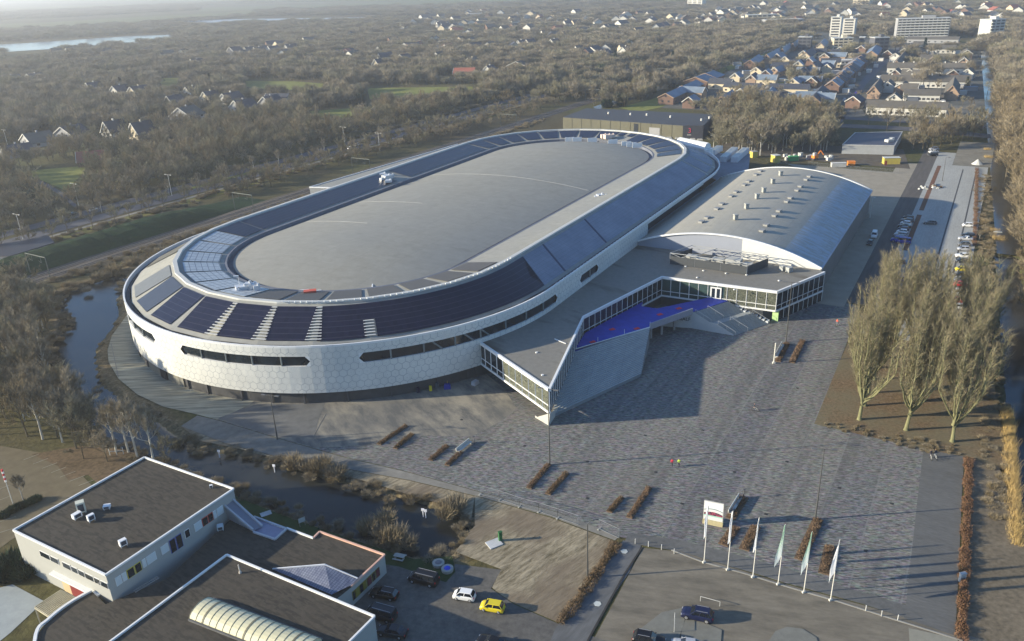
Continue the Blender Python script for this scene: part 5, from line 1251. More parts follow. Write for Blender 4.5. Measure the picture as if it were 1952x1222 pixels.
for i, (x, y) in enumerate(((1275, 264), (1292, 265), (1320, 266.5), (1334, 267.5))):
    g_ = at(x, y); b = MB(); b.box((g_.x, g_.y, .45), (3.4, .6, .9), -.1, 0, .7)
    tag(b.build('barrier', WHT, org=(g_.x, g_.y, 0)), ['leftmost', 'second', 'third', 'rightmost'][i]+' of the white barriers in front of the warehouse', 'barrier', 'white barriers at the warehouse')
# low office building by the access road
of = thing('office_building', 'low grey flat-roofed office with dark roof beside the access road', 'office', tuple(at(1680, 290)))
o1, o2, o3, o4 = [V2(at(x, y, 4.2)) for x, y in ((1606, 277), (1705, 279), (1720, 252), (1630, 254))]
b = MB(); b.prism([o1, o2, o3, o4], 0, 4.2); part(b, 'wall', M('office_wall', (.33, .34, .34), .7, .1), of)
b = MB(); b.prism([o1, o2, o3, o4], 4.21, 4.35); part(b, 'roof', M('office_roof', (.06, .065, .09), .6), of)
b = MB()
for p, q in ((o1, o2), (o2, o3), (o3, o4), (o4, o1)): b.bar((p.x, p.y, 4.4), (q.x, q.y, 4.4), .4, .5)
part(b, 'roof_edge', M('edge_grey', (.42, .42, .4), .6), of)
b = MB(); g_ = at(1695, 270, 4.3); b.box((g_.x, g_.y, 4.9), (4, 2.4, 1.2), .4); g_ = at(1700, 266, 4.3); b.box((g_.x, g_.y, 4.8), (2, 2, 1), .4); psplit(b, 'roof_unit', LGREY, of)
b = MB()
for x, y in ((1664, 291), (1678, 291)): g_ = at(x, y); b.box((g_.x, g_.y-.6, 1.6), (4.5, .2, 2.2), -.08)
psplit(b, 'window', M('window_frame_pale', (.5, .52, .5), .5), of)
# ================================================================== TREES
class TB:
    """fast triangle collector for trunks and twigs"""
    def __init__(s, seed): s.wv = []; s.wf = []; s.tv = []; s.r = random.Random(seed)
    def limb(s, pts, rads, n=5):
        o = len(s.wv)
        for k, (p, r_) in enumerate(zip(pts, rads)):
            d = (pts[min(k+1, len(pts)-1)]-pts[max(k-1, 0)]).normalized(); e = d.orthogonal().normalized(); g = d.cross(e)
            for i in range(n):
                a = 2*math.pi*i/n; s.wv.append(p+(e*math.cos(a)+g*math.sin(a))*r_)
        for k in range(len(pts)-1):
            for i in range(n): s.wf.append((o+k*n+i, o+k*n+(i+1) % n, o+(k+1)*n+(i+1) % n, o+(k+1)*n+i))
    def twig(s, p, d, l, w_):
        sd2 = d.cross(Vector((s.r.uniform(-1, 1), s.r.uniform(-1, 1), s.r.uniform(-1, 1)))).normalized()*w_*.5
        s.tv += [p-sd2, p+sd2, p+d*l]
    def rv(s, k): return Vector((s.r.uniform(-k, k), s.r.uniform(-k, k), s.r.uniform(-k, k)))
    def grow(s, p, d, l, r_, depth, spread, up, ntw, tl, tw, kids, shrink=.62):
        pts, rads = [p.copy()], [r_]; n = 3; dd = d.copy()
        for i in range(n):
            dd = (dd+s.rv(.16)+Vector((0, 0, up))).normalized(); p = p+dd*l/n; pts.append(p.copy()); rads.append(max(.012, r_*(1-.75*(i+1)/n)))
        s.limb(pts, rads, 5 if depth > 1 else (4 if depth == 1 else 3))
        if depth > 0:
            for i in range(kids):
                t_ = s.r.uniform(.3, 1); q = pts[min(n, int(t_*n))].lerp(pts[min(n, int(t_*n)+1)], (t_*n) % 1)
                nd = (dd+s.rv(1).normalized()*spread).normalized()
                s.grow(q, nd, l*shrink*s.r.uniform(.7, 1.2), r_*.45, depth-1, spread, up, ntw, tl, tw, kids, shrink)
        if depth <= 1:
            for i in range(ntw):
                t_ = s.r.uniform(.1, 1); q = pts[min(n, int(t_*n))].lerp(pts[min(n, int(t_*n)+1)], (t_*n) % 1)
                s.twig(q, (dd+s.rv(1).normalized()*spread*1.1+Vector((0, 0, up))).normalized(), tl*s.r.uniform(.5, 1.2), tw)
    def wood(s, name):
        me = D.meshes.new(name); me.from_pydata([tuple(v) for v in s.wv], [], s.wf); return me
    def twigs(s, name):
        me = D.meshes.new(name); n = len(s.tv); me.from_pydata([tuple(v) for v in s.tv], [], [(i, i+1, i+2) for i in range(0, n, 3)]); return me
def treemat(name, a, b, rnd=.6, rough=.9):
    t = NT(name); oi = t.n('ShaderNodeObjectInfo'); n1 = t.noise(t.pos(src='object'), .45, 3)
    c = t.mix(oi.outputs['Random'], a, b); k = t.mapr(oi.outputs['Random'], 0, 1, 1-rnd*.6, 1+rnd*.5)
    f = t.math('MULTIPLY', k, t.mapr(n1, .3, .7, .75, 1.25))
    cc = t.n('ShaderNodeCombineColor', ins={0: f, 1: f, 2: f}).outputs[0]
    return t.finish(t.mix(1.0, c, cc, 'MULTIPLY'), rough, .1)
TW_OLIVE = treemat('twig_olive', (.26, .235, .15), (.2, .18, .12))
TW_BROWN = treemat('twig_brown', (.28, .24, .17), (.21, .18, .13))
TW_RUST = treemat('twig_rust', (.26, .205, .12), (.225, .185, .12))
TW_BROOM = treemat('twig_broom', (.235, .2, .125), (.205, .175, .11), .15)
BARK = treemat('bark_brown', (.13, .11, .075), (.1, .085, .06)); BARKG = treemat('bark_moss', (.2, .195, .1), (.17, .165, .09), .1)
BIRCH = treemat('bark_birch', (.5, .48, .43), (.38, .36, .3)); FIR = treemat('needle_green', (.02, .04, .022), (.03, .05, .03))
def mk(tb, nm, wm, tm):
    w_ = tb.wood(nm+'_wood'); w_.materials.append(wm); t_ = tb.twigs(nm+'_crown'); t_.materials.append(tm); return w_, t_
def round_tree(seed, h, wr, nl, tw, ntw, kids=4, wm=None, tm=None, depth=2, up=.12, trunk=.28):
    tb = TB(seed); r = tb.r; th_ = h*trunk; p0 = Vector((0, 0, 0)); p1 = Vector((r.uniform(-.3, .3), r.uniform(-.3, .3), th_))
    p2 = p1+Vector((r.uniform(-.4, .4), r.uniform(-.4, .4), h*.35)); r0 = h*.017+.05
    tb.limb([p0, p1, p2, p2+Vector((0, 0, h*.25))], [r0, r0*.8, r0*.45, .03], 6)
    for i in range(nl):
        t_ = i/nl; q = p1.lerp(p2, t_*1.1); a = i*2.4+r.uniform(-.4, .4); el = .35+.8*t_
        d = Vector((math.cos(a)*math.cos(el), math.sin(a)*math.cos(el), math.sin(el)))
        tb.grow(q, d, h*.42*wr*r.uniform(.8, 1.15)*(1.1-.3*t_), r0*.4, depth, .62, up, ntw, h*.12, tw, kids)
    return tb
def clump(seed, n=5, size=8.0, h=11, nt_=240, tw=.16):
    tb = TB(seed); r = tb.r
    for k in range(n):
        cx_, cy_ = r.uniform(-size*.5, size*.5), r.uniform(-size*.5, size*.5); hh = h*r.uniform(.7, 1.1); cr = r.uniform(2.6, 4.2)
        tb.limb([Vector((cx_, cy_, 0)), Vector((cx_, cy_, hh*.6))], [.2, .1], 3)
        for i in range(nt_):
            u_ = tb.rv(1).normalized()*r.uniform(.15, 1)**.5; p = Vector((cx_+u_.x*cr, cy_+u_.y*cr, hh*.62+u_.z*hh*.34))
            tb.twig(p-u_*1.2, (u_+Vector((0, 0, .8))+tb.rv(.4)).normalized(), r.uniform(1.4, 3), tw)
    return tb
def new_tree(name, label, cat, meshes, group, loc=(0, 0, 0), rz=0, sc=1.0):
    r = D.objects.new(name, None); COL.objects.link(r); r.location = loc; r.rotation_euler = (0, 0, rz); r.scale = sc if isinstance(sc, tuple) else (sc,)*3
    tag(r, label, cat, group)
    for nm, me in zip(('trunk', 'crown'), meshes):
        o = D.objects.new(nm, me); COL.objects.link(o); o.parent = r
    return r
print('trees: meshes')
RT = [mk(round_tree(10+i, 11.5, .95+.1*(i % 2), 9, .085, 12, 4), 'round', BARK, (TW_OLIVE, TW_BROWN, TW_OLIVE, TW_RUST)[i]) for i in range(4)]
BT = [mk(round_tree(30+i, 13.5, .6, 10, .075, 11, 4, up=.25, trunk=.35), 'birch', BIRCH, TW_BROWN) for i in range(2)]
OAK = [mk(round_tree(40+i, 13.0, 1.15, 10, .11, 14, 4), 'oak', BARK, TW_RUST) for i in range(2)]
CL = [mk(clump(60+i), 'clump', BARK, (TW_OLIVE, TW_BROWN, TW_BROWN)[i]) for i in range(3)]
def conifer(seed, h=9):
    tb = TB(seed); r = tb.r; tb.limb([Vector((0, 0, 0)), Vector((0, 0, h))], [.2, .03], 5)
    for i in range(900):
        t_ = r.random()**.8; z = h*(.08+.92*t_); rad = (1-t_)*h*.23+.15; a = r.uniform(0, 6.28)
        d = Vector((math.cos(a), math.sin(a), -.25)); p = Vector((0, 0, z))+d*rad*r.uniform(.2, .8); tb.twig(p, (d+tb.rv(.5)).normalized(), r.uniform(.5, 1.1), .35)
    return tb
CF = [mk(conifer(80), 'conifer', BARK, FIR)]
def bush(seed, n=260, rr=1.6, hh=1.4, tw=.07, tl=1.0):
    tb = TB(seed); r = tb.r
    tb.limb([Vector((0, 0, 0)), Vector((0, 0, .5))], [.06, .03], 4)
    for i in range(n):
        a = r.uniform(0, 6.28); q = rr*r.random()**.5; p = Vector((math.cos(a)*q*.7, math.sin(a)*q*.7, hh*r.uniform(0, .5)))
        tb.twig(p, (Vector((math.cos(a)*.5, math.sin(a)*.5, 1))+tb.rv(.6)).normalized(), tl*r.uniform(.6, 1.3), tw)
    return tb
BU = [mk(bush(90, 500, 1.9, 1.6, .09, 1.5), 'bush', BARK, TW_RUST), mk(bush(91, 500, 1.9, 1.4, .09, 1.3), 'bush', BARK, TW_BROWN)]
EV = [mk(bush(92, 900, 1.8, 1.8, .16, .8), 'evergreen_bush', BARK, FIR)]

# the three rows of tall broom-shaped trees beside the plaza
def broom(seed, h=21):
    tb = TB(seed); r = tb.r; r0 = .38
    fk = 3.4+r.uniform(-.3, .5); lean = Vector((r.uniform(-.25, .25), r.uniform(-.2, .2), 0))
    tb.limb([Vector((0, 0, 0)), Vector((0, 0, .5)), lean*.5+Vector((0, 0, fk*.6)), lean+Vector((0, 0, fk))], [r0*1.45, r0*1.05, r0*.9, r0*.8], 9)
    NL = 18
    for i in range(NL):
        a = i*2.399+r.uniform(-.3, .3); lat_ = (.12+.88*((i*.618) % 1)); RR = 5.5*lat_
        base = lean+Vector((0, 0, fk-.3+r.uniform(0, 2.2))); ht = h*(1.0-.1*lat_**2)*r.uniform(.92, 1.03)
        pts, rads = [], []; n = 8
        for k in range(n+1):
            t_ = k/n; zz = base.z+(ht-base.z)*t_; ro = RR*(min(1, t_/.5)**.75)*(1+.12*t_)
            q = Vector((base.x+math.cos(a)*ro+r.uniform(-.16, .16), base.y+math.sin(a)*ro+r.uniform(-.16, .16), zz)); pts.append(q); rads.append(max(.02, .2*(1-t_)**.8))
        tb.limb(pts, rads, 6)
        for j in range(19):
            t_ = .12+.86*(j+r.random())/19; k = min(n-1, int(t_*n)); q = pts[k].lerp(pts[k+1], t_*n-k)
            d = (Vector((math.cos(a+r.uniform(-2.2, 2.2))*.5, math.sin(a+r.uniform(-2.2, 2.2))*.5, 1))).normalized(); l = r.uniform(1.6, 3.6)*(1.1-.45*t_)
            e_ = q+d*l; tb.limb([q, q+d*l*.5+tb.rv(.08), e_], [.045, .03, .012], 4)
            for m_ in range(26):
                s_ = r.uniform(.05, 1); qq = q.lerp(e_, s_); tb.twig(qq, (d*.8+tb.rv(.62)).normalized(), r.uniform(.6, 1.7), .036)
    return tb
BR = [mk(broom(100+i, 22+i*.7), 'broom', BARKG, TW_BROOM) for i in range(4)]
rows = {'left': (1638, 800), 'middle': (1727, 820), 'right': (1815, 842)}
nth = ['nearest', 'second', 'third', 'fourth', 'fifth', 'sixth', 'seventh', 'eighth', 'ninth']
for ri, (rn, q) in enumerate(rows.items()):
    g_ = V2(at(*q))
    for k in range(8):
        p = g_+UU*(k*6.6+(0 if k == 0 else random.uniform(-.5, .5)))+NN*(random.uniform(-.3, .3) if k else 0)
        new_tree('broom_tree', '%s tall bare broom-shaped tree of the %s row beside the plaza' % (nth[k], rn), 'tree', BR[(k*3+ri) % 4], 'rows of broom-shaped trees beside the plaza', (p.x, p.y, 0), random.uniform(0, 6.28), random.uniform(.95, 1.04) if k < 5 else 1.02)

# ---- where trees grow -------------------------------------------------
def fence_poly(L): return L
CLEAR = [fence_poly(p) for p in (
    [(20, 330), (95, 316), (178, 308), (175, 345), (158, 396), (110, 400), (60, 368)], [(294, 146), (352, 146), (347, 184), (300, 184)],
    [(462, 150), (630, 155), (628, 188), (500, 190), (455, 180)], [(690, 163), (915, 160), (915, 190), (750, 204), (690, 208)], [(585, 210), (710, 200), (720, 226), (640, 245), (590, 242)],
    [(1190, 204), (1330, 150), (1520, 80), (1545, 90), (1500, 120), (1440, 130), (1370, 175), (1260, 215), (1200, 215)],
    [(0, 125), (0, 80), (340, 60), (335, 80), (240, 90), (140, 98)])]
WET = [[(-300, 130), (-300, 84), (50, 80), (330, 60), (335, 80), (240, 88), (140, 96), (40, 101)], [(330, 46), (480, 32), (740, 28), (740, 40), (500, 46), (340, 50)],
       [(-400, 66), (100, 56), (300, 44), (500, 28), (500, 14), (300, 24), (100, 35), (-400, 52)], [(380, 24), (700, 14), (1000, 3), (1000, -12), (700, 0), (380, 10)]]
ESTATE = [(1225, 215), (1330, 160), (1400, 130), (1520, 75), (1560, 58), (1870, 70), (1880, 250), (1500, 240), (1380, 212)]
COPSE = [(1368, 292), (1352, 225), (1420, 185), (1500, 205), (1580, 230), (1600, 240), (1590, 262), (1585, 280), (1575, 293), (1500, 297), (1440, 296)]
OPEN = [(600, 1400), (-300, 1400), (-300, 560), (130, 480), (600, 330), (1075, 205), (1240, 205), (1370, 222), (1365, 290), (1720, 300), (1880, 262), (1900, 260), (1920, 600), (1990, 1400)]
rt_ = random.Random(5)
cand = []
d = 118.0
while d < 5600:
    s = max(5.2, d*.0115) if d < 900 else d*.0125
    na = int(1.32*d/s)
    for i in range(na):
        a = math.pi/2+.66-1.32*(i+rt_.random())/na; dd = d+rt_.uniform(-.5, .5)*s
        cand.append((dd*math.cos(a), dd*math.sin(a), s, dd))
    d += s
def dens(x, y, X, Y, dist):
    if Y > 1250 or X < -60 or X > 2120 or Y < -30: return 0
    if X > 2015 and Y < 150: return 0
    co_, cl_ = canal_off(x, y)
    if co_ > CAN_W+.8 and cl_ < 900 and co_ < 90: return 2
    if -4 < co_ < CAN_W+.8 and cl_ < 900: return 0
    if 1590 < X < 1740 and 244 < Y < 302: return 0
    if inpoly(X, Y, COPSE): return 3
    if inpoly(X, Y, OPEN): return 0
    for q in WET:
        if inpoly(X, Y, q): return 0
    p = Vector((x, y)); ro = (p-RAIL0).dot(rnor); rl = (p-RAIL0).dot(rdir); ho = (p-ROAD0).dot(hnor)
    if -11 < ro < 9: return 0
    if rl < 98 and ro > 0 and ho < -9: return 0
    if rl < 700 and ro > 0 and ho < -9: return 5
    if -8 < ho < 18.5 and (p-ROAD0).dot(hdir) < 700: return 0
    for q in CLEAR:
        if inpoly(X, Y, q): return 0
    if inpoly(X, Y, ESTATE): return 4
    for hx, hy, hr in HOUSES:
        if abs(x-hx) < hr*1.8 and -(14 if hr > 6 else 34)-hr < y-hy < hr: 
            return 0
    return 1
# ---- individual trees nearest to the view, the rest as woodland -------
zones = {1: [], 2: [], 3: [], 4: [], 5: []}
for x, y, s, dd in cand:
    X, Y = px((x, y, 0)); k = dens(x, y, X, Y, dd)
    if not k: continue
    if k == 4 and rt_.random() > .09: continue
    if k == 5 and rt_.random() > .75: continue
    if k == 4 and Y > 205 and rt_.random() < .2: continue
    if k == 1 and Y > 240 and rt_.random() > .8: continue
    zones[k].append((x, y, s, dd))
GRP = {1: ('bare_tree', 'bare branching tree in the woods between the railway and the village', 'trees in the woods beyond the railway'),
       2: ('bare_oak', 'bare rusty-brown tree in the wood on the far bank of the canal', 'trees on the far bank of the canal'),
       3: ('copse_tree', 'bare greenish tree in the copse behind the arched hall', 'trees of the copse behind the arched hall'),
       5: ('lineside_tree', 'low bare tree in the scrub strip between railway and highway', 'scrub trees between railway and highway'),
       4: ('garden_tree', 'bare tree standing between the houses of the estate', 'trees between the estate houses')}
LIM = {1: 100, 2: 100, 3: 80, 4: 40, 5: 30}
rest = []
for k, L in zones.items():
    L.sort(key=lambda p: p[3])
    pool = RT if k in (1, 4, 5) else (OAK+[RT[3]] if k == 2 else [RT[0], RT[2], BT[0], RT[0]])
    for i, (x, y, s, dd) in enumerate(L):
        if i < LIM[k]:
            sc_ = rt_.uniform(.6, 1.05)*(1.12 if k == 3 else .65 if k == 4 else .55 if k == 5 else .8 if k == 1 else 1.0)
            if dd > 600 and k == 1: sc_ *= 1.05
            new_tree(GRP[k][0], GRP[k][1], 'tree', rt_.choice(pool), GRP[k][2], (x+rt_.uniform(-1.5, 1.5), y+rt_.uniform(-1.5, 1.5), 0), rt_.uniform(0, 6.28), (sc_, sc_, sc_*rt_.uniform(.9, 1.1)))
        else: rest.append((x, y, s, dd, k))
print('trees', {k: len(v) for k, v in zones.items()}, 'rest', len(rest))
# woodland too dense to count: instances on points, one object per region
def scatter(name, pts, variants, label, mats=None):
    """pts: (x, y, z, rot, sx, sz); variants: lists of template objects (trunk, crown)"""
    me = D.meshes.new(name); me.from_pydata([p[:3] for p in pts], [], [])
    for an_, ty in (('rot', 'FLOAT'), ('sxy', 'FLOAT'), ('sz', 'FLOAT'), ('vi', 'INT')):
        me.attributes.new(an_, ty, 'POINT')
    me.attributes['rot'].data.foreach_set('value', [p[3] for p in pts]); me.attributes['sxy'].data.foreach_set('value', [p[4] for p in pts])
    me.attributes['sz'].data.foreach_set('value', [p[5] for p in pts]); me.attributes['vi'].data.foreach_set('value', [int(p[6]) for p in pts])
    ob = D.objects.new(name, me); COL.objects.link(ob)
    g = D.node_groups.new(name+'_nodes', 'GeometryNodeTree')
    g.interface.new_socket('Geometry', in_out='INPUT', socket_type='NodeSocketGeometry'); g.interface.new_socket('Geometry', in_out='OUTPUT', socket_type='NodeSocketGeometry')
    gi, go = g.nodes.new('NodeGroupInput'), g.nodes.new('NodeGroupOutput')
    jn = g.nodes.new('GeometryNodeJoinGeometry')
    for v_ in reversed(variants):
        j2 = g.nodes.new('GeometryNodeJoinGeometry')
        for o_ in v_:
            oi = g.nodes.new('GeometryNodeObjectInfo'); oi.inputs['Object'].default_value = o_; oi.transform_space = 'ORIGINAL'; g.links.new(oi.outputs['Geometry'], j2.inputs[0])
        ti = g.nodes.new('GeometryNodeGeometryToInstance'); g.links.new(j2.outputs[0], ti.inputs[0]); g.links.new(ti.outputs[0], jn.inputs[0])
    ip = g.nodes.new('GeometryNodeInstanceOnPoints'); g.links.new(gi.outputs[0], ip.inputs['Points']); g.links.new(jn.outputs[0], ip.inputs['Instance']); ip.inputs['Pick Instance'].default_value = True
    def attr(n_, ty='FLOAT'):
        a = g.nodes.new('GeometryNodeInputNamedAttribute'); a.data_type = ty; a.inputs[0].default_value = n_; return a.outputs[0]
    g.links.new(attr('vi', 'INT'), ip.inputs['Instance Index'])
    cr = g.nodes.new('ShaderNodeCombineXYZ'); g.links.new(attr('rot'), cr.inputs[2]); g.links.new(cr.outputs[0], ip.inputs['Rotation'])
    cs = g.nodes.new('ShaderNodeCombineXYZ'); a_ = attr('sxy'); g.links.new(a_, cs.inputs[0]); g.links.new(a_, cs.inputs[1]); g.links.new(attr('sz'), cs.inputs[2]); g.links.new(cs.outputs[0], ip.inputs['Scale'])
    g.links.new(ip.outputs[0], go.inputs[0])
    md = ob.modifiers.new('scatter', 'NODES'); md.node_group = g
    return tag(ob, label, None, None, 'stuff')
# templates are the meshes of standing trees
def standing(me_pair):
    for o in D.objects:
        if o.type == 'MESH' and o.data is me_pair[1]: return [c for c in o.parent.children]
    return None
# one visible clump of each kind to copy from
tmpl = []
for i, m_ in enumerate(CL):
    g_ = at(700+60*i, 100+8*i); r = new_tree('thicket', ['grey-olive', 'grey-brown', 'brown'][i]+' thicket of bare trees in the distant woods', 'thicket', m_, 'thickets in the distant woods', (g_.x, g_.y, 0)); tmpl.append(list(r.children))
VT_ = [standing(m_) for m_ in RT]; VT_ = [v_ for v_ in VT_ if v_]; VO = [v_ for v_ in (standing(m_) for m_ in OAK) if v_]
near_, far_, oak_ = [], [], []
for x, y, s, dd, k in rest:
    jx, jy = x+rt_.uniform(-.4, .4)*s, y+rt_.uniform(-.4, .4)*s
    if k == 2 and dd < 620: oak_.append((jx, jy, 0, rt_.uniform(0, 6.28), rt_.uniform(.8, 1.1), rt_.uniform(.8, 1.15), rt_.randrange(len(VO))))
    elif k == 5 and dd < 620: near_.append((jx, jy, 0, rt_.uniform(0, 6.28), rt_.uniform(.4, .6), rt_.uniform(.35, .55), rt_.randrange(len(VT_))))
    elif dd < 620: near_.append((jx, jy, 0, rt_.uniform(0, 6.28), rt_.uniform(.5, 1.0), rt_.choice([rt_.uniform(.45, .8), rt_.uniform(.6, 1.15)]), rt_.randrange(len(VT_))))
    else:
        f = max(.8, s/7.2); XX_ = px((jx, jy, 0))[0]; lowt = .5 if dd > 1300 and XX_ > 760 and rt_.random() < .8 else 1.0; hz = lowt* rt_.choice([rt_.uniform(.45, .9), rt_.uniform(.7, 1.1), rt_.uniform(.9, 1.35)])*(1.0 if dd < 2500 else .85); far_.append((jx, jy, 0, rt_.uniform(0, 6.28), f, hz, rt_.randrange(3)))
scatter('canal_wood', oak_, VO, 'rusty-brown bare wood along the far bank of the canal')
scatter('near_wood', near_, VT_, 'bare mixed wood between the highway and the village')
scatter('distant_wood', far_, tmpl, 'hazy grey-brown bare woodland reaching to the horizon')
# bank of bare birches and alders left of the pond
pz = [(-80, 575), (50, 560), (105, 600), (92, 650), (80, 690), (100, 740), (150, 800), (205, 850), (190, 866), (100, 850), (-80, 822)]
pw = [V2at(q) for q in pz]; n_ = 0; r6 = random.Random(9); placed = []
xs = [p.x for p in pw]; ys = [p.y for p in pw]
while n_ < 118:
    x, y = r6.uniform(min(xs), max(xs)), r6.uniform(min(ys), max(ys))
    if not inpoly(x, y, pw) or any((x-a)**2+(y-b_)**2 < 5.5 for a, b_ in placed): continue
    placed.append((x, y)); n_ += 1; bi = n_ % 3 == 0
    new_tree('birch_tree' if bi else 'pond_tree', 'slender pale-trunked birch in the thicket on the left bank of the pond' if bi else 'bare brown tree in the thicket on the left bank of the pond', 'tree', BT[n_ % 2] if bi else [RT[0], RT[2], RT[1], RT[3]][n_ % 4],
             'birches left of the pond' if bi else 'brown trees left of the pond', (x, y, -.1), r6.uniform(0, 6.28), r6.uniform(.7, 1.0) if bi else r6.uniform(.62, .98))
for i, q in enumerate(((245, 862), (262, 872), (222, 862), (292, 876), (205, 880), (318, 884), (160, 875))):
    g_ = at(*q); new_tree('birch_tree', ['birch behind the roof corner of the school, ', 'birch close to the roof corner, ', 'thin birch near the leaf bed, ', 'birch right of the roof corner by the water, ', 'low alder over the leaf bed, ', 'alder leaning over the water, ', 'bush-like birch at the parking, '][i]+'bare', 'tree', BT[i % 2] if i < 4 else RT[i % 3], None, (g_.x, g_.y, 0), i*1.3, (.9, .95, .8, .85, .55, .5, .5)[i])
# shrubs and reeds
SH = [(px_, py_) for px_, py_ in ((150, 545), (185, 534), (215, 522), (170, 556), (245, 508), (262, 500), (285, 492), (310, 482), (330, 470), (225, 515), (300, 498), (345, 458), (120, 548), (200, 528), (272, 508), (360, 452), (375, 445), (398, 438))]
proto = None
for i, q in enumerate(SH):
    g_ = at(*q); new_tree('railside_shrub', 'low brown shrub between the railway and the pond', 'shrub', BU[i % 2], 'shrubs between railway and pond', (g_.x+r6.uniform(-1, 1), g_.y+r6.uniform(-1, 1), 0), r6.uniform(0, 6), r6.uniform(.8, 1.7))
for i, q in enumerate(((560, 885), (585, 893), (612, 895), (640, 905), (700, 1005), (725, 1015), (745, 1028), (760, 1015), (735, 990), (775, 1035), (850, 985), (870, 965))):
    g_ = at(*q); new_tree('ditch_bush', 'rusty bare bush growing at the edge of the ditch', 'bush', BU[i % 2], 'bushes along the ditch', (g_.x, g_.y, -.5 if 4 <= i < 10 else -.1), i, r6.uniform(1.0, 1.5))
for i, q in enumerate(((28, 1085), (50, 1095), (12, 1100))):
    g_ = at(*q); new_tree('evergreen_bush', ['large dark evergreen bush at the corner of the school', 'dark evergreen bush nearest the school wall', 'dark evergreen bush at the left edge by the terrace'][i], 'bush', EV[0], 'evergreens by the school', (g_.x, g_.y, 0), i, (2.0, 1.6, 1.6)[i])
for i, q in enumerate(((70, 955), (56, 962), (40, 968), (25, 975), (8, 985))):
    g_ = at(*q); new_tree('hedge_bush', 'low green hedge bush beside the staff car park flagpole', 'bush', EV[0], 'hedge at the staff car park', (g_.x, g_.y, 0), i, .75)
g_ = at(45, 955); new_tree('small_tree', 'thin leafless young tree by the staff car park hedge', 'tree', BT[0], None, (g_.x, g_.y, 0), 0, .42)
for i, q in enumerate(((985, 72), (1435, 86), (233, 175), (403, 170), (585, 123), (1173, 128), (1282, 122), (1762, 96), (1764, 165), (1789, 166), (1842, 168), (1200, 100))):
    g_ = at(*q); new_tree('conifer_tree', ['dark pointed conifer above the white gables', 'dark conifer at the rail curve', 'conifer behind the village gables', 'conifer below the striped lawn', 'conifer in the far suburb', 'conifer near the far rails', 'conifer left of the copse rails', 'big evergreen beside the far small terrace', 'round evergreen in front of the longest terrace', 'dark evergreen between two long terraces', 'evergreen at the end of the brown terrace', 'conifer by the distant gable'][i], 'conifer', CF[0], 'scattered conifers', (g_.x, g_.y, 0), i, (1.8, 1.2, 1.5, 1.6, 1.4, 1.6, 1.4, 1.4, 1.0, 1.0, .9, 1.5)[i])
# scrub on banks and verges, too fine to count
def standing_b(ms): return [v_ for v_ in (standing(m_) for m_ in ms) if v_]
VB = standing_b(BU); scr = []
for i in range(len(POND)):
    a, c_ = Vector(POND[i]), Vector(POND[(i+1) % len(POND)]); L = (c_-a).length; nrm = Vector((c_-a).orthogonal()).normalized()
    for k in range(int(L/.75)):
        p = a.lerp(c_, r6.random())+nrm*r6.uniform(-1.6, 2.2); X_, Y_ = px((p.x, p.y, 0))
        if (165 < X_ < 420 and 560 < Y_ < 835) and r6.random() < .93: continue
        scr.append((p.x, p.y, -.35, r6.uniform(0, 6), r6.uniform(.3, .75), r6.uniform(.2, .55), r6.randrange(len(VB))))
for i in range(420):
    p = RAIL0+rdir*r6.uniform(-70, 330)+rnor*(-6.5-abs(r6.gauss(0, 3.2))); scr.append((p.x, p.y, -.1, r6.uniform(0, 6), r6.uniform(.4, 1.0), r6.uniform(.3, .9), r6.randrange(len(VB))))
for i in range(520):
    p = ROAD0+hdir*r6.uniform(-120, 420)+hnor*(-12-abs(r6.gauss(0, 4))); scr.append((p.x, p.y, 0, r6.uniform(0, 6), r6.uniform(.4, 1.1), r6.uniform(.3, 1.0), r6.randrange(len(VB))))
for i in range(260):
    p = ROAD0+hdir*r6.uniform(-120, 420)+hnor*(17+abs(r6.gauss(0, 3))); scr.append((p.x, p.y, 0, r6.uniform(0, 6), r6.uniform(.6, 1.2), r6.uniform(.6, 1.2), r6.randrange(len(VB))))
for i in range(300):
    p = CAN0+cdir*r6.uniform(60, 330)+cnor*r6.uniform(-4.5, .3); scr.append((p.x, p.y, -.3, r6.uniform(0, 6), r6.uniform(.3, .7), r6.uniform(.2, .6), r6.randrange(len(VB))))
for i in range(160):
    q = (r6.uniform(1560, 1830), r6.uniform(806, 868)); 
    if not inpoly(q[0], q[1], [(1560, 812), (1765, 862), (1850, 874), (1900, 866), (1850, 845), (1700, 830), (1600, 800)]): continue
    g_ = at(*q); scr.append((g_.x, g_.y, 0, r6.uniform(0, 6), r6.uniform(.15, .35), r6.uniform(.12, .35), r6.randrange(len(VB))))
scatter('bank_scrub', scr, VB, 'dry brown grass and low scrub on the banks and verges')
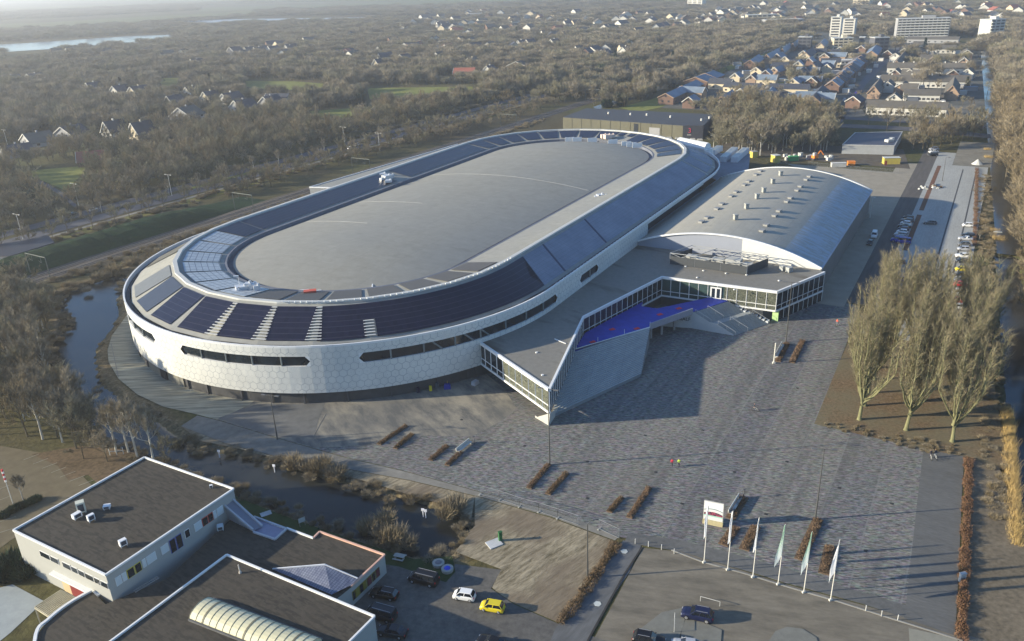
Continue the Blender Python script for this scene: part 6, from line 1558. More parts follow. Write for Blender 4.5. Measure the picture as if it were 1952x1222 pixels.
# dark evergreen patches in the woods
VE = standing_b(EV); ev_ = []
for q, sx, n0 in (((255, 395), 30, 26), ((340, 260), 22, 14), ((135, 350), 20, 12), ((520, 235), 26, 16), ((75, 240), 22, 12), ((640, 215), 18, 9), ((165, 230), 15, 10), ((820, 180), 20, 10), ((1200, 150), 20, 8), ((60, 385), 18, 12), ((455, 250), 16, 10)):
    for i in range(n0):
        g_ = at(q[0]+r6.gauss(0, sx), q[1]+r6.gauss(0, sx*.22)); X, Y = px((g_.x, g_.y, 0))
        if dens(g_.x, g_.y, X, Y, 0) in (1, 5): ev_.append((g_.x, g_.y, 0, r6.uniform(0, 6), r6.uniform(1.2, 2.6), r6.uniform(1.4, 3.2), 0))
for k in range(60):
    q = (r6.uniform(0, 1350), r6.uniform(45, 200)); g0 = at(*q); n0 = r6.randrange(3, 12)
    for i in range(n0):
        g_ = g0+Vector((r6.gauss(0, 14), r6.gauss(0, 10), 0)); X, Y = px((g_.x, g_.y, 0))
        if dens(g_.x, g_.y, X, Y, 0) == 1: ev_.append((g_.x, g_.y, 0, r6.uniform(0, 6), r6.uniform(1.6, 3.2), r6.uniform(3.0, 6.0), 0))
scatter('evergreen_scrub', ev_, VE, 'dark evergreen thickets scattered in the bare woods')
# trees along the highway and the cross road
k = 0
for i in range(34):
    p = ROAD0+hdir*(-30+i*8.5)+hnor*(-14+r6.uniform(-3.5, 3.5))
    X, Y = px((p.x, p.y, 0))
    if inpoly(X, Y, [(590, 362), (900, 262), (900, 420), (590, 420)]): continue
    new_tree('roadside_tree', 'bare young tree on the verge between highway and embankment', 'tree', RT[i % 3], 'trees on the highway verge', (p.x, p.y, 0), r6.uniform(0, 6), r6.uniform(.5, .85))
for i in range(14):
    p = ROAD0+hdir*(-30+i*17)+hnor*5.7
    new_tree('median_tree', 'thin bare tree between the two carriageways', 'tree', BT[i % 2], 'trees between the carriageways', (p.x, p.y, 0), r6.uniform(0, 6), r6.uniform(.4, .6))
for i, q in enumerate(((1795, 268), (1826, 266), (1845, 266), (1740, 256), (1715, 240), (1760, 246), (1600, 240), (1560, 236), (1870, 252), (1780, 240), (1690, 250), (1655, 238))):
    g_ = at(*q); new_tree('avenue_tree', 'wide bare street tree along the cross road behind the car park', 'tree', RT[i % 3], 'street trees along the cross road', (g_.x, g_.y, 0), i*1.1, r6.uniform(.75, 1.05))
for i in range(16):
    c0 = CAN0+cdir*(95+i*13)+cnor*(-4+r6.uniform(-.5, 1)); new_tree('canal_shrub', 'bare shrub on the car park bank of the canal', 'shrub', (BU+[BT[0], RT[1]])[i % 4], 'shrubs on the near canal bank', (c0.x+r6.uniform(-1, 1), c0.y+r6.uniform(-4, 4), -.1), i, r6.uniform(.5, .9)*(1 if i % 4 < 2 else .4))
REED = treemat('reed_straw', (.5, .36, .15), (.42, .3, .13), .2)
def reedmesh(seed, n, L, w_):
    tb = TB(seed); r = tb.r
    for i in range(n): tb.twig(Vector((r.uniform(-L/2, L/2), r.gauss(0, w_*.4), 0)), Vector((r.gauss(0, .25), r.gauss(0, .25), 1)).normalized(), r.uniform(1.1, 2.3), .07)
    m_ = tb.twigs('reeds'); m_.materials.append(REED); return m_
rm = reedmesh(7, 1600, 9, 1.6); rm2 = reedmesh(8, 700, 4, 2.6)
def reeds(x, y, ang, me, sc=1.0, lb='straw-coloured reeds along the water'):
    o = D.objects.new('reeds', me); COL.objects.link(o); o.location = (x, y, -.6); o.rotation_euler = (0, 0, ang); o.scale = (sc, sc, sc); tag(o, lb, None, None, 'stuff')
for i in range(15):
    p = CAN0+cdir*(42+i*8.2)+cnor*.2
    X, Y = px((p.x, p.y, 0))
    if Y < 770 and i % 2: continue
    if 790 < Y < 1040 or Y > 1190: reeds(p.x, p.y, math.atan2(cdir.y, cdir.x), rm, .9, 'straw-coloured reeds along the canal bank')
for q, s in (((1884, 300), .9), ((1882, 285), .8), ((1903, 455), .9), ((1896, 440), .8)):
    g_ = at(*q); reeds(g_.x, g_.y, 1.0, rm2, s, 'tuft of straw-coloured reeds at the canal')
# ================================================================== SCHOOL BUILDING IN THE FOREGROUND
sc_ = thing('school_building', 'school with dark bitumen roofs, white roof edges and a barrel skylight in the foreground', 'building', tuple(at(330, 1150)))
t = NT('bitumen_roof'); v = t.pos(); n1 = t.noise(v, 1.2, 5, .7); n2 = t.noise(v, .12, 3); n3 = t.noise(t.pos((.5, 2.2, 1), .6), .9, 3)
c = t.mix(t.mapr(n1, .3, .7), (.046, .04, .032), (.075, .066, .052)); c = t.mix(t.mapr(n3, .5, .58, 0, .5), c, (.02, .019, .018)); c = t.mix(t.mapr(n2, .45, .65, 0, .4), c, (.07, .06, .047))
BIT = t.finish(c, .85, .2, bump=n1, bstr=.3, bdist=.03)
SWALL = M('school_wall', (.36, .36, .33), .7, .05, .3); EDGE = M('roof_edge_white', (.72, .72, .7), .4, .05, 1)
ZA_, ZL, ZC = 8.2, 3.7, 4.9
A1, A2, A3, A4 = [V2(at(x, y, ZA_)) for x, y in ((25, 1010), (275, 871), (445, 931), (201, 1095))]
def slab(P, z0, z1, nm, mat, parent, rim=None, edges=None, rw=.35):
    b = MB(); b.prism(P, z0, z1-.02); 
    o = part(b, nm, mat, parent)
    return o
b = MB(); b.prism([A1, A2, A3, A4], 0, ZA_-.35); part(b, 'upper_wall', SWALL, sc_)
b = MB(); b.prism([A1, A2, A3, A4], ZA_-.34, ZA_-.25); part(b, 'upper_roof', BIT, sc_)
def rimz(P, z, nm, parent, mat=EDGE, w_=.28, h_=.3, closed=True):
    b = MB(); n = len(P)
    for i in range(n if closed else n-1):
        p, q = P[i], P[(i+1) % n]; b.bar((p.x, p.y, z), (q.x, q.y, z+.001*i), w_, h_)
    return part(b, nm, mat, parent)
rimz([A1, A2, A3, A4], ZA_-.1, 'upper_roof_edge', sc_)
# windows of the upper block
def wall_windows(P, Q, items, z0, z1, zr, frame=None, proud=.06):
    """items: (fraction from, fraction to, glass material)"""
    d = (Q-P); L = d.length; d.normalize(); n_ = Vector((d.y, -d.x)); ang = math.atan2(d.y, d.x)
    for f0, f1, g in items:
        c_ = P+d*L*(f0+f1)/2; w_ = L*(f1-f0)
        b = MB(); b.box((c_.x+n_.x*proud*.5, c_.y+n_.y*proud*.5, (z0+z1)/2), (w_, proud*2, z1-z0), ang); fr_ = part(b, 'window_frame', frame or WHITE, sc_)
        b = MB(); b.box((c_.x+n_.x*(proud*1.5+.01), c_.y+n_.y*(proud*1.5+.01), (z0+z1)/2), (w_-.16, .05, z1-z0-.16), ang); part(b, 'pane', g, fr_)
SHADE = M('blind_pale', (.55, .6, .6), .6, .05); YEL = M('frame_yellow', (.6, .5, .05), .5, .1); REDF = M('frame_red', (.55, .06, .04), .5, .1)
def frac(P, Q, x0, y0, z): 
    g_ = V2(at(x0, y0, z)); d = (Q-P); return (g_-P).dot(d)/d.length_squared
fz = 5.9
its = [(73, 1057, 92, 1066), (93, 1067, 110, 1073), (118, 1077, 134, 1084), (136, 1085, 148, 1090), (150, 1091, 162, 1096), (164, 1097, 180, 1104), (181, 1105, 194, 1109), (195, 1110, 208, 1117)]
wall_windows(A1, A4, [(frac(A1, A4, a, b_, fz), frac(A1, A4, c_, d_, fz), GLASS) for a, b_, c_, d_ in its], 5.4, 6.5, fz)
wall_windows(A4, A3, [(.045, .085, SHADE), (.09, .12, SHADE), (.235, .26, SHADE), (.265, .335, SHADE), (.375, .43, SHADE), (.56, .60, GLASS), (.64, .70, SHADE), (.80, .825, SHADE), (.83, .885, SHADE)], 5.1, 6.6, fz)
wall_windows(A4, A3, [(.125, .175, GLASS), (.18, .225, GLASS)], 5.0, 6.6, fz, YEL)
wall_windows(A4, A3, [(.705, .75, GLASS), (.755, .795, GLASS)], 5.1, 6.6, fz, REDF)
wall_windows(A4, A3, [(.44, .485, GLASS), (.49, .535, GLASS)], 4.2, 6.7, fz, M('frame_blue', (.1, .14, .4), .5, .1))
# ground floor recess, red door and canopy on the left wall
d = (A4-A1).normalized(); n5 = Vector((d.y, -d.x)); ang = math.atan2(d.y, d.x); LA = (A4-A1).length
def onA(f, o_): p = A1+d*LA*f+n5*o_; return p
b = MB(); p = onA(.66, .05); b.box((p.x, p.y, 1.6), (LA*.42, .2, 3.0), ang); part(b, 'lower_wall', M('wall_sand', (.5, .38, .22), .8, .1), sc_)
b = MB(); p = onA(.62, .2); b.box((p.x, p.y, 1.5), (3.4, .15, 2.6), ang); part(b, 'entrance_door', M('door_red', (.2, .03, .028), .6, .1), sc_)
b = MB(); p = onA(.62, .35); b.box((p.x, p.y, 3.2), (LA*.5, .8, .3), ang); part(b, 'door_hood', EDGE, sc_)
cpg = [V2(at(x, y, 3.0)) for x, y in ((67, 1157), (116, 1125), (146, 1140), (98, 1177))]
b = MB()
for i in range(12):
    f = i/11; p, q = cpg[0].lerp(cpg[3], f), cpg[1].lerp(cpg[2], f); b.bar((p.x, p.y, 3.0), (q.x, q.y, 3.0), .14, .16)
for i, j in ((0, 3), (1, 2)): b.bar((cpg[i].x, cpg[i].y, 2.86), (cpg[j].x, cpg[j].y, 2.86), .3, .2)
for i in (0, 3): b.bar((cpg[i].x, cpg[i].y, 0), (cpg[i].x, cpg[i].y, 2.9), .2, .2)
tag(b.build('pergola', M('pergola_pale', (.42, .38, .27), .7), org=(cpg[0].x, cpg[0].y, 0)), 'pale slatted entrance pergola beside the curved school roof', 'pergola')
# low roof between the blocks
ZLL = ZL
B_px = [(201, 1150), (320, 1100), (448, 980), (524, 1027), (546, 1006), (597, 1025), (609, 1013), (733, 1057), (669, 1117), (640, 1140), (540, 1200), (300, 1260), (60, 1320), (68, 1210), (92, 1180), (130, 1150), (174, 1125)]
B_ = [V2(at(x, y, ZLL)) for x, y in B_px]
cen = (A1+A2+A3+A4)/4
b = MB(); b.prism(B_, 0, ZLL-.3); part(b, 'low_wall', SWALL, sc_)
b = MB(); b.prism(B_, ZLL-.29, ZLL-.2); part(b, 'low_roof', BIT, sc_)
rimz([B_[i] for i in (5, 6, 7, 8)], ZLL-.08, 'low_roof_edge', sc_, M('edge_salmon', (.65, .4, .3), .5), closed=False)
rimz([B_[4], B_[5]], ZLL-.08, 'low_roof_edge', sc_, EDGE, closed=False)
cv = catmull([Vector((p.x, p.y, 0)) for p in (B_[16], B_[15], B_[14], B_[13], B_[12])], 5)
rimz([Vector((p.x, p.y)) for p in cv], ZLL-.08, 'curved_roof_edge', sc_, EDGE, .45, .35, closed=False)
# sunken stair roof beside the upper block
s1, s2, s3, s4 = [V2(at(x, y, 6.0)) for x, y in ((423, 962), (441, 952), (441, 952), (423, 962))]
r1, r2 = V2(at(424, 961, 6.2)), V2(at(442, 951, 6.2)); l1, l2 = V2(at(483, 1013, ZLL)), V2(at(500, 1005, ZLL))
b = MB(); b.add([(r1.x, r1.y, 6.2), (r2.x, r2.y, 6.2), (l2.x, l2.y, ZLL+.1), (l1.x, l1.y, ZLL+.1)], [(0, 1, 2, 3), (3, 2, 1, 0)]); part(b, 'stair_roof', M('zinc_blue', (.2, .21, .25), .5, .1), sc_)
b = MB()
for p, q in ((r1, l1), (r2, l2)): b.bar((p.x, p.y, 6.3), (q.x, q.y, ZLL+.3), .25, .45)
for p, q in ((r1, l1), (r2, l2)): b.add([(p.x, p.y, 6.1), (q.x, q.y, ZLL), (p.x, p.y, ZLL-.3)], [(0, 1, 2), (2, 1, 0)])
part(b, 'stair_roof_edge', M('zinc_pale', (.42, .43, .45), .5, .1), sc_)
w1 = [V2(at(x, y, ZLL+.1)) for x, y in ((483, 1013), (524, 1027), (546, 1007), (484, 984), (470, 984))]
b = MB(); b.prism(w1, None, ZLL-.12); part(b, 'zinc_valley', M('zinc_violet', (.22, .22, .3), .45, .2, 1.0), sc_)
rimz([w1[0], w1[1], w1[2], w1[3]], ZLL, 'valley_edge', sc_, M('zinc_pale', (.42, .43, .45), .5, .1), .3, .3, closed=False)
# third block with the barrel skylight
C1, C2 = V2(at(432, 1057, ZC)), V2(at(714, 1174, ZC)); dC = (C2-C1); C3 = C2+Vector((-dC.y, dC.x)).normalized()*-22; C4 = V2(at(205, 1226, ZC)); C3 = C2+(C4-C1)*1.1; C4 = C1+(C4-C1)*1.3; C3 = C2+(C4-C1)
b = MB(); b.prism([C1, C2, C3, C4], 0, ZC-.35); part(b, 'front_wall', SWALL, sc_)
b = MB(); b.prism([C1, C2, C3, C4], ZC-.34, ZC-.22); part(b, 'front_roof', BIT, sc_)
rimz([C1, C2, C3, C4], ZC-.08, 'front_roof_edge', sc_)
# barrel skylight: arc section running parallel to the C1-C2 edge
k1, k2 = V2(at(383, 1160, ZC)), V2(at(560, 1228, ZC)); dk = (k2-k1).normalized(); nk = Vector((-dk.y, dk.x)); rad = 2.25
t = NT('skylight_cream'); v = t.pos(); n1 = t.noise(v, .5, 3); SKY_ = t.finish(t.mix(n1, (.5, .47, .3), (.66, .62, .42)), .35, .5)
Lk = (k2-k1).length+3
def skp(s, a): p = k1+dk*s+nk*(math.cos(a)*rad); return Vector((p.x, p.y, ZC-.2+math.sin(a)*rad*.62))
b = MB(); NA = 12
A = [skp(0, math.pi*i/NA) for i in range(NA+1)]; B = [skp(Lk, math.pi*i/NA) for i in range(NA+1)]; b.strip(A, B); b.add(A, [tuple(range(NA+1))]); b.add(B, [tuple(range(NA, -1, -1))])
sk = part(b, 'skylight', SKY_, sc_, smooth=False)
b = MB()
for j in range(int(Lk/1.25)+1):
    s = j*1.25
    for i in range(NA): b.bar(skp(s, math.pi*i/NA)+Vector((0, 0, .02)), skp(s, math.pi*(i+1)/NA)+Vector((0, 0, .02)), .07 if j % 6 != 2 else .3, .06)
part(b, 'skylight_rib', M('rib_dark', (.16, .15, .1), .6), sk)
b = MB()
for s_ in (-1, 1): p, q = k1+nk*s_*(rad+.1), k1+dk*Lk+nk*s_*(rad+.1); b.bar((p.x, p.y, ZC-.1), (q.x, q.y, ZC-.1), .25, .35)
psplit(b, 'skylight_kerb', M('kerb_dark', (.1, .1, .1), .7), sk)
# frosted tiled canopy right of the blocks
f1, f2, f3, f4, f5 = [V2(at(x, y, zz)) for x, y, zz in ((520, 1086, ZLL), (620, 1077, 5.0), (682, 1105, ZLL), (668, 1117, ZLL), (632, 1134, ZLL))]
t = NT('frost_tiles'); v = t.pos((1, 1, 1), math.atan2(dC.y, dC.x)*-1); s_ = t.n('ShaderNodeSeparateXYZ', ins={0: v}); n1 = t.noise(v, 1.0, 4)
g1 = t.math('MAXIMUM', t.math('LESS_THAN', t.math('FRACT', t.math('MULTIPLY', s_.outputs[0], 2.2)), .25), t.math('MULTIPLY', t.math('LESS_THAN', t.math('FRACT', t.math('MULTIPLY', s_.outputs[1], 2.8)), .25), .6))
c = t.mix(t.mapr(n1, .3, .7), (.2, .23, .34), (.42, .46, .56)); c = t.mix(t.math('MULTIPLY', g1, .6), c, (.07, .08, .15)); FT = t.finish(c, .5, .4)
b = MB(); g6 = V2(at(515, 1091, ZLL))
b.add([(f1.x, f1.y, ZLL+.05), (f2.x, f2.y, 5.0), (f3.x, f3.y, ZLL+.2), (f4.x, f4.y, ZLL+.1), (f5.x, f5.y, ZLL+.05)], [(0, 1, 4), (1, 2, 4), (2, 3, 4), (4, 1, 0), (4, 2, 1), (4, 3, 2)])
part(b, 'tiled_canopy', FT, sc_)
b = MB(); b.bar((f1.x, f1.y, ZLL+.15), (f2.x, f2.y, 5.08), .2, .2); b.bar((f2.x, f2.y, 5.08), (f3.x, f3.y, ZLL+.3), .15, .15); part(b, 'canopy_ridge', M('ridge_frost', (.5, .52, .55), .6), sc_)
# coloured end wall facing the yard
P_, Q_ = B_[8], B_[7]
wall_windows(P_, Q_, [(.0, .07, GLASS), (.08, .19, M('pane_yellow', (.2, .17, .03), .4)), (.2, .3, GLASS), (.31, .4, M('pane_yellow', (.2, .17, .03), .4)), (.42, .55, M('pane_red', (.13, .03, .04), .4)), (.57, .66, GLASS), (.68, .8, M('pane_red', (.13, .03, .04), .4))], .9, 2.5, 0, M('frame_ochre', (.22, .18, .04), .6))
wall_windows(C2, C3, [(.12, .2, GLASS), (.3, .38, GLASS)], 1.2, 2.6, 0)
# things standing on the school's roofs
def runit(lb, q, z, d_, rz, mat, parts_=(), nm='roof_unit', cat='air unit'):
    g_ = at(q[0], q[1], z); t_ = thing(nm, lb, cat, (g_.x, g_.y, z))
    b = MB(); b.box((g_.x, g_.y, z+d_[2]/2+.25), d_, rz); cs = part(b, 'casing', mat, t_)
    b = MB(); n_ = Vector((math.sin(rz), -math.cos(rz))); b.box((g_.x+n_.x*(d_[1]/2+.02), g_.y+n_.y*(d_[1]/2+.02), z+d_[2]/2+.25), (d_[0]*.7, .05, d_[2]*.7), rz); part(b, 'grille', M('grille_dark', (.04, .045, .06), .5), cs)
    b = MB()
    for sx_ in (-1, 1):
        for sy_ in (-1, 1): b.box((g_.x+(sx_*d_[0]*.4)*math.cos(rz)-(sy_*d_[1]*.4)*math.sin(rz), g_.y+(sx_*d_[0]*.4)*math.sin(rz)+(sy_*d_[1]*.4)*math.cos(rz), z+.13), (.12, .12, .26), rz)
    psplit(b, 'foot', M('foot_steel', (.3, .3, .3), .5), t_)
    return t_
BEI = M('unit_beige', (.55, .55, .45), .5, .05); UW = M('unit_white', (.7, .7, .7), .4, .05); zr = ZA_-.25
tu = runit('tall beige tank-like unit standing on steel legs on the upper school roof', (157, 977), zr, (1.3, 1.1, 1.9), .5, BEI)
runit('white unit lying left of the tall beige one on the upper school roof', (148, 988), zr, (1.4, .8, .8), 1.0, UW)
runit('white unit right in front of the tall beige one on the upper school roof', (175, 993), zr, (1.1, .6, 1.0), .9, UW)
runit('bluish white unit behind the tall beige one on the upper school roof', (205, 970), zr, (1.1, .9, .5), .2, UW)
runit('white unit alone near the front corner of the upper school roof', (236, 1041), zr, (1.1, .7, 1.0), .8, UW)
runit('small white vent at the right corner of the upper school roof', (403, 930), zr, (.5, .4, .35), .3, UW, cat='roof vent')
runit('pale round cowl on the low school roof against the upper wall', (421, 1010), ZLL-.2, (1.0, 1.0, .7), .3, SHADE, cat='roof vent')
g_ = at(458, 1092, ZC-.2); b = MB(); b.tube((g_.x, g_.y, ZC-.2), (g_.x-.15, g_.y+.2, ZC+1.2), .12, .1, 8); b.tube((g_.x, g_.y, ZC-.2), (g_.x, g_.y, ZC+.1), .25, .18, 8)
tag(b.build('vent_pipe', M('pipe_beige', (.5, .45, .38), .5), org=(g_.x, g_.y, ZC-.2)), 'slim vent pipe on the roof with the barrel skylight', 'vent pipe')
p, q = at(256, 1128, ZLL-.1), at(302, 1100, ZLL-.1); b = MB(); v_ = (q-p).normalized(); s_ = Vector((-v_.y, v_.x, 0))*.28
b.bar(p+s_, q+s_, .07, .07); b.bar(p-s_, q-s_, .07, .07)
for i in range(13): c_ = p.lerp(q, (i+.5)/13); b.bar(c_+s_, c_-s_, .06, .06)
tag(b.build('ladder', M('ladder_alu', (.5, .48, .45), .4, .1, 1, .5, .5), org=tuple(p)), 'aluminium ladder lying on the low school roof', 'ladder')
# ================================================================== CARS
TYRE = M('tyre_black', (.02, .02, .02), .9); RIMM = M('rim_silver', (.45, .45, .46), .35, .1, 3, .5, .6); CGL = M('car_glass', (.012, .015, .02), .06, .3, .5, .6, src='object')
LAMP = M('lamp_clear', (.7, .72, .75), .15, .05, 3, .6); TAIL = M('lamp_red', (.4, .01, .01), .3, .1); BLKP = M('trim_black', (.025, .025, .027), .6)
def paint(name, col, rough=.28, metal=.25): return M(name, col, rough, .06, 1.5, .5, metal, src='object')
PAINT = dict(white=paint('paint_white', (.72, .72, .7), .3, 0), silver=paint('paint_silver', (.42, .43, .45)), black=paint('paint_black', (.012, .012, .014)), grey=paint('paint_grey', (.12, .125, .13)), navy=paint('paint_navy', (.015, .02, .06)),
             blue=paint('paint_blue', (.02, .04, .3)), yellow=paint('paint_yellow', (.62, .5, .02), .3, 0), red=paint('paint_red', (.45, .02, .02), .3, 0), dark=paint('paint_dark', (.03, .032, .036)))
def car(kind, colour, label, group=None):
    """local axes: +x is the front, wheels at z = 0"""
    L, W, Hh, hood, belt, w0_, w1_, r0_, r1_, wr = dict(
        hatch=(3.7, 1.66, 1.48, .92, .95, 1.15, .55, -1.35, -1.72, .29), suv=(4.6, 1.88, 1.7, 1.02, 1.08, 1.0, .35, -1.75, -2.2, .36),
        estate=(4.5, 1.76, 1.46, .9, .95, 1.05, .3, -1.75, -2.15, .31), saloon=(4.5, 1.76, 1.43, .9, .94, 1.0, .25, -1.05, -1.7, .31),
        van=(4.9, 1.92, 1.95, 1.1, 1.2, 1.75, 1.2, -2.3, -2.42, .33), city=(3.45, 1.6, 1.5, .95, .97, 1.2, .6, -1.25, -1.62, .28))[kind]
    t_ = lthing('parked_car', label, 'car' if kind != 'van' else 'van', (0, 0, 0), 0, group)
    hx, hy = L/2, W/2
    # lower body lofted along x: (x, half width, z of shoulder)
    st_ = [(-hx, .78, belt*.62), (-hx+.06, .9, belt*.9), (-hx+.3, .97, belt), (-hx*.5, 1, belt), (0, 1, belt), (w0_, .99, belt*.985), (hx*.75, .97, hood*.96), (hx-.25, .92, hood*.86), (hx-.04, .84, hood*.66), (hx, .74, hood*.5)]
    b = MB(); prev = None
    for x, w_, z in st_:
        ww = hy*w_; cur = [(x, -ww*.94, .2), (x, -ww, .36), (x, -ww*1.0, z-.14), (x, -ww*.93, z), (x, -ww*.5, z+.035), (x, 0, z+.05), (x, ww*.5, z+.035), (x, ww*.93, z), (x, ww, z-.14), (x, ww, .36), (x, ww*.94, .2)]
        if prev: b.strip(prev, cur)
        else: b.add(cur, [tuple(range(11))])
        prev = cur
    b.add(prev, [tuple(range(10, -1, -1))])
    bodyo = part(b, 'body', PAINT[colour], t_, smooth=True)
    m_ = bodyo.data
    # cabin
    zb, zt_ = belt-.03, Hh; tw_ = hy*.76; bw = hy*.93
    lo = [(w0_, bw*.9), (w0_-.12, bw), (r1_+.1, bw), (r1_, bw*.9)]; hi = [(w1_, tw_*.92), (w1_-.12, tw_), (r0_+.12, tw_), (r0_, tw_*.92)]
    b = MB()
    LO = [(x, -y, zb) for x, y in lo]+[(x, y, zb) for x, y in reversed(lo)]; HI = [(x, -y, zt_-.06) for x, y in hi]+[(x, y, zt_-.06) for x, y in reversed(hi)]
    b.strip(LO+[LO[0]], HI+[HI[0]]); part(b, 'windows', CGL, t_)
    b = MB(); R1 = [(x*.97, y, zt_) for x, y, z in HI]; R1 = [(p[0], p[1]*.9, zt_) for p in R1]
    b.strip(HI+[HI[0]], R1+[R1[0]]); b.add(R1, [tuple(range(8))])
    part(b, 'roof', PAINT[colour], t_, smooth=False)
    b = MB(); nP = 2 if kind not in ('van',) else 1
    for s in (-1, 1):
        for f in ([.0, .47, 1.0] if kind in ('hatch', 'city', 'saloon') else [.0, .4, .74, 1.0]):
            xl, xh = (w0_-.05)*(1-f)+(r1_+.05)*f, (w1_-.05)*(1-f)+(r0_+.05)*f; k0, k1_ = (.93, .95) if f in (0., 1.) else (1.003, 1.005)
            b.bar((xl, s*bw*k0, zb), (xh, s*tw_*k1_, zt_-.05), .1 if f in (0., 1.) else .08, .05)
    part(b, 'pillars', PAINT[colour], t_)
    for s in (-1, 1):
        for x in (hx*.64, -hx*.62):
            b = MB(); b.tube((x, s*(hy-.2), wr), (x, s*(hy+.015), wr), wr, wr, 14); wh_ = part(b, 'wheel', TYRE, t_)
            b = MB(); b.tube((x, s*(hy+.01), wr), (x, s*(hy+.03), wr), wr*.66, wr*.6, 10); part(b, 'rim', RIMM, wh_)
        b = MB(); b.box((hx-.13, s*hy*.66, hood*.62), (.22, hy*.36, .16)); part(b, 'headlight', LAMP, t_)
        b = MB(); b.box((-hx+.06, s*hy*.74, belt*.78), (.14, hy*.24, .24)); part(b, 'tail_light', TAIL, t_)
        b = MB(); b.box((w0_-.2, s*(hy+.07), belt+.05), (.14, .18, .13)); part(b, 'mirror', PAINT[colour], t_)
    b = MB(); b.box((hx-.02, 0, .32), (.1, W*.7, .16)); part(b, 'bumper', BLKP, t_)
    if kind in ('suv', 'estate', 'van'):
        for s in (-1, 1):
            b = MB(); b.bar((r0_+.25, s*tw_*.82, zt_+.05), (w1_-.2, s*tw_*.82, zt_+.05), .05, .05); part(b, 'roof_rail', RIMM, t_)
    return t_
CARS = {}
def place_car(kind, colour, q0, q1, label, group=None):
    """q0: photo position of the front, q1: of the rear, both on the ground"""
    a, c_ = V2at(q0), V2at(q1); m_ = (a+c_)/2; rz = math.atan2((a-c_).y, (a-c_).x)
    k = (kind, colour)
    if k not in CARS:
        CARS[k] = o = car(kind, colour, label, group); o.location = (m_.x, m_.y, .1); o.rotation_euler = (0, 0, rz)
    else: 
        o = dup(CARS[k], (m_.x, m_.y, .1), rz, label)
        if group: o['group'] = group
        elif 'group' in o: del o['group']
    return o
place_car('city', 'white', (866, 1138), (905, 1144), 'small white hatchback on the yard edge left of the yellow car')
place_car('hatch', 'yellow', (918, 1159), (960, 1166), 'yellow hatchback parked on the yard edge by the dry grass')
place_car('van', 'black', (780, 1103), (836, 1117), 'black people carrier at the top of the school yard')
place_car('estate', 'black', (706, 1132), (760, 1143), 'black estate car closest to the coloured school wall')
place_car('van', 'dark', (702, 1170), (752, 1184), 'dark minivan with pale roof in the middle of three by the school wall')
place_car('saloon', 'dark', (724, 1205), (773, 1214), 'dark saloon, lowest of three by the school wall')
place_car('suv', 'navy', (1300, 1172), (1358, 1184), 'dark blue off-road car driving across the forecourt with long shadow')
place_car('suv', 'black', (1262, 1232), (1212, 1222), 'black car half cut off by the bottom edge of the view')
place_car('saloon', 'silver', (1290, 1234), (1330, 1240), 'silver car cut off by the bottom edge beside the black one')
place_car('saloon', 'black', (925, 1228), (950, 1236), 'black car roof just showing at the bottom edge')
G = 'cars in the row beside the access road'
cols = ['dark', 'grey', 'white', 'dark', 'navy', 'white', 'silver', 'grey', 'blue']
for i in range(9):
    y = 418+i*5.4; x = 1731-i*2.3
    place_car(('hatch', 'estate', 'hatch', 'saloon', 'hatch', 'hatch', 'estate', 'hatch', 'van')[i], cols[i], (x-14, y-1.5), (x+14, y+1.5), '%s %s car, %s from the far end of the nine parked beside the access road' % (cols[i], ('hatchback', 'estate', 'hatchback', 'saloon', 'hatchback', 'hatchback', 'estate', 'hatchback', 'van-like')[i], ['first', 'second', 'third', 'fourth', 'fifth', 'sixth', 'seventh', 'eighth', 'ninth'][i]), G)
place_car('van', 'blue', (1705, 462), (1737, 465), 'bright blue van parked at the near end of the row by the access road')
place_car('estate', 'grey', (1761, 427), (1783, 428), 'grey estate standing alone in the middle parking lane')
place_car('van', 'white', (1663, 461), (1669, 443), 'white van driving along the side of the arched hall')
place_car('hatch', 'dark', (1655, 470), (1661, 462), 'dark car just behind the white van beside the arched hall')
place_car('city', 'white', (1833, 432), (1855, 433), 'small white car alone at the top of the right-hand lane')
place_car('saloon', 'silver', (1827, 457), (1853, 459), 'silver saloon below the small white car in the right-hand lane')
place_car('estate', 'black', (1832, 451), (1858, 453), 'black estate just behind the silver saloon in the right-hand lane')
rightl = [('hatch', 'grey', 468), ('hatch', 'silver', 477), ('saloon', 'white', 490), ('hatch', 'dark', 500), ('hatch', 'yellow', 516), ('saloon', 'dark', 527), ('hatch', 'grey', 536), ('hatch', 'red', 545), ('van', 'white', 563), ('hatch', 'red', 576), ('hatch', 'white', 588)]
for i, (k, c_, y) in enumerate(rightl):
    x = 1838-i*1.2; place_car(k, c_, (x-14, y), (x+13, y+1.5), '%s car, number %s down the right-hand lane between the crowns of the broom trees' % (c_, ['one', 'two', 'three', 'four', 'five', 'six', 'seven', 'eight', 'nine', 'ten', 'eleven'][i]), 'cars in the right-hand parking lane')
for i, (c_, y) in enumerate((('navy', 497), ('blue', 530))): place_car('hatch', c_, (1712-i*2, y), (1722, y+9), ('dark blue car', 'bright blue car')[i]+' seen in the gap between the left and middle tree rows')
place_car('suv', 'silver', (1771, 287), (1789, 286), 'silver car at the top end of the parking lane')
place_car('saloon', 'white', (1770, 292), (1788, 291), 'white car just below the silver one at the top of the lane')
place_car('estate', 'black', (1769, 298), (1787, 297), 'black car, nearest of three at the top of the lane')
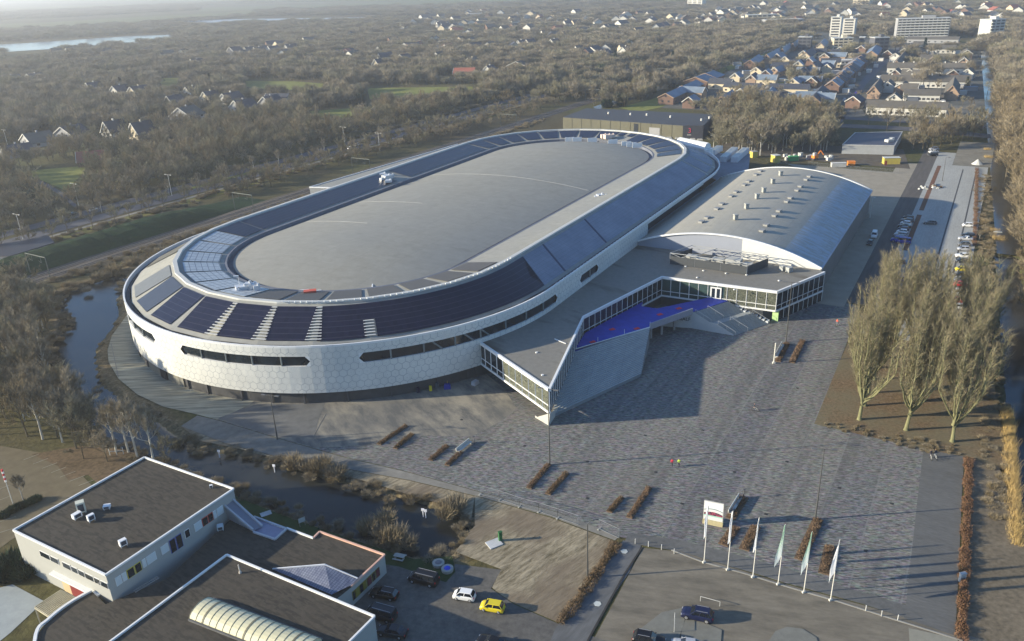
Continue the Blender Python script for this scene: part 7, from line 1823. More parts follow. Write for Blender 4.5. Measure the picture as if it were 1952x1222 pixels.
for i, (q, c_) in enumerate((((178, 402), 'white'), ((140, 411), 'dark'), ((668, 284), 'white'), ((681, 278), 'white'), ((1627, 190), 'silver'), ((1620, 205), 'dark'), ((1632, 178), 'blue'), ((1668, 162), 'dark'))):
    g_ = V2at(q); k = ('hatch', c_)
    if k in CARS:
        dr_ = hdir if i < 4 else UU
        o = dup(CARS[k], (g_.x, g_.y, .1), math.atan2(dr_.y, dr_.x), ['white car on the highway left of the embankment trees', 'dark car behind it on the highway', 'white car on the highway above the rear annex', 'second white car on the highway above the rear annex', 'silver car in the estate street', 'dark car in the estate street near the copse', 'blue car in the estate street', 'dark car where the estate street bends'][i])
        if 'group' in o: del o['group']

rc_ = random.Random(15)
for i in range(42):
    q = rc_.choice([(1600+rc_.uniform(-14, 40), 0), (1480+rc_.uniform(-60, 90), 1), (1760+rc_.uniform(-60, 70), 1)]); yy = rc_.uniform(105, 200); 
    if q[1] == 0: q = (1612+(195-yy)*.62+rc_.uniform(-9, 9), yy)
    else: q = (q[0], yy)
    k = rc_.choice([('hatch', 'white'), ('hatch', 'grey'), ('hatch', 'dark'), ('estate', 'silver'), ('hatch', 'red'), ('hatch', 'silver')])
    if k not in CARS: continue
    g_ = V2at(q); o = dup(CARS[k], (g_.x, g_.y, .1), U_ANG+rc_.choice([0, 1.57]), '%s car parked among the houses of the estate' % k[1], group='%s cars parked among the estate houses' % k[1])
for i, q in enumerate(((1120, 880), (1230, 830), (1340, 820), (1400, 900), (1500, 880), (1600, 930), (1460, 980), (1300, 960), (1120, 950), (1650, 1050), (1700, 960), (1520, 740), (1000, 850), (880, 800), (1250, 900))):
    g_ = at(*q, .04); b = MB(); b.box((g_.x, g_.y, .05), (.55, .55, .02), U_ANG); b.box((g_.x, g_.y, .065), (.4, .06, .015), U_ANG)
    tag(b.build('drain_cover', M('cover_iron', (.035, .035, .035), .7), org=tuple(g_)), 'small dark iron drain cover set in the plaza paving', 'drain cover', 'drain covers in the plaza')
# ================================================================== STREET FURNITURE
POLE = M('lamp_pole', (.1, .1, .095), .5, .1, 2, .4, .4); HEAD = M('lamp_head', (.12, .12, .12), .5)
def lamp_post(label, q, h, ang=0.0, arms=(-1, 1), arm=1.2, pale=False, group=None, bend=False):
    g_ = V2at(q); t_ = thing('street_lamp', label, 'street lamp', (g_.x, g_.y, 0), 0, group)
    b = MB(); m_ = WHT if pale else POLE
    b.tube((g_.x, g_.y, 0), (g_.x, g_.y, h*.35), .16, .13, 8); b.tube((g_.x, g_.y, h*.35), (g_.x, g_.y, h), .11, .075, 8)
    if bend: b.tube((g_.x, g_.y, h), (g_.x+arm*math.cos(ang)*.7, g_.y+arm*math.sin(ang)*.7, h+.7), .06, .05, 6)
    part(b, 'pole', m_, t_)
    for s in arms:
        e = (g_.x+s*arm*math.cos(ang), g_.y+s*arm*math.sin(ang), h+(.75 if bend else -.05)); b = MB(); b.tube((g_.x, g_.y, h-.1) if not bend else (e[0]-arm*.3*math.cos(ang), e[1]-arm*.3*math.sin(ang), h+.7), e, .045, .04, 6); ao = part(b, 'arm', m_, t_)
        b = MB(); b.box((e[0]+s*.35*math.cos(ang), e[1]+s*.35*math.sin(ang), e[2]), (.95, .34, .14), ang); part(b, 'lamp_head', HEAD if not pale else WHT, ao)
    return t_
lamp_post('tall twin-headed lamp rising from the planter left of the flagpoles', (1554, 990), 14.0, -.2)
lamp_post('tall lamp post in front of the entrance building beside the white bollard post', (1498, 653), 16.2, -.3)
lamp_post('tall lamp post whose head overlaps the pointed tip of the entrance roof', (1048, 886), 16.6, -.4)
lamp_post('lamp post between the ditch and the round end of the arena', (529, 838), 10.5, -.3)
lamp_post('curved lamp post on the hedge strip at the dry grass field', (1120, 1102), 10.2, .2, (1,), .9, bend=True)
lamp_post('tall pale lamp post at the far end of the car park', (1796, 345), 10, 0, (1,), 1.0)
lamp_post('lamp post among the site cabins behind the arched hall', (1658, 415), 7.5, .6, (1,), 1.0, pale=True)
lamp_post('lamp post in the yard behind the arena near the warehouse', (1360, 283), 7, 0, (-1, 1), 1.0, pale=True)
for i, q in enumerate(((44, 456), (150, 392), (328, 374), (657, 275), (15, 278), (724, 288))):
    lamp_post(['pale twin lamp at the left edge of the highway', 'pale twin lamp on the highway right of the lawn', 'pale twin lamp on the highway, brightest of the line', 'pale twin lamp on the highway above the rear annex', 'pale lamp beyond the highway at the left edge', 'second pale lamp above the rear annex'][i], q, 10, math.atan2(hnor.y, hnor.x), (-1, 1), 1.5, True)
# flags
def cloth(t, c):
    a, b_ = t.n('ShaderNodeBsdfDiffuse'), t.n('ShaderNodeBsdfTranslucent'); m_ = t.n('ShaderNodeMixShader', ins={0: .45, 1: a.outputs[0], 2: b_.outputs[0]})
    for q in (a, b_):
        if isinstance(c, bpy.types.NodeSocket): t.t.links.new(c, q.inputs[0])
        else: q.inputs[0].default_value = tuple(c)+(1,)
    t.t.links.new(m_.outputs[0], t.out.inputs[0]); return t.m
FLW = cloth(NT('flag_white'), (.85, .84, .83)); 
t = NT('flag_green'); v = t.pos((1, 1, 1), 0, 'uv'); s_ = t.n('ShaderNodeSeparateXYZ', ins={0: v}); n1 = t.noise(v, 1.2, 2)
c = t.mix(t.mapr(s_.outputs[1], .25, .75), (.66, .72, .7), (.3, .52, .36)); c = t.mix(t.math('LESS_THAN', t.math('FRACT', t.math('ADD', t.math('MULTIPLY', s_.outputs[1], 9.0), t.math('MULTIPLY', s_.outputs[0], 4.0))), t.math('MULTIPLY', t.math('GREATER_THAN', s_.outputs[1], .35), .22)), c, (.66, .75, .6)); FLG = cloth(t, c)
fl_info = [((1342, 1073), 11.0, 0, 'white', 0), ((1387, 1087), 11.3, 1, 'white', 0), ((1435, 1101), 11.3, 2, 'white', 1), ((1483, 1115), 11.3, 3, 'green', 2), ((1532, 1130), 11.3, 4, 'green', 2), ((1583, 1145), 11.2, 5, 'white', 1)]
for q, h, i, colr, wd in fl_info:
    g_ = V2at(q); t_ = thing('flagpole', 'flagpole with %s flag, %s from the left of six by the forecourt' % (['limp white', 'limp white', 'narrow white', 'pale green', 'pale green and white', 'broad white'][i], ['first', 'second', 'third', 'fourth', 'fifth', 'sixth'][i]), 'flagpole', (g_.x, g_.y, 0), 0, 'flagpoles along the forecourt')
    b = MB(); b.tube((g_.x, g_.y, 0), (g_.x+.1, g_.y, h), .085, .045, 8); pl = part(b, 'pole', WHT, t_)
    b = MB(); b.box((g_.x, g_.y, .18), (.5, .3, .3), .3); part(b, 'foot', WHT, t_)
    W_ = (.55, .55, .9, 1.35, 1.35, 1.25)[wd if i < 3 else i]; b = MB(); uv = []; N_ = 10; rows_ = []
    for j in range(N_+1):
        f = j/N_; z = h-.1-5.6*f; wv = W_*(min(1, f*1.5+.12) if wd else min(1, f*2+.3)); r_ = []
        for k in range(5):
            s = k/4; rp_ = .16*math.sin(s*7+f*5+i); r_.append((g_.x+.1*(z/h)-wv*s*.95, g_.y-.75*wv*s+rp_*s, z-(wv*s*.9 if f > .0 else 0)*(1.2 if wd else .5)+(0)))
        rows_.append(r_)
    for a, c_, j in zip(rows_, rows_[1:], range(N_)):
        for k in range(4):
            b.add([c_[k], c_[k+1], a[k+1], a[k]], [(0, 1, 2, 3)]); uv += [(k/4, 1-(j+1)/N_), ((k+1)/4, 1-(j+1)/N_), ((k+1)/4, 1-j/N_), (k/4, 1-j/N_)]
    o = b.build('flag', FLG if colr == 'green' else FLW, t_, uvf=lambda v, i_, u=uv: u[i_], smooth=True)
g_ = V2at((27, 967)); t_ = thing('flagpole', 'white flagpole with rolled red and white pennant at the staff car park', 'flagpole', (g_.x, g_.y, 0))
b = MB(); b.tube((g_.x, g_.y, 0), (g_.x, g_.y, 8.2), .09, .05, 8); part(b, 'pole', WHT, t_)
b = MB(); 
for i in range(6): b.tube((g_.x, g_.y, 5.6+i*.45), (g_.x, g_.y, 6.05+i*.45), .2, .17, 6, i % 2)
part(b, 'pennant', [FLW, M('pennant_red', (.55, .05, .06), .8)], t_)
# advertising board
t_ = thing('billboard', 'billboard on wooden blocks showing a picture of the arena, behind the first flagpole', 'billboard', tuple(at(1357, 1000)))
p0, p1 = V2at((1340, 996)), V2at((1377, 1004)); d = (p1-p0).normalized(); n_ = Vector((d.y, -d.x)); ang = math.atan2(d.y, d.x); m_ = (p0+p1)/2; wl__ = (p1-p0).length
b = MB(); b.box((m_.x, m_.y, 2.75), (wl__, .18, 3.7), ang); bd = part(b, 'board', WHT, t_)
t = NT('poster_print'); v = t.pos((1, 1, 1), 0, 'uv'); s_ = t.n('ShaderNodeSeparateXYZ', ins={0: v}); y_ = s_.outputs[1]; n1 = t.noise(t.pos((6, 3, 1), 0, 'uv'), 2.0, 3)
arc_ = t.math('ADD', y_, t.math('MULTIPLY', t.math('POWER', t.math('SUBTRACT', s_.outputs[0], .5), 2.0), .4))
c = t.mix(t.math('GREATER_THAN', arc_, .58), (.62, .63, .6), (.66, .68, .7)); c = t.mix(t.math('MULTIPLY', t.math('GREATER_THAN', arc_, .6), t.math('LESS_THAN', arc_, .65)), c, (.2, .25, .24))
bandm = t.math('MULTIPLY', t.math('GREATER_THAN', y_, .22), t.math('LESS_THAN', arc_, .46)); c = t.mix(bandm, c, t.mix(t.mapr(n1, .4, .6), (.03, .03, .05), (.32, .06, .1))); c = t.mix(t.math('MULTIPLY', t.math('GREATER_THAN', y_, .18), t.math('LESS_THAN', y_, .25)), c, (.3, .55, .45)); POST = t.finish(c, .5, .3)
b = MB(); P = [m_-d*(wl__/2-.08)+n_*.1, m_+d*(wl__/2-.08)+n_*.1]; b.add([(P[0].x, P[0].y, 1.0), (P[1].x, P[1].y, 1.0), (P[1].x, P[1].y, 4.5), (P[0].x, P[0].y, 4.5)], [(0, 1, 2, 3)]); b.build('poster', POST, bd, uvf=lambda v, i: [(0, 0), (1, 0), (1, 1), (0, 1)][i])
b = MB(); b.box((m_.x-n_.x*.3, m_.y-n_.y*.3, .45), (wl__+.1, 1.2, .9), ang); part(b, 'wooden_base', M('wood_yellow', (.4, .35, .2), .8, .2, 2), t_)
# planters with clipped rusty hedges
HR = treemat('hedge_rust', (.18, .125, .075), (.16, .105, .07), .3)
def hedgemesh(seed, L, W, Hh, n, mat, nm='hedge', tl=(.2, .5)):
    tb = TB(seed); r = tb.r
    for i in range(n):
        xx = r.uniform(-L/2, L/2); hm_ = .75+.35*math.sin(xx*2.1+seed)*math.sin(xx*.9+seed*2)
        if r.random() < .35*(math.sin(xx*1.3+seed*3) > .6): continue
        tb.twig(Vector((xx, r.uniform(-W/2, W/2)*(.85+.25*math.sin(xx*3.1+seed)), r.uniform(0, Hh*.85*hm_))), (tb.rv(1).normalized()+Vector((0, 0, .9))).normalized(), r.uniform(*tl), .07)
    m_ = tb.twigs(nm); m_.materials.append(mat); return m_
pls = [((722, 848), (775, 812)), ((753, 856), (786, 828)), ((820, 878), (853, 850)), ((852, 888), (879, 862)), ((1008, 932), (1046, 886)), ((1044, 943), (1080, 903)), ((1161, 977), (1185, 949)), ((1199, 988), (1238, 930)),
       ((1378, 1040), (1402, 1006)), ((1418, 1049), (1441, 1004)), ((1392, 990), (1418, 948)), ((1524, 1068), (1560, 990)), ((1570, 1095), (1582, 1042)), ((1482, 690), (1500, 655)), ((1509, 692), (1530, 650))]
plb = ['longest planter of the left group', 'short planter right of the longest left one', 'first short planter below the bench', 'planter in line with the grey bench', 'long planter at the foot of the tall lamp', 'planter right of the tall lamp', 'short planter left of a long one in mid-plaza', 'long planter in mid-plaza pointing to the walkers', 'planter right of the billboard, lower', 'planter between third and second flagpole', 'planter behind the bench near the billboard', 'long planter with the twin-headed lamp', 'planter left of the sixth flagpole', 'planter with white post before the stairs', 'planter right of the one with the white post']
PB = M('planter_earth', (.12, .08, .05), .9, .3, 2)
for i, (qa, qb) in enumerate(pls):
    a, c_ = V2at(qa), V2at(qb); L = (c_-a).length; m_ = (a+c_)/2; ang = math.atan2((c_-a).y, (c_-a).x); W_ = 1.15 if i < 8 else 1.7 if i < 13 else 1.5
    t_ = lthing('hedge_planter', plb[i]+', clipped brown hedge', 'planter', (m_.x, m_.y, 0), ang, 'clipped brown hedges on the plaza')
    b = MB(); b.box((0, 0, .1), (L, W_, .16)); part(b, 'bed', PB, t_)
    o = D.objects.new('hedge', hedgemesh(200+i, L*.97, W_*.85, .75, int(L*230), HR)); COL.objects.link(o); o.parent = t_
def bench(lb, qa, qb):
    a, c_ = V2at(qa), V2at(qb); L = (c_-a).length; m_ = (a+c_)/2; ang = math.atan2((c_-a).y, (c_-a).x); t_ = lthing('plaza_bench', lb, 'bench', (m_.x, m_.y, 0), ang)
    b = MB(); b.box((0, .5, .45), (L, .55, .1)); part(b, 'seat', LGREY, t_); b = MB(); b.box((0, .95, .75), (L, .12, .7)); part(b, 'backrest', LGREY, t_)
    b = MB(); b.box((-L/2+.3, .6, .22), (.2, .7, .42)); b.box((L/2-.3, .6, .22), (.2, .7, .42)); psplit(b, 'leg', LGREY, t_)
bench('long pale bench left of the tall lamp on the plaza', (877, 866), (902, 846)); bench('long pale bench behind the billboard', (1398, 985), (1418, 952)); bench('pale bench beside the planter near the stairs', (1484, 684), (1497, 660))
g_ = at(1475, 693); b = MB(); b.tube((g_.x, g_.y, 0), (g_.x, g_.y, 5.4), .17, .15, 8); b.box((g_.x, g_.y, .2), (.6, .6, .4)); tag(b.build('information_post', WHT, org=tuple(g_)), 'slim white post standing before the stairs planters', 'post')
for i, q in enumerate(((904, 847), (1417, 949))): 
    g_ = at(*q); b = MB(); b.tube(g_, (g_.x, g_.y, 1.8), .1, .08, 8); b.box((g_.x, g_.y, 1.85), (.4, .3, .2)); tag(b.build('bollard_light', HEAD, org=tuple(g_)), ['short dark post at the end of the left bench', 'short dark post at the end of the billboard bench'][i], 'bollard')
# red clipped hedges in long strips
def strip_hedge(lb, qs, W, Hh, mat, seed, per=240):
    P = [V2at(q) for q in qs]; L = sum((b_-a).length for a, b_ in zip(P, P[1:])); tb = TB(seed); r = tb.r; o0 = P[0]
    for a, c_ in zip(P, P[1:]):
        d = c_-a; l = d.length; n_ = Vector((-d.y, d.x)).normalized()
        for i in range(int(l*per)):
            f_ = r.random(); s_ = f_*l; wv_ = .8+.25*math.sin(s_*.9)+.15*math.sin(s_*2.7); p = a+d*f_+n_*r.uniform(-W/2, W/2)*wv_; tb.twig(Vector((p.x-o0.x, p.y-o0.y, r.uniform(0, Hh*(.7+.4*math.sin(s_*1.7)*math.sin(s_*.6))))), (tb.rv(1).normalized()+Vector((0, 0, .8))).normalized(), r.uniform(.2, .5), .08)
    m_ = tb.twigs('hedge'); m_.materials.append(mat); o = D.objects.new('long_hedge', m_); COL.objects.link(o); o.location = (o0.x, o0.y, 0); tag(o, lb, 'hedge')
HR2 = treemat('hedge_red', (.2, .11, .065), (.15, .09, .055), .3)
strip_hedge('long rusty hedge strip along the right edge of the plaza', [(1846, 876), (1843, 960), (1838, 1080), (1832, 1222)], 1.7, .9, HR2, 301)
strip_hedge('brown beech hedge between dry grass field and footpath', [(1176, 1036), (1130, 1106), (1100, 1150), (1066, 1190)], 2.0, .8, HR, 302)
strip_hedge('dark red hedge along the right edge of the parking field', [(1862, 322), (1860, 400), (1857, 470)], 1.5, .9, HR2, 303, 100)
# construction fence on concrete feet
FM = M('fence_mesh', (.35, .36, .36), .5, .1, 1, .4, .4); FB = M('block_concrete', (.3, .3, .27), .9)
fp = [(915, 943), (953, 953), (990, 966), (1027, 976), (1063, 988), (1102, 1001)]
def fence_panel(lb, qa, qb, grp='wire fence panels along the plaza edge', h=2.0):
    a, c_ = V2at(qa), V2at(qb); t_ = thing('fence_panel', lb, 'fence', (a.x, a.y, 0), 0, grp)
    b = MB()
    for p, q in (((a.x, a.y, .1), (a.x, a.y, h)), ((c_.x, c_.y, .1), (c_.x, c_.y, h)), ((a.x, a.y, h), (c_.x, c_.y, h)), ((a.x, a.y, .15), (c_.x, c_.y, .15))): b.bar(p, q, .05, .05)
    part(b, 'frame', FM, t_)
    b = MB(); n = 22
    for i in range(1, n): p = a.lerp(c_, i/n); b.bar((p.x, p.y, .15), (p.x, p.y, h), .012, .012)
    for k in range(1, 6): b.bar((a.x, a.y, .15+k*.3), (c_.x, c_.y, .15+k*.3), .012, .012)
    part(b, 'wire_mesh', FM, t_)
    b = MB(); b.box((a.x, a.y, .08), (.75, .3, .16), math.atan2((c_-a).y, (c_-a).x)+1.57); part(b, 'foot_block', FB, t_)
for i, (a, c_) in enumerate(zip(fp, fp[1:])): fence_panel('wire fence panel, %s from the left at the plaza edge above the dry field' % ['first', 'second', 'third', 'fourth', 'fifth'][i], a, c_)
fence_panel('wire fence panel at the corner by the curved lamp post', (1142, 1009), (1180, 1027))
for i, (a, c_) in enumerate(zip([(1483, 312), (1540, 316), (1560, 319), (1580, 321), (1600, 323), (1620, 325), (1640, 327), (1660, 328), (1690, 330)], [(1500, 313), (1558, 318), (1578, 320), (1598, 322), (1618, 324), (1638, 326), (1658, 328), (1688, 330), (1712, 331)])):
    fence_panel('wire fence panel, one of nine around the building site behind the arched hall', a, c_, 'fence round the building site')
# bollards at the kerb
for i, q in enumerate(((1211, 1037), (1236, 1042), (1261, 1048), (1285, 1056), (1650, 1165), (1680, 1175), (1711, 1183))):
    g_ = at(*q); b = MB(); b.tube(g_, (g_.x, g_.y, 1.0), .07, .07, 8); b.tube((g_.x, g_.y, 1.0), (g_.x, g_.y, 1.06), .09, .07, 8)
    tag(b.build('bollard', M('bollard_pale', (.45, .45, .43), .6), org=tuple(g_)), 'slim pale bollard, %s along the forecourt kerb' % (['first left of the flagpoles', 'second left of the flagpoles', 'third left of the flagpoles', 'closest on the left of the flagpoles', 'first right of the flagpoles', 'second right of the flagpoles', 'third right of the flagpoles'][i]), 'bollard', 'bollards along the kerb')
g_ = at(1833, 1108); b = MB(); b.box((g_.x, g_.y, .75), (.9, .45, 1.5), .2); b.box((g_.x, g_.y, 1.53), (1.0, .55, .08), .2); tag(b.build('utility_cabinet', M('cabinet_grey', (.42, .44, .44), .5), org=tuple(g_)), 'grey utility cabinet in the red hedge strip', 'cabinet')
for i, q in enumerate(((1190, 1051), (1139, 1151))):
    g_ = at(*q, .07); b = MB(); b.tube(g_, (g_.x, g_.y, .1), .6, .6, 6); tag(b.build('manhole_cover', M('cover_pale', (.5, .52, .48), .8), org=tuple(g_)), ['pale hexagonal cover at the top of the footpath', 'pale hexagonal cover lower on the footpath'][i], 'manhole cover')
# cycle racks on the forecourt
for i, (qa, qb, h) in enumerate((((1335, 1146), (1372, 1156), .9), ((1285, 1206), (1286, 1178), 1.0))):
    a, c_ = V2at(qa), V2at(qb); b = MB(); b.tube((a.x, a.y, 0), (a.x, a.y, h), .04, .04, 6); b.tube((a.x, a.y, h), (c_.x, c_.y, h), .04, .04, 6); b.tube((c_.x, c_.y, 0), (c_.x, c_.y, h), .04, .04, 6)
    tag(b.build('hoop_rail', M('rail_galv', (.5, .5, .47), .4), org=(a.x, a.y, 0)), ['low tubular rail behind the dark blue car', 'low tubular rail on the paved island'][i], 'rail')
# picnic table, bins, board, slab by the ditch
t_ = thing('picnic_table', 'grey picnic table on the green verge right of the school', 'picnic table', tuple(at(762, 1066)))
g_ = at(762, 1066); a_ = -.35; n_ = Vector((-math.sin(a_), math.cos(a_)))
b = MB(); b.box((g_.x, g_.y, .74), (1.9, .8, .07), a_); part(b, 'table_top', FB, t_)
b = MB()
for s in (-1, 1): b.box((g_.x+n_.x*s*.7, g_.y+n_.y*s*.7, .44), (1.9, .3, .06), a_)
psplit(b, 'bench_seat', FB, t_)
b = MB()
for s in (-1, 1): b.box((g_.x+math.cos(a_)*s*.7, g_.y+math.sin(a_)*s*.7, .36), (.12, 1.5, .1), a_); b.box((g_.x+math.cos(a_)*s*.7, g_.y+math.sin(a_)*s*.7, .2), (.12, .6, .4), a_)
psplit(b, 'leg', FB, t_, per=2)
for i, (q, m_) in enumerate((((836, 1077), 'grey'), ((853, 1088), 'blue'))):
    g_ = at(*q); t_ = thing('garden_tub', ['grey round concrete tub by the verge', 'round tub with a blue top by the verge'][i], 'tub', tuple(g_)); b = MB(); b.tube(g_, (g_.x, g_.y, .55), .95, 1.0, 16); part(b, 'ring', FB, t_)
    b = MB(); b.tube((g_.x, g_.y, .5), (g_.x, g_.y, .75), .6, .35, 12); part(b, 'filling', M('tub_'+m_, (.03, .06, .5) if i else (.15, .15, .17), .6), t_)
for i, (q, d_, z) in enumerate((((507, 980), (1.9, 1.3, .08), .1), ((942, 1037), (2.4, 2.0, .15), .1))):
    g_ = at(*q); b = MB(); b.box((g_.x, g_.y, z), d_, .5); tag(b.build('concrete_slab', M('slab_pale', (.45, .46, .46), .8), org=tuple(g_)), ['pale concrete slab on the verge beside the school', 'pale concrete pump slab in the dry grass field'][i], 'slab')
g_ = at(954, 1031); b = MB(); b.box((g_.x, g_.y, .9), (.6, .4, 1.8), .5); b.box((g_.x, g_.y, 1.84), (.7, .5, .1), .5); tag(b.build('pump_cabinet', M('cabinet_green', (.03, .12, .04), .6), org=tuple(g_)), 'dark green cabinet beside the pump slab', 'cabinet')
g_ = at(577, 1003); t_ = thing('notice_board', 'small pale notice board on two legs by the ditch', 'sign', tuple(g_)); b = MB(); b.box((g_.x, g_.y, 1.3), (1.2, .06, .9), .6); part(b, 'panel', LGREY, t_)
b = MB(); b.tube((g_.x-.4, g_.y-.25, 0), (g_.x-.4, g_.y-.25, 1.2), .04, .04, 6); b.tube((g_.x+.4, g_.y+.25, 0), (g_.x+.4, g_.y+.25, 1.2), .04, .04, 6); psplit(b, 'leg', FB, t_)
for i, q in enumerate(((419, 872), (524, 900), (807, 985), (812, 987))):
    g_ = at(*q, -.7); b = MB(); b.tube((g_.x, g_.y, -.9), (g_.x, g_.y, .7), .1, .1, 6); b.box((g_.x, g_.y, .8), (.55, .12, .5), -.2); tag(b.build('water_sign', M('sign_white', (.75, .75, .78), .5), org=tuple(g_)), ['little white marker standing in the ditch below the lamp', 'little white marker near the dark culvert box', 'left of twin white markers in the wide ditch', 'right of twin white markers in the wide ditch'][i], 'marker')
g_ = at(556, 882); b = MB(); b.box((g_.x, g_.y, .3), (2.6, 2.2, 1.0), .4, 0, .8); tag(b.build('culvert_box', M('culvert_dark', (.035, .04, .045), .8), org=tuple(g_)), 'dark square culvert box on the ditch bank', 'culvert')
for i, (qa, qb) in enumerate((((210, 868), (236, 866)),)):
    a, c_ = V2at(qa), V2at(qb); b = MB(); b.bar((a.x, a.y, .9), (c_.x, c_.y, .9), .1, .1)
    for p in (a, c_, a.lerp(c_, .5)): b.tube((p.x, p.y, 0), (p.x, p.y, 1.6), .08, .08, 6)
    tag(b.build('gate_rail', LGREY, org=(a.x, a.y, 0)), 'pale wooden rail with posts at the water behind the school', 'rail')
# rail gantries
def gantry(lb, o0, span, h=7.6):
    p, q = RAIL0+rdir*o0+rnor*5.4, RAIL0+rdir*o0-rnor*span; t_ = thing('rail_gantry', lb, 'gantry', (p.x, p.y, 0), 0, 'overhead line gantries of the railway')
    m_ = M('gantry_pale', (.13, .14, .12), .5, .1)
    for a in (p, q): b = MB(); b.bar((a.x, a.y, 0), (a.x, a.y, h), .24, .22); part(b, 'mast', m_, t_)
    b = MB(); b.bar((p.x, p.y, h), (q.x, q.y, h), .2, .25); part(b, 'beam', m_, t_)
    for f in (.3, .75):
        a = p.lerp(q, f); b = MB(); b.bar((a.x, a.y, h), (a.x, a.y, h-2.2), .1, .1); b.bar((a.x, a.y, h-2.2), (a.x+rnor.x*1.6, a.y+rnor.y*1.6, h-1.7), .08, .08); part(b, 'bracket', m_, t_)
for i, o0 in enumerate((-4, 85, 160, 300, 420, 560, 690)): gantry(['portal gantry beside the left pond, nearest to the view', 'portal gantry just left of the rear annex', 'portal gantry above the rear annex', 'portal gantry left of the warehouse', 'portal gantry beyond the warehouse', 'far portal gantry by the wooded curve', 'farthest portal gantry on the line'][i], o0, 6.2)
# noise screen shed by the embankment
a, c_ = V2at((-20, 462)), V2at((102, 462)); t_ = thing('platform_shelter', 'long dark flat shelter roof on the embankment at the left edge', 'shelter', (a.x, a.y, 0))
P4 = [V2(at(x, y, 3.5)) for x, y in ((-30, 488), (18, 489), (104, 463), (92, 449), (40, 460))]; P4 = [P4[0], P4[1], P4[2], P4[3], P4[4], V2(at(-30, 470, 3.5))]
b = MB(); b.prism(P4, 0, 3.4); part(b, 'wall', M('shelter_wall', (.12, .12, .14), .7), t_); b = MB(); b.prism(P4, 3.41, 3.65); part(b, 'roof', M('shelter_roof', (.035, .035, .045), .6, .1), t_)
# building site behind the hall
def box_thing(name, lb, cat, q, d_, rz, m1, m2=None, extra=None):
    t_ = solid(name, lb, cat, q, d_, rz, m1, m2 or m1); return t_
YC = M('container_yellow', (.5, .4, .08), .6, .12, .5); OR_ = M('skip_orange', (.7, .22, .03), .6); GRN = M('container_green', (.05, .3, .1), .6)
cb = box_thing('site_cabin', 'yellow site cabin with red door beside the access road', 'cabin', (1698, 312), (7.2, 3.0, 2.9), -.12, YC, LGREY)
b = MB(); g_ = at(1688, 316); b.box((g_.x, g_.y-.05, 1.3), (.9, .15, 2.1), -.12); part(b, 'door', M('door_red', (.33, .04, .035), .6, .1), cb)
box_thing('site_container', 'yellow container left of the stacked site material', 'container', (1478, 309), (3.2, 3.4, 3.4), .3, YC, LGREY)
box_thing('site_container', 'small yellow container beside the plant annex', 'container', (1436, 300), (2.8, 2.8, 3.0), .3, YC, GREYW)
box_thing('site_container', 'orange site box in front of the wire fence', 'container', (1622, 315), (3.2, 2.2, 1.8), -.2, OR_, OR_)
box_thing('site_container', 'green site container among stacked material', 'container', (1512, 306), (4.4, 2.4, 2.0), .1, GRN, GRN)
box_thing('site_container', 'long white trailer by the wire fence', 'container', (1598, 318), (6.5, 2.2, 1.8), -.1, WHT, WHT)
rm_ = random.Random(77)
for i in range(16):
    q = (rm_.uniform(1496, 1595), rm_.uniform(298, 306)); g_ = at(*q); b = MB(); dd_ = (rm_.uniform(.8, 2.4), rm_.uniform(.8, 1.6), rm_.uniform(.7, 2.0)); b.box((g_.x, g_.y, dd_[2]/2), dd_, rm_.uniform(0, 1)); b.box((g_.x, g_.y, dd_[2]+.06), (dd_[0]*1.05, dd_[1]*1.05, .1), .2)
    tag(b.build('pallet_stack', [LGREY, GREYW, WHT][i % 3], org=tuple(g_)), 'stack of building material on the site behind the arched hall', 'stack', 'stacked material on the building site')
t_ = thing('digger', 'orange and white digger on the building site', 'digger', tuple(at(1553, 305))); g_ = at(1553, 305)
b = MB(); b.box((g_.x, g_.y, .5), (3.2, 2.2, .8), .4, 0, .85); part(b, 'tracks', BLKP, t_); b = MB(); b.box((g_.x, g_.y, 1.6), (2.6, 2.0, 1.2), .4); part(b, 'body', OR_, t_); b = MB(); b.box((g_.x-.4, g_.y, 2.8), (1.2, 1.0, 1.4), .4); part(b, 'cab', WHT, t_)
b = MB(); b.bar((g_.x+.6, g_.y, 2), (g_.x+2.2, g_.y-.6, 4.6), .35, .4); b.bar((g_.x+2.2, g_.y-.6, 4.6), (g_.x+3.6, g_.y-1, 2.6), .3, .35); part(b, 'boom', OR_, t_)
# blue and yellow gear in the shade under the facade
for i, (q, d_, m_) in enumerate((((853, 741), (1.6, 1.0, 1.1), 'blue'), ((821, 745), (.6, .6, 1.2), 'yellow'), ((797, 748), (.7, .7, 1.2), 'navy'), ((906, 733), (1.7, 1.2, .9), 'silver'), ((852, 731), (1.1, .8, 1.1), 'yellow'), ((834, 737), (1.3, .9, 1.0), 'grey'))):
    g_ = at(*q); b = MB(); b.box((g_.x, g_.y, d_[2]/2), d_, .3*i, 0, .9); b.box((g_.x, g_.y, d_[2]+.05), (d_[0]*.8, d_[1]*.8, .1), .3*i)
    tag(b.build('equipment_box', PAINT[m_], org=tuple(g_)), ['blue covered cart in the shade below the facade', 'yellow barrel in the shade below the facade', 'dark blue bin below the facade', 'silver pallet box near the overhanging tip', 'yellow folded gear behind the blue cart', 'grey pallet left of the blue cart'][i], 'equipment')
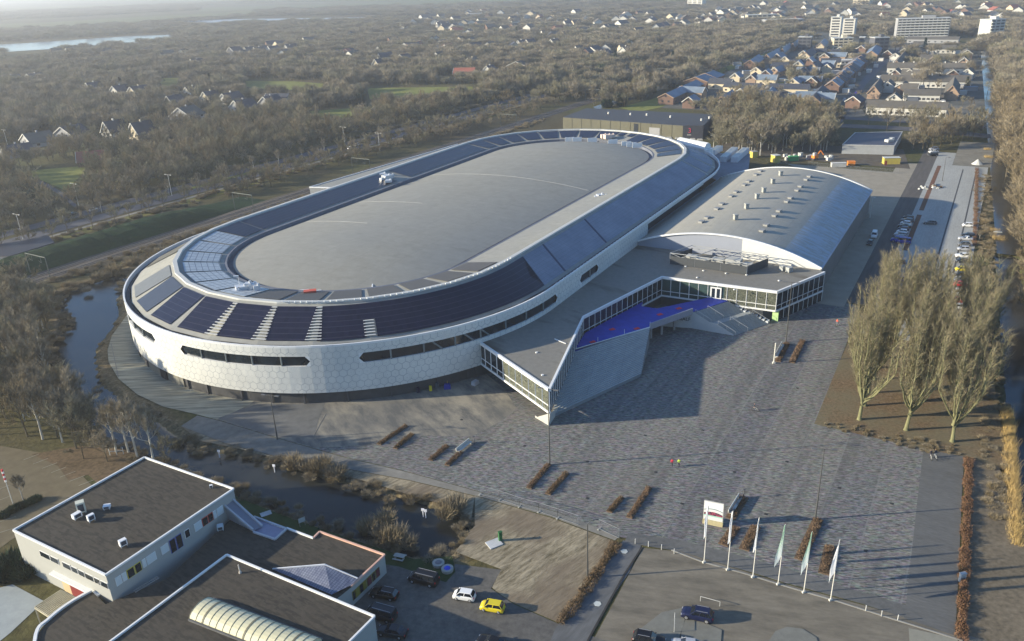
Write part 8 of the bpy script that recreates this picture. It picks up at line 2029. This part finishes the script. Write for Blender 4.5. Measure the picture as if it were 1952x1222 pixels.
# boulders and debris in the torn-up parking strip
t = None; rb_ = random.Random(6)
for i in range(16):
    q = (rb_.uniform(1745, 1800), rb_.uniform(352, 361)); g_ = at(*q); b = MB(); b.box((g_.x, g_.y, .3), (rb_.uniform(.8, 2.2), rb_.uniform(.6, 1.4), .6), rb_.uniform(0, 3), 0, .6)
    tag(b.build('rubble_block', [FB, PB, LGREY][i % 3], org=tuple(g_)), 'block of broken paving in the torn-up strip of the car park', 'rubble', 'rubble in the torn-up parking strip')
g_ = at(1863, 313); b = MB(); b.tube(g_, (g_.x, g_.y, 2.2), 2.6, .2, 10); tag(b.build('gravel_heap', LGREY, org=tuple(g_)), 'pale pointed heap of sand at the end of the car park', 'heap')
g_ = at(1902, 443); b = MB(); b.box((g_.x, g_.y, .1), (2.8, .9, .5), -.3, 0, .8); b.box((g_.x, g_.y, .4), (1.6, .5, .2), -.3); tag(b.build('white_boat', WHT, org=tuple(g_)), 'small white boat lying in the canal by the reeds', 'boat')

# ================================================================== PEOPLE
def person(label, q, heading, pose, top, bottom, hair=(.08, .05, .03), skin=(.5, .32, .24)):
    """one continuous skinned figure; joints laid out for the pose, coloured by region"""
    g_ = at(*q); st = {'run': .42, 'walk': .26, 'stand': .06, 'ride': .0}[pose]
    J = {}; J['pel'] = (0, 0, .95); J['wai'] = (.02, 0, 1.12); J['che'] = (.05, 0, 1.38); J['nec'] = (.06, 0, 1.52); J['hea'] = (.08, 0, 1.62); J['top'] = (.08, 0, 1.76)
    lean = .08 if pose == 'run' else 0
    for s, n_ in ((1, 'l'), (-1, 'r')):
        k = st*s
        J['hip'+n_] = (0, .1*s, .9); J['kne'+n_] = (k*.6+.06, .1*s, .5); J['ank'+n_] = (k*1.1-(.12 if s < 0 else 0), .1*s, .09+(.14 if pose == 'run' and s < 0 else 0)); J['toe'+n_] = (J['ank'+n_][0]+.18, .11*s, .05+(.1 if pose == 'run' and s < 0 else 0))
        J['sho'+n_] = (.05, .19*s, 1.43); J['elb'+n_] = (-k*.6, .24*s, 1.16); J['han'+n_] = (-k*.6+(.22 if pose == 'run' else .06), .2*s, 1.1 if pose == 'run' else .88)
    rad = dict(pel=.13, wai=.12, che=.15, nec=.06, hea=.1, top=.075); rad.update({a+n_: r_ for a, r_ in dict(hip=.1, kne=.065, ank=.045, toe=.04, sho=.075, elb=.048, han=.04).items() for n_ in 'lr'})
    E_ = [('pel', 'wai'), ('wai', 'che'), ('che', 'nec'), ('nec', 'hea'), ('hea', 'top')]+[e for n_ in 'lr' for e in (('pel', 'hip'+n_), ('hip'+n_, 'kne'+n_), ('kne'+n_, 'ank'+n_), ('ank'+n_, 'toe'+n_), ('che', 'sho'+n_), ('sho'+n_, 'elb'+n_), ('elb'+n_, 'han'+n_))]
    ks = list(J); me = D.meshes.new('person'); me.from_pydata([J[k] for k in ks], [(ks.index(a), ks.index(b_)) for a, b_ in E_], [])
    ob = D.objects.new('person', me); COL.objects.link(ob); md = ob.modifiers.new('s', 'SKIN'); ob.modifiers.new('d', 'SUBSURF').levels = 1
    sv = me.skin_vertices[0].data
    for i, k in enumerate(ks): sv[i].radius = (rad[k], rad[k]*(1.25 if k in ('che', 'pel', 'wai') else 1)); sv[i].use_root = (k == 'pel')
    bpy.context.view_layer.update(); dg = bpy.context.evaluated_depsgraph_get(); m2 = D.meshes.new_from_object(ob.evaluated_get(dg)); ob.modifiers.clear(); ob.data = m2
    def pm(nm, c_): return M(nm, c_, .8, .1, 4)
    m2.materials.clear()
    for nm, c_ in (('cloth_%02x%02x%02x' % tuple(int(v*255) for v in bottom), bottom), ('cloth_%02x%02x%02x' % tuple(int(v*255) for v in top), top), ('skin_tone', skin), ('hair_dark', hair), ('shoe_dark', (.05, .05, .05))): m2.materials.append(pm(nm, c_))
    for p in m2.polygons:
        c_ = p.center; z = c_.z
        hand = abs(c_.y) > .15 and ((pose == 'run' and z < 1.16 and c_.x > J['hanl'][0]-.12) or (pose != 'run' and z < .94)) and z > .8
        p.material_index = 4 if z < .11 else 2 if hand else 0 if z < .98 and abs(c_.y) < .22 else 1 if z < 1.52 else (3 if z > 1.69 or c_.x < .03 else 2)
        p.use_smooth = True
    ob.location = (g_.x, g_.y, .04); ob.rotation_euler = (0, 0, heading); ob.name = 'person'
    return tag(ob, label, 'person')
person('runner in a red jacket, left of the pair jogging on the plaza', (1281, 890), 1.2, 'run', (.7, .05, .08), (.02, .02, .03))
person('runner in a bright yellow-green jacket beside the red one', (1294, 890), 1.2, 'run', (.6, .75, .1), (.02, .02, .03))
cy1 = person('dark-clothed cyclist alone in the middle of the plaza', (1438, 783), 2.6, 'walk', (.03, .03, .04), (.03, .03, .04))
p3 = person('person in dark coat standing with a bicycle at the tree plot corner', (1773, 873), 1.6, 'stand', (.04, .04, .05), (.05, .05, .08))
p4 = person('second person in dark coat with pale hair at the tree plot corner', (1782, 872), 1.6, 'stand', (.05, .05, .06), (.5, .5, .5), hair=(.6, .55, .45))
p5 = person('cyclist in an orange-red jacket near the left row of broom trees', (1595, 620), .2, 'walk', (.7, .12, .06), (.2, .2, .22))
p6 = person('person in dark clothes in the shade by the entrance corner', (1536, 597), .4, 'walk', (.04, .05, .08), (.03, .03, .05))
def bicycle(lb, q, heading, g=None):
    g_ = at(*q); t_ = lthing('bicycle', lb, 'bicycle', (g_.x, g_.y, .04), heading, g)
    for x in (-.53, .53):
        b = MB(); n = 14
        for i in range(n):
            a, c_ = 2*math.pi*i/n, 2*math.pi*(i+1)/n; b.bar((x+.33*math.cos(a), 0, .35+.33*math.sin(a)), (x+.33*math.cos(c_), 0, .35+.33*math.sin(c_)), .035, .035)
        wh_ = part(b, 'wheel', TYRE, t_)
    b = MB()
    for p, q_ in (((-.53, 0, .35), (-.1, 0, .3)), ((-.53, 0, .35), (-.2, 0, .8)), ((-.1, 0, .3), (-.22, 0, .88)), ((-.2, 0, .78), (.38, 0, .8)), ((-.1, 0, .3), (.4, 0, .72)), ((.53, 0, .35), (.36, 0, 1.0))): b.tube(p, q_, .02, .02, 5)
    part(b, 'frame', LGREY, t_)
    b = MB(); b.box((-.24, 0, .93), (.26, .14, .06)); part(b, 'saddle', BLKP, t_); b = MB(); b.tube((.36, -.26, 1.02), (.36, .26, 1.02), .018, .018, 5); part(b, 'handlebar', BLKP, t_)
bicycle('bicycle of the dark lone cyclist on the plaza', (1440, 784), 2.6); bicycle('bicycle beside the left person at the tree plot corner', (1774, 876), 1.4); bicycle('bicycle beside the pale-haired person at the tree plot corner', (1783, 875), 1.5); bicycle('bicycle of the orange-jacketed cyclist', (1598, 622), .2)
for i in range(22):
    q = (1797+rb_.uniform(-3, 3)+(i % 2)*12, 612+i*2.2); bicycle('parked bicycle in the rack between the middle and right tree rows', q, .1+rb_.uniform(-.2, .2), 'bicycles parked between the tree rows')
# ================================================================== HAZE
b = MB(); b.add([(-14000, -900, -3), (14000, -900, -3), (14000, 24000, -3), (-14000, 24000, -3), (-14000, -900, 96), (14000, -900, 96), (14000, 24000, 96), (-14000, 24000, 96)],
                [(3, 2, 1, 0), (4, 5, 6, 7), (0, 1, 5, 4), (1, 2, 6, 5), (2, 3, 7, 6), (3, 0, 4, 7)])
hm = D.materials.new('haze_air'); hm.use_nodes = True; ht_ = hm.node_tree; ht_.nodes.clear()
ho = ht_.nodes.new('ShaderNodeOutputMaterial'); hv = ht_.nodes.new('ShaderNodeVolumePrincipled')
hv.inputs['Color'].default_value = (.78, .8, .83, 1); hv.inputs['Density'].default_value = .0002; hv.inputs['Anisotropy'].default_value = .45
ht_.links.new(hv.outputs[0], ho.inputs['Volume'])
tag(b.build('haze', hm), kind='stuff')
print('objects', len(D.objects))
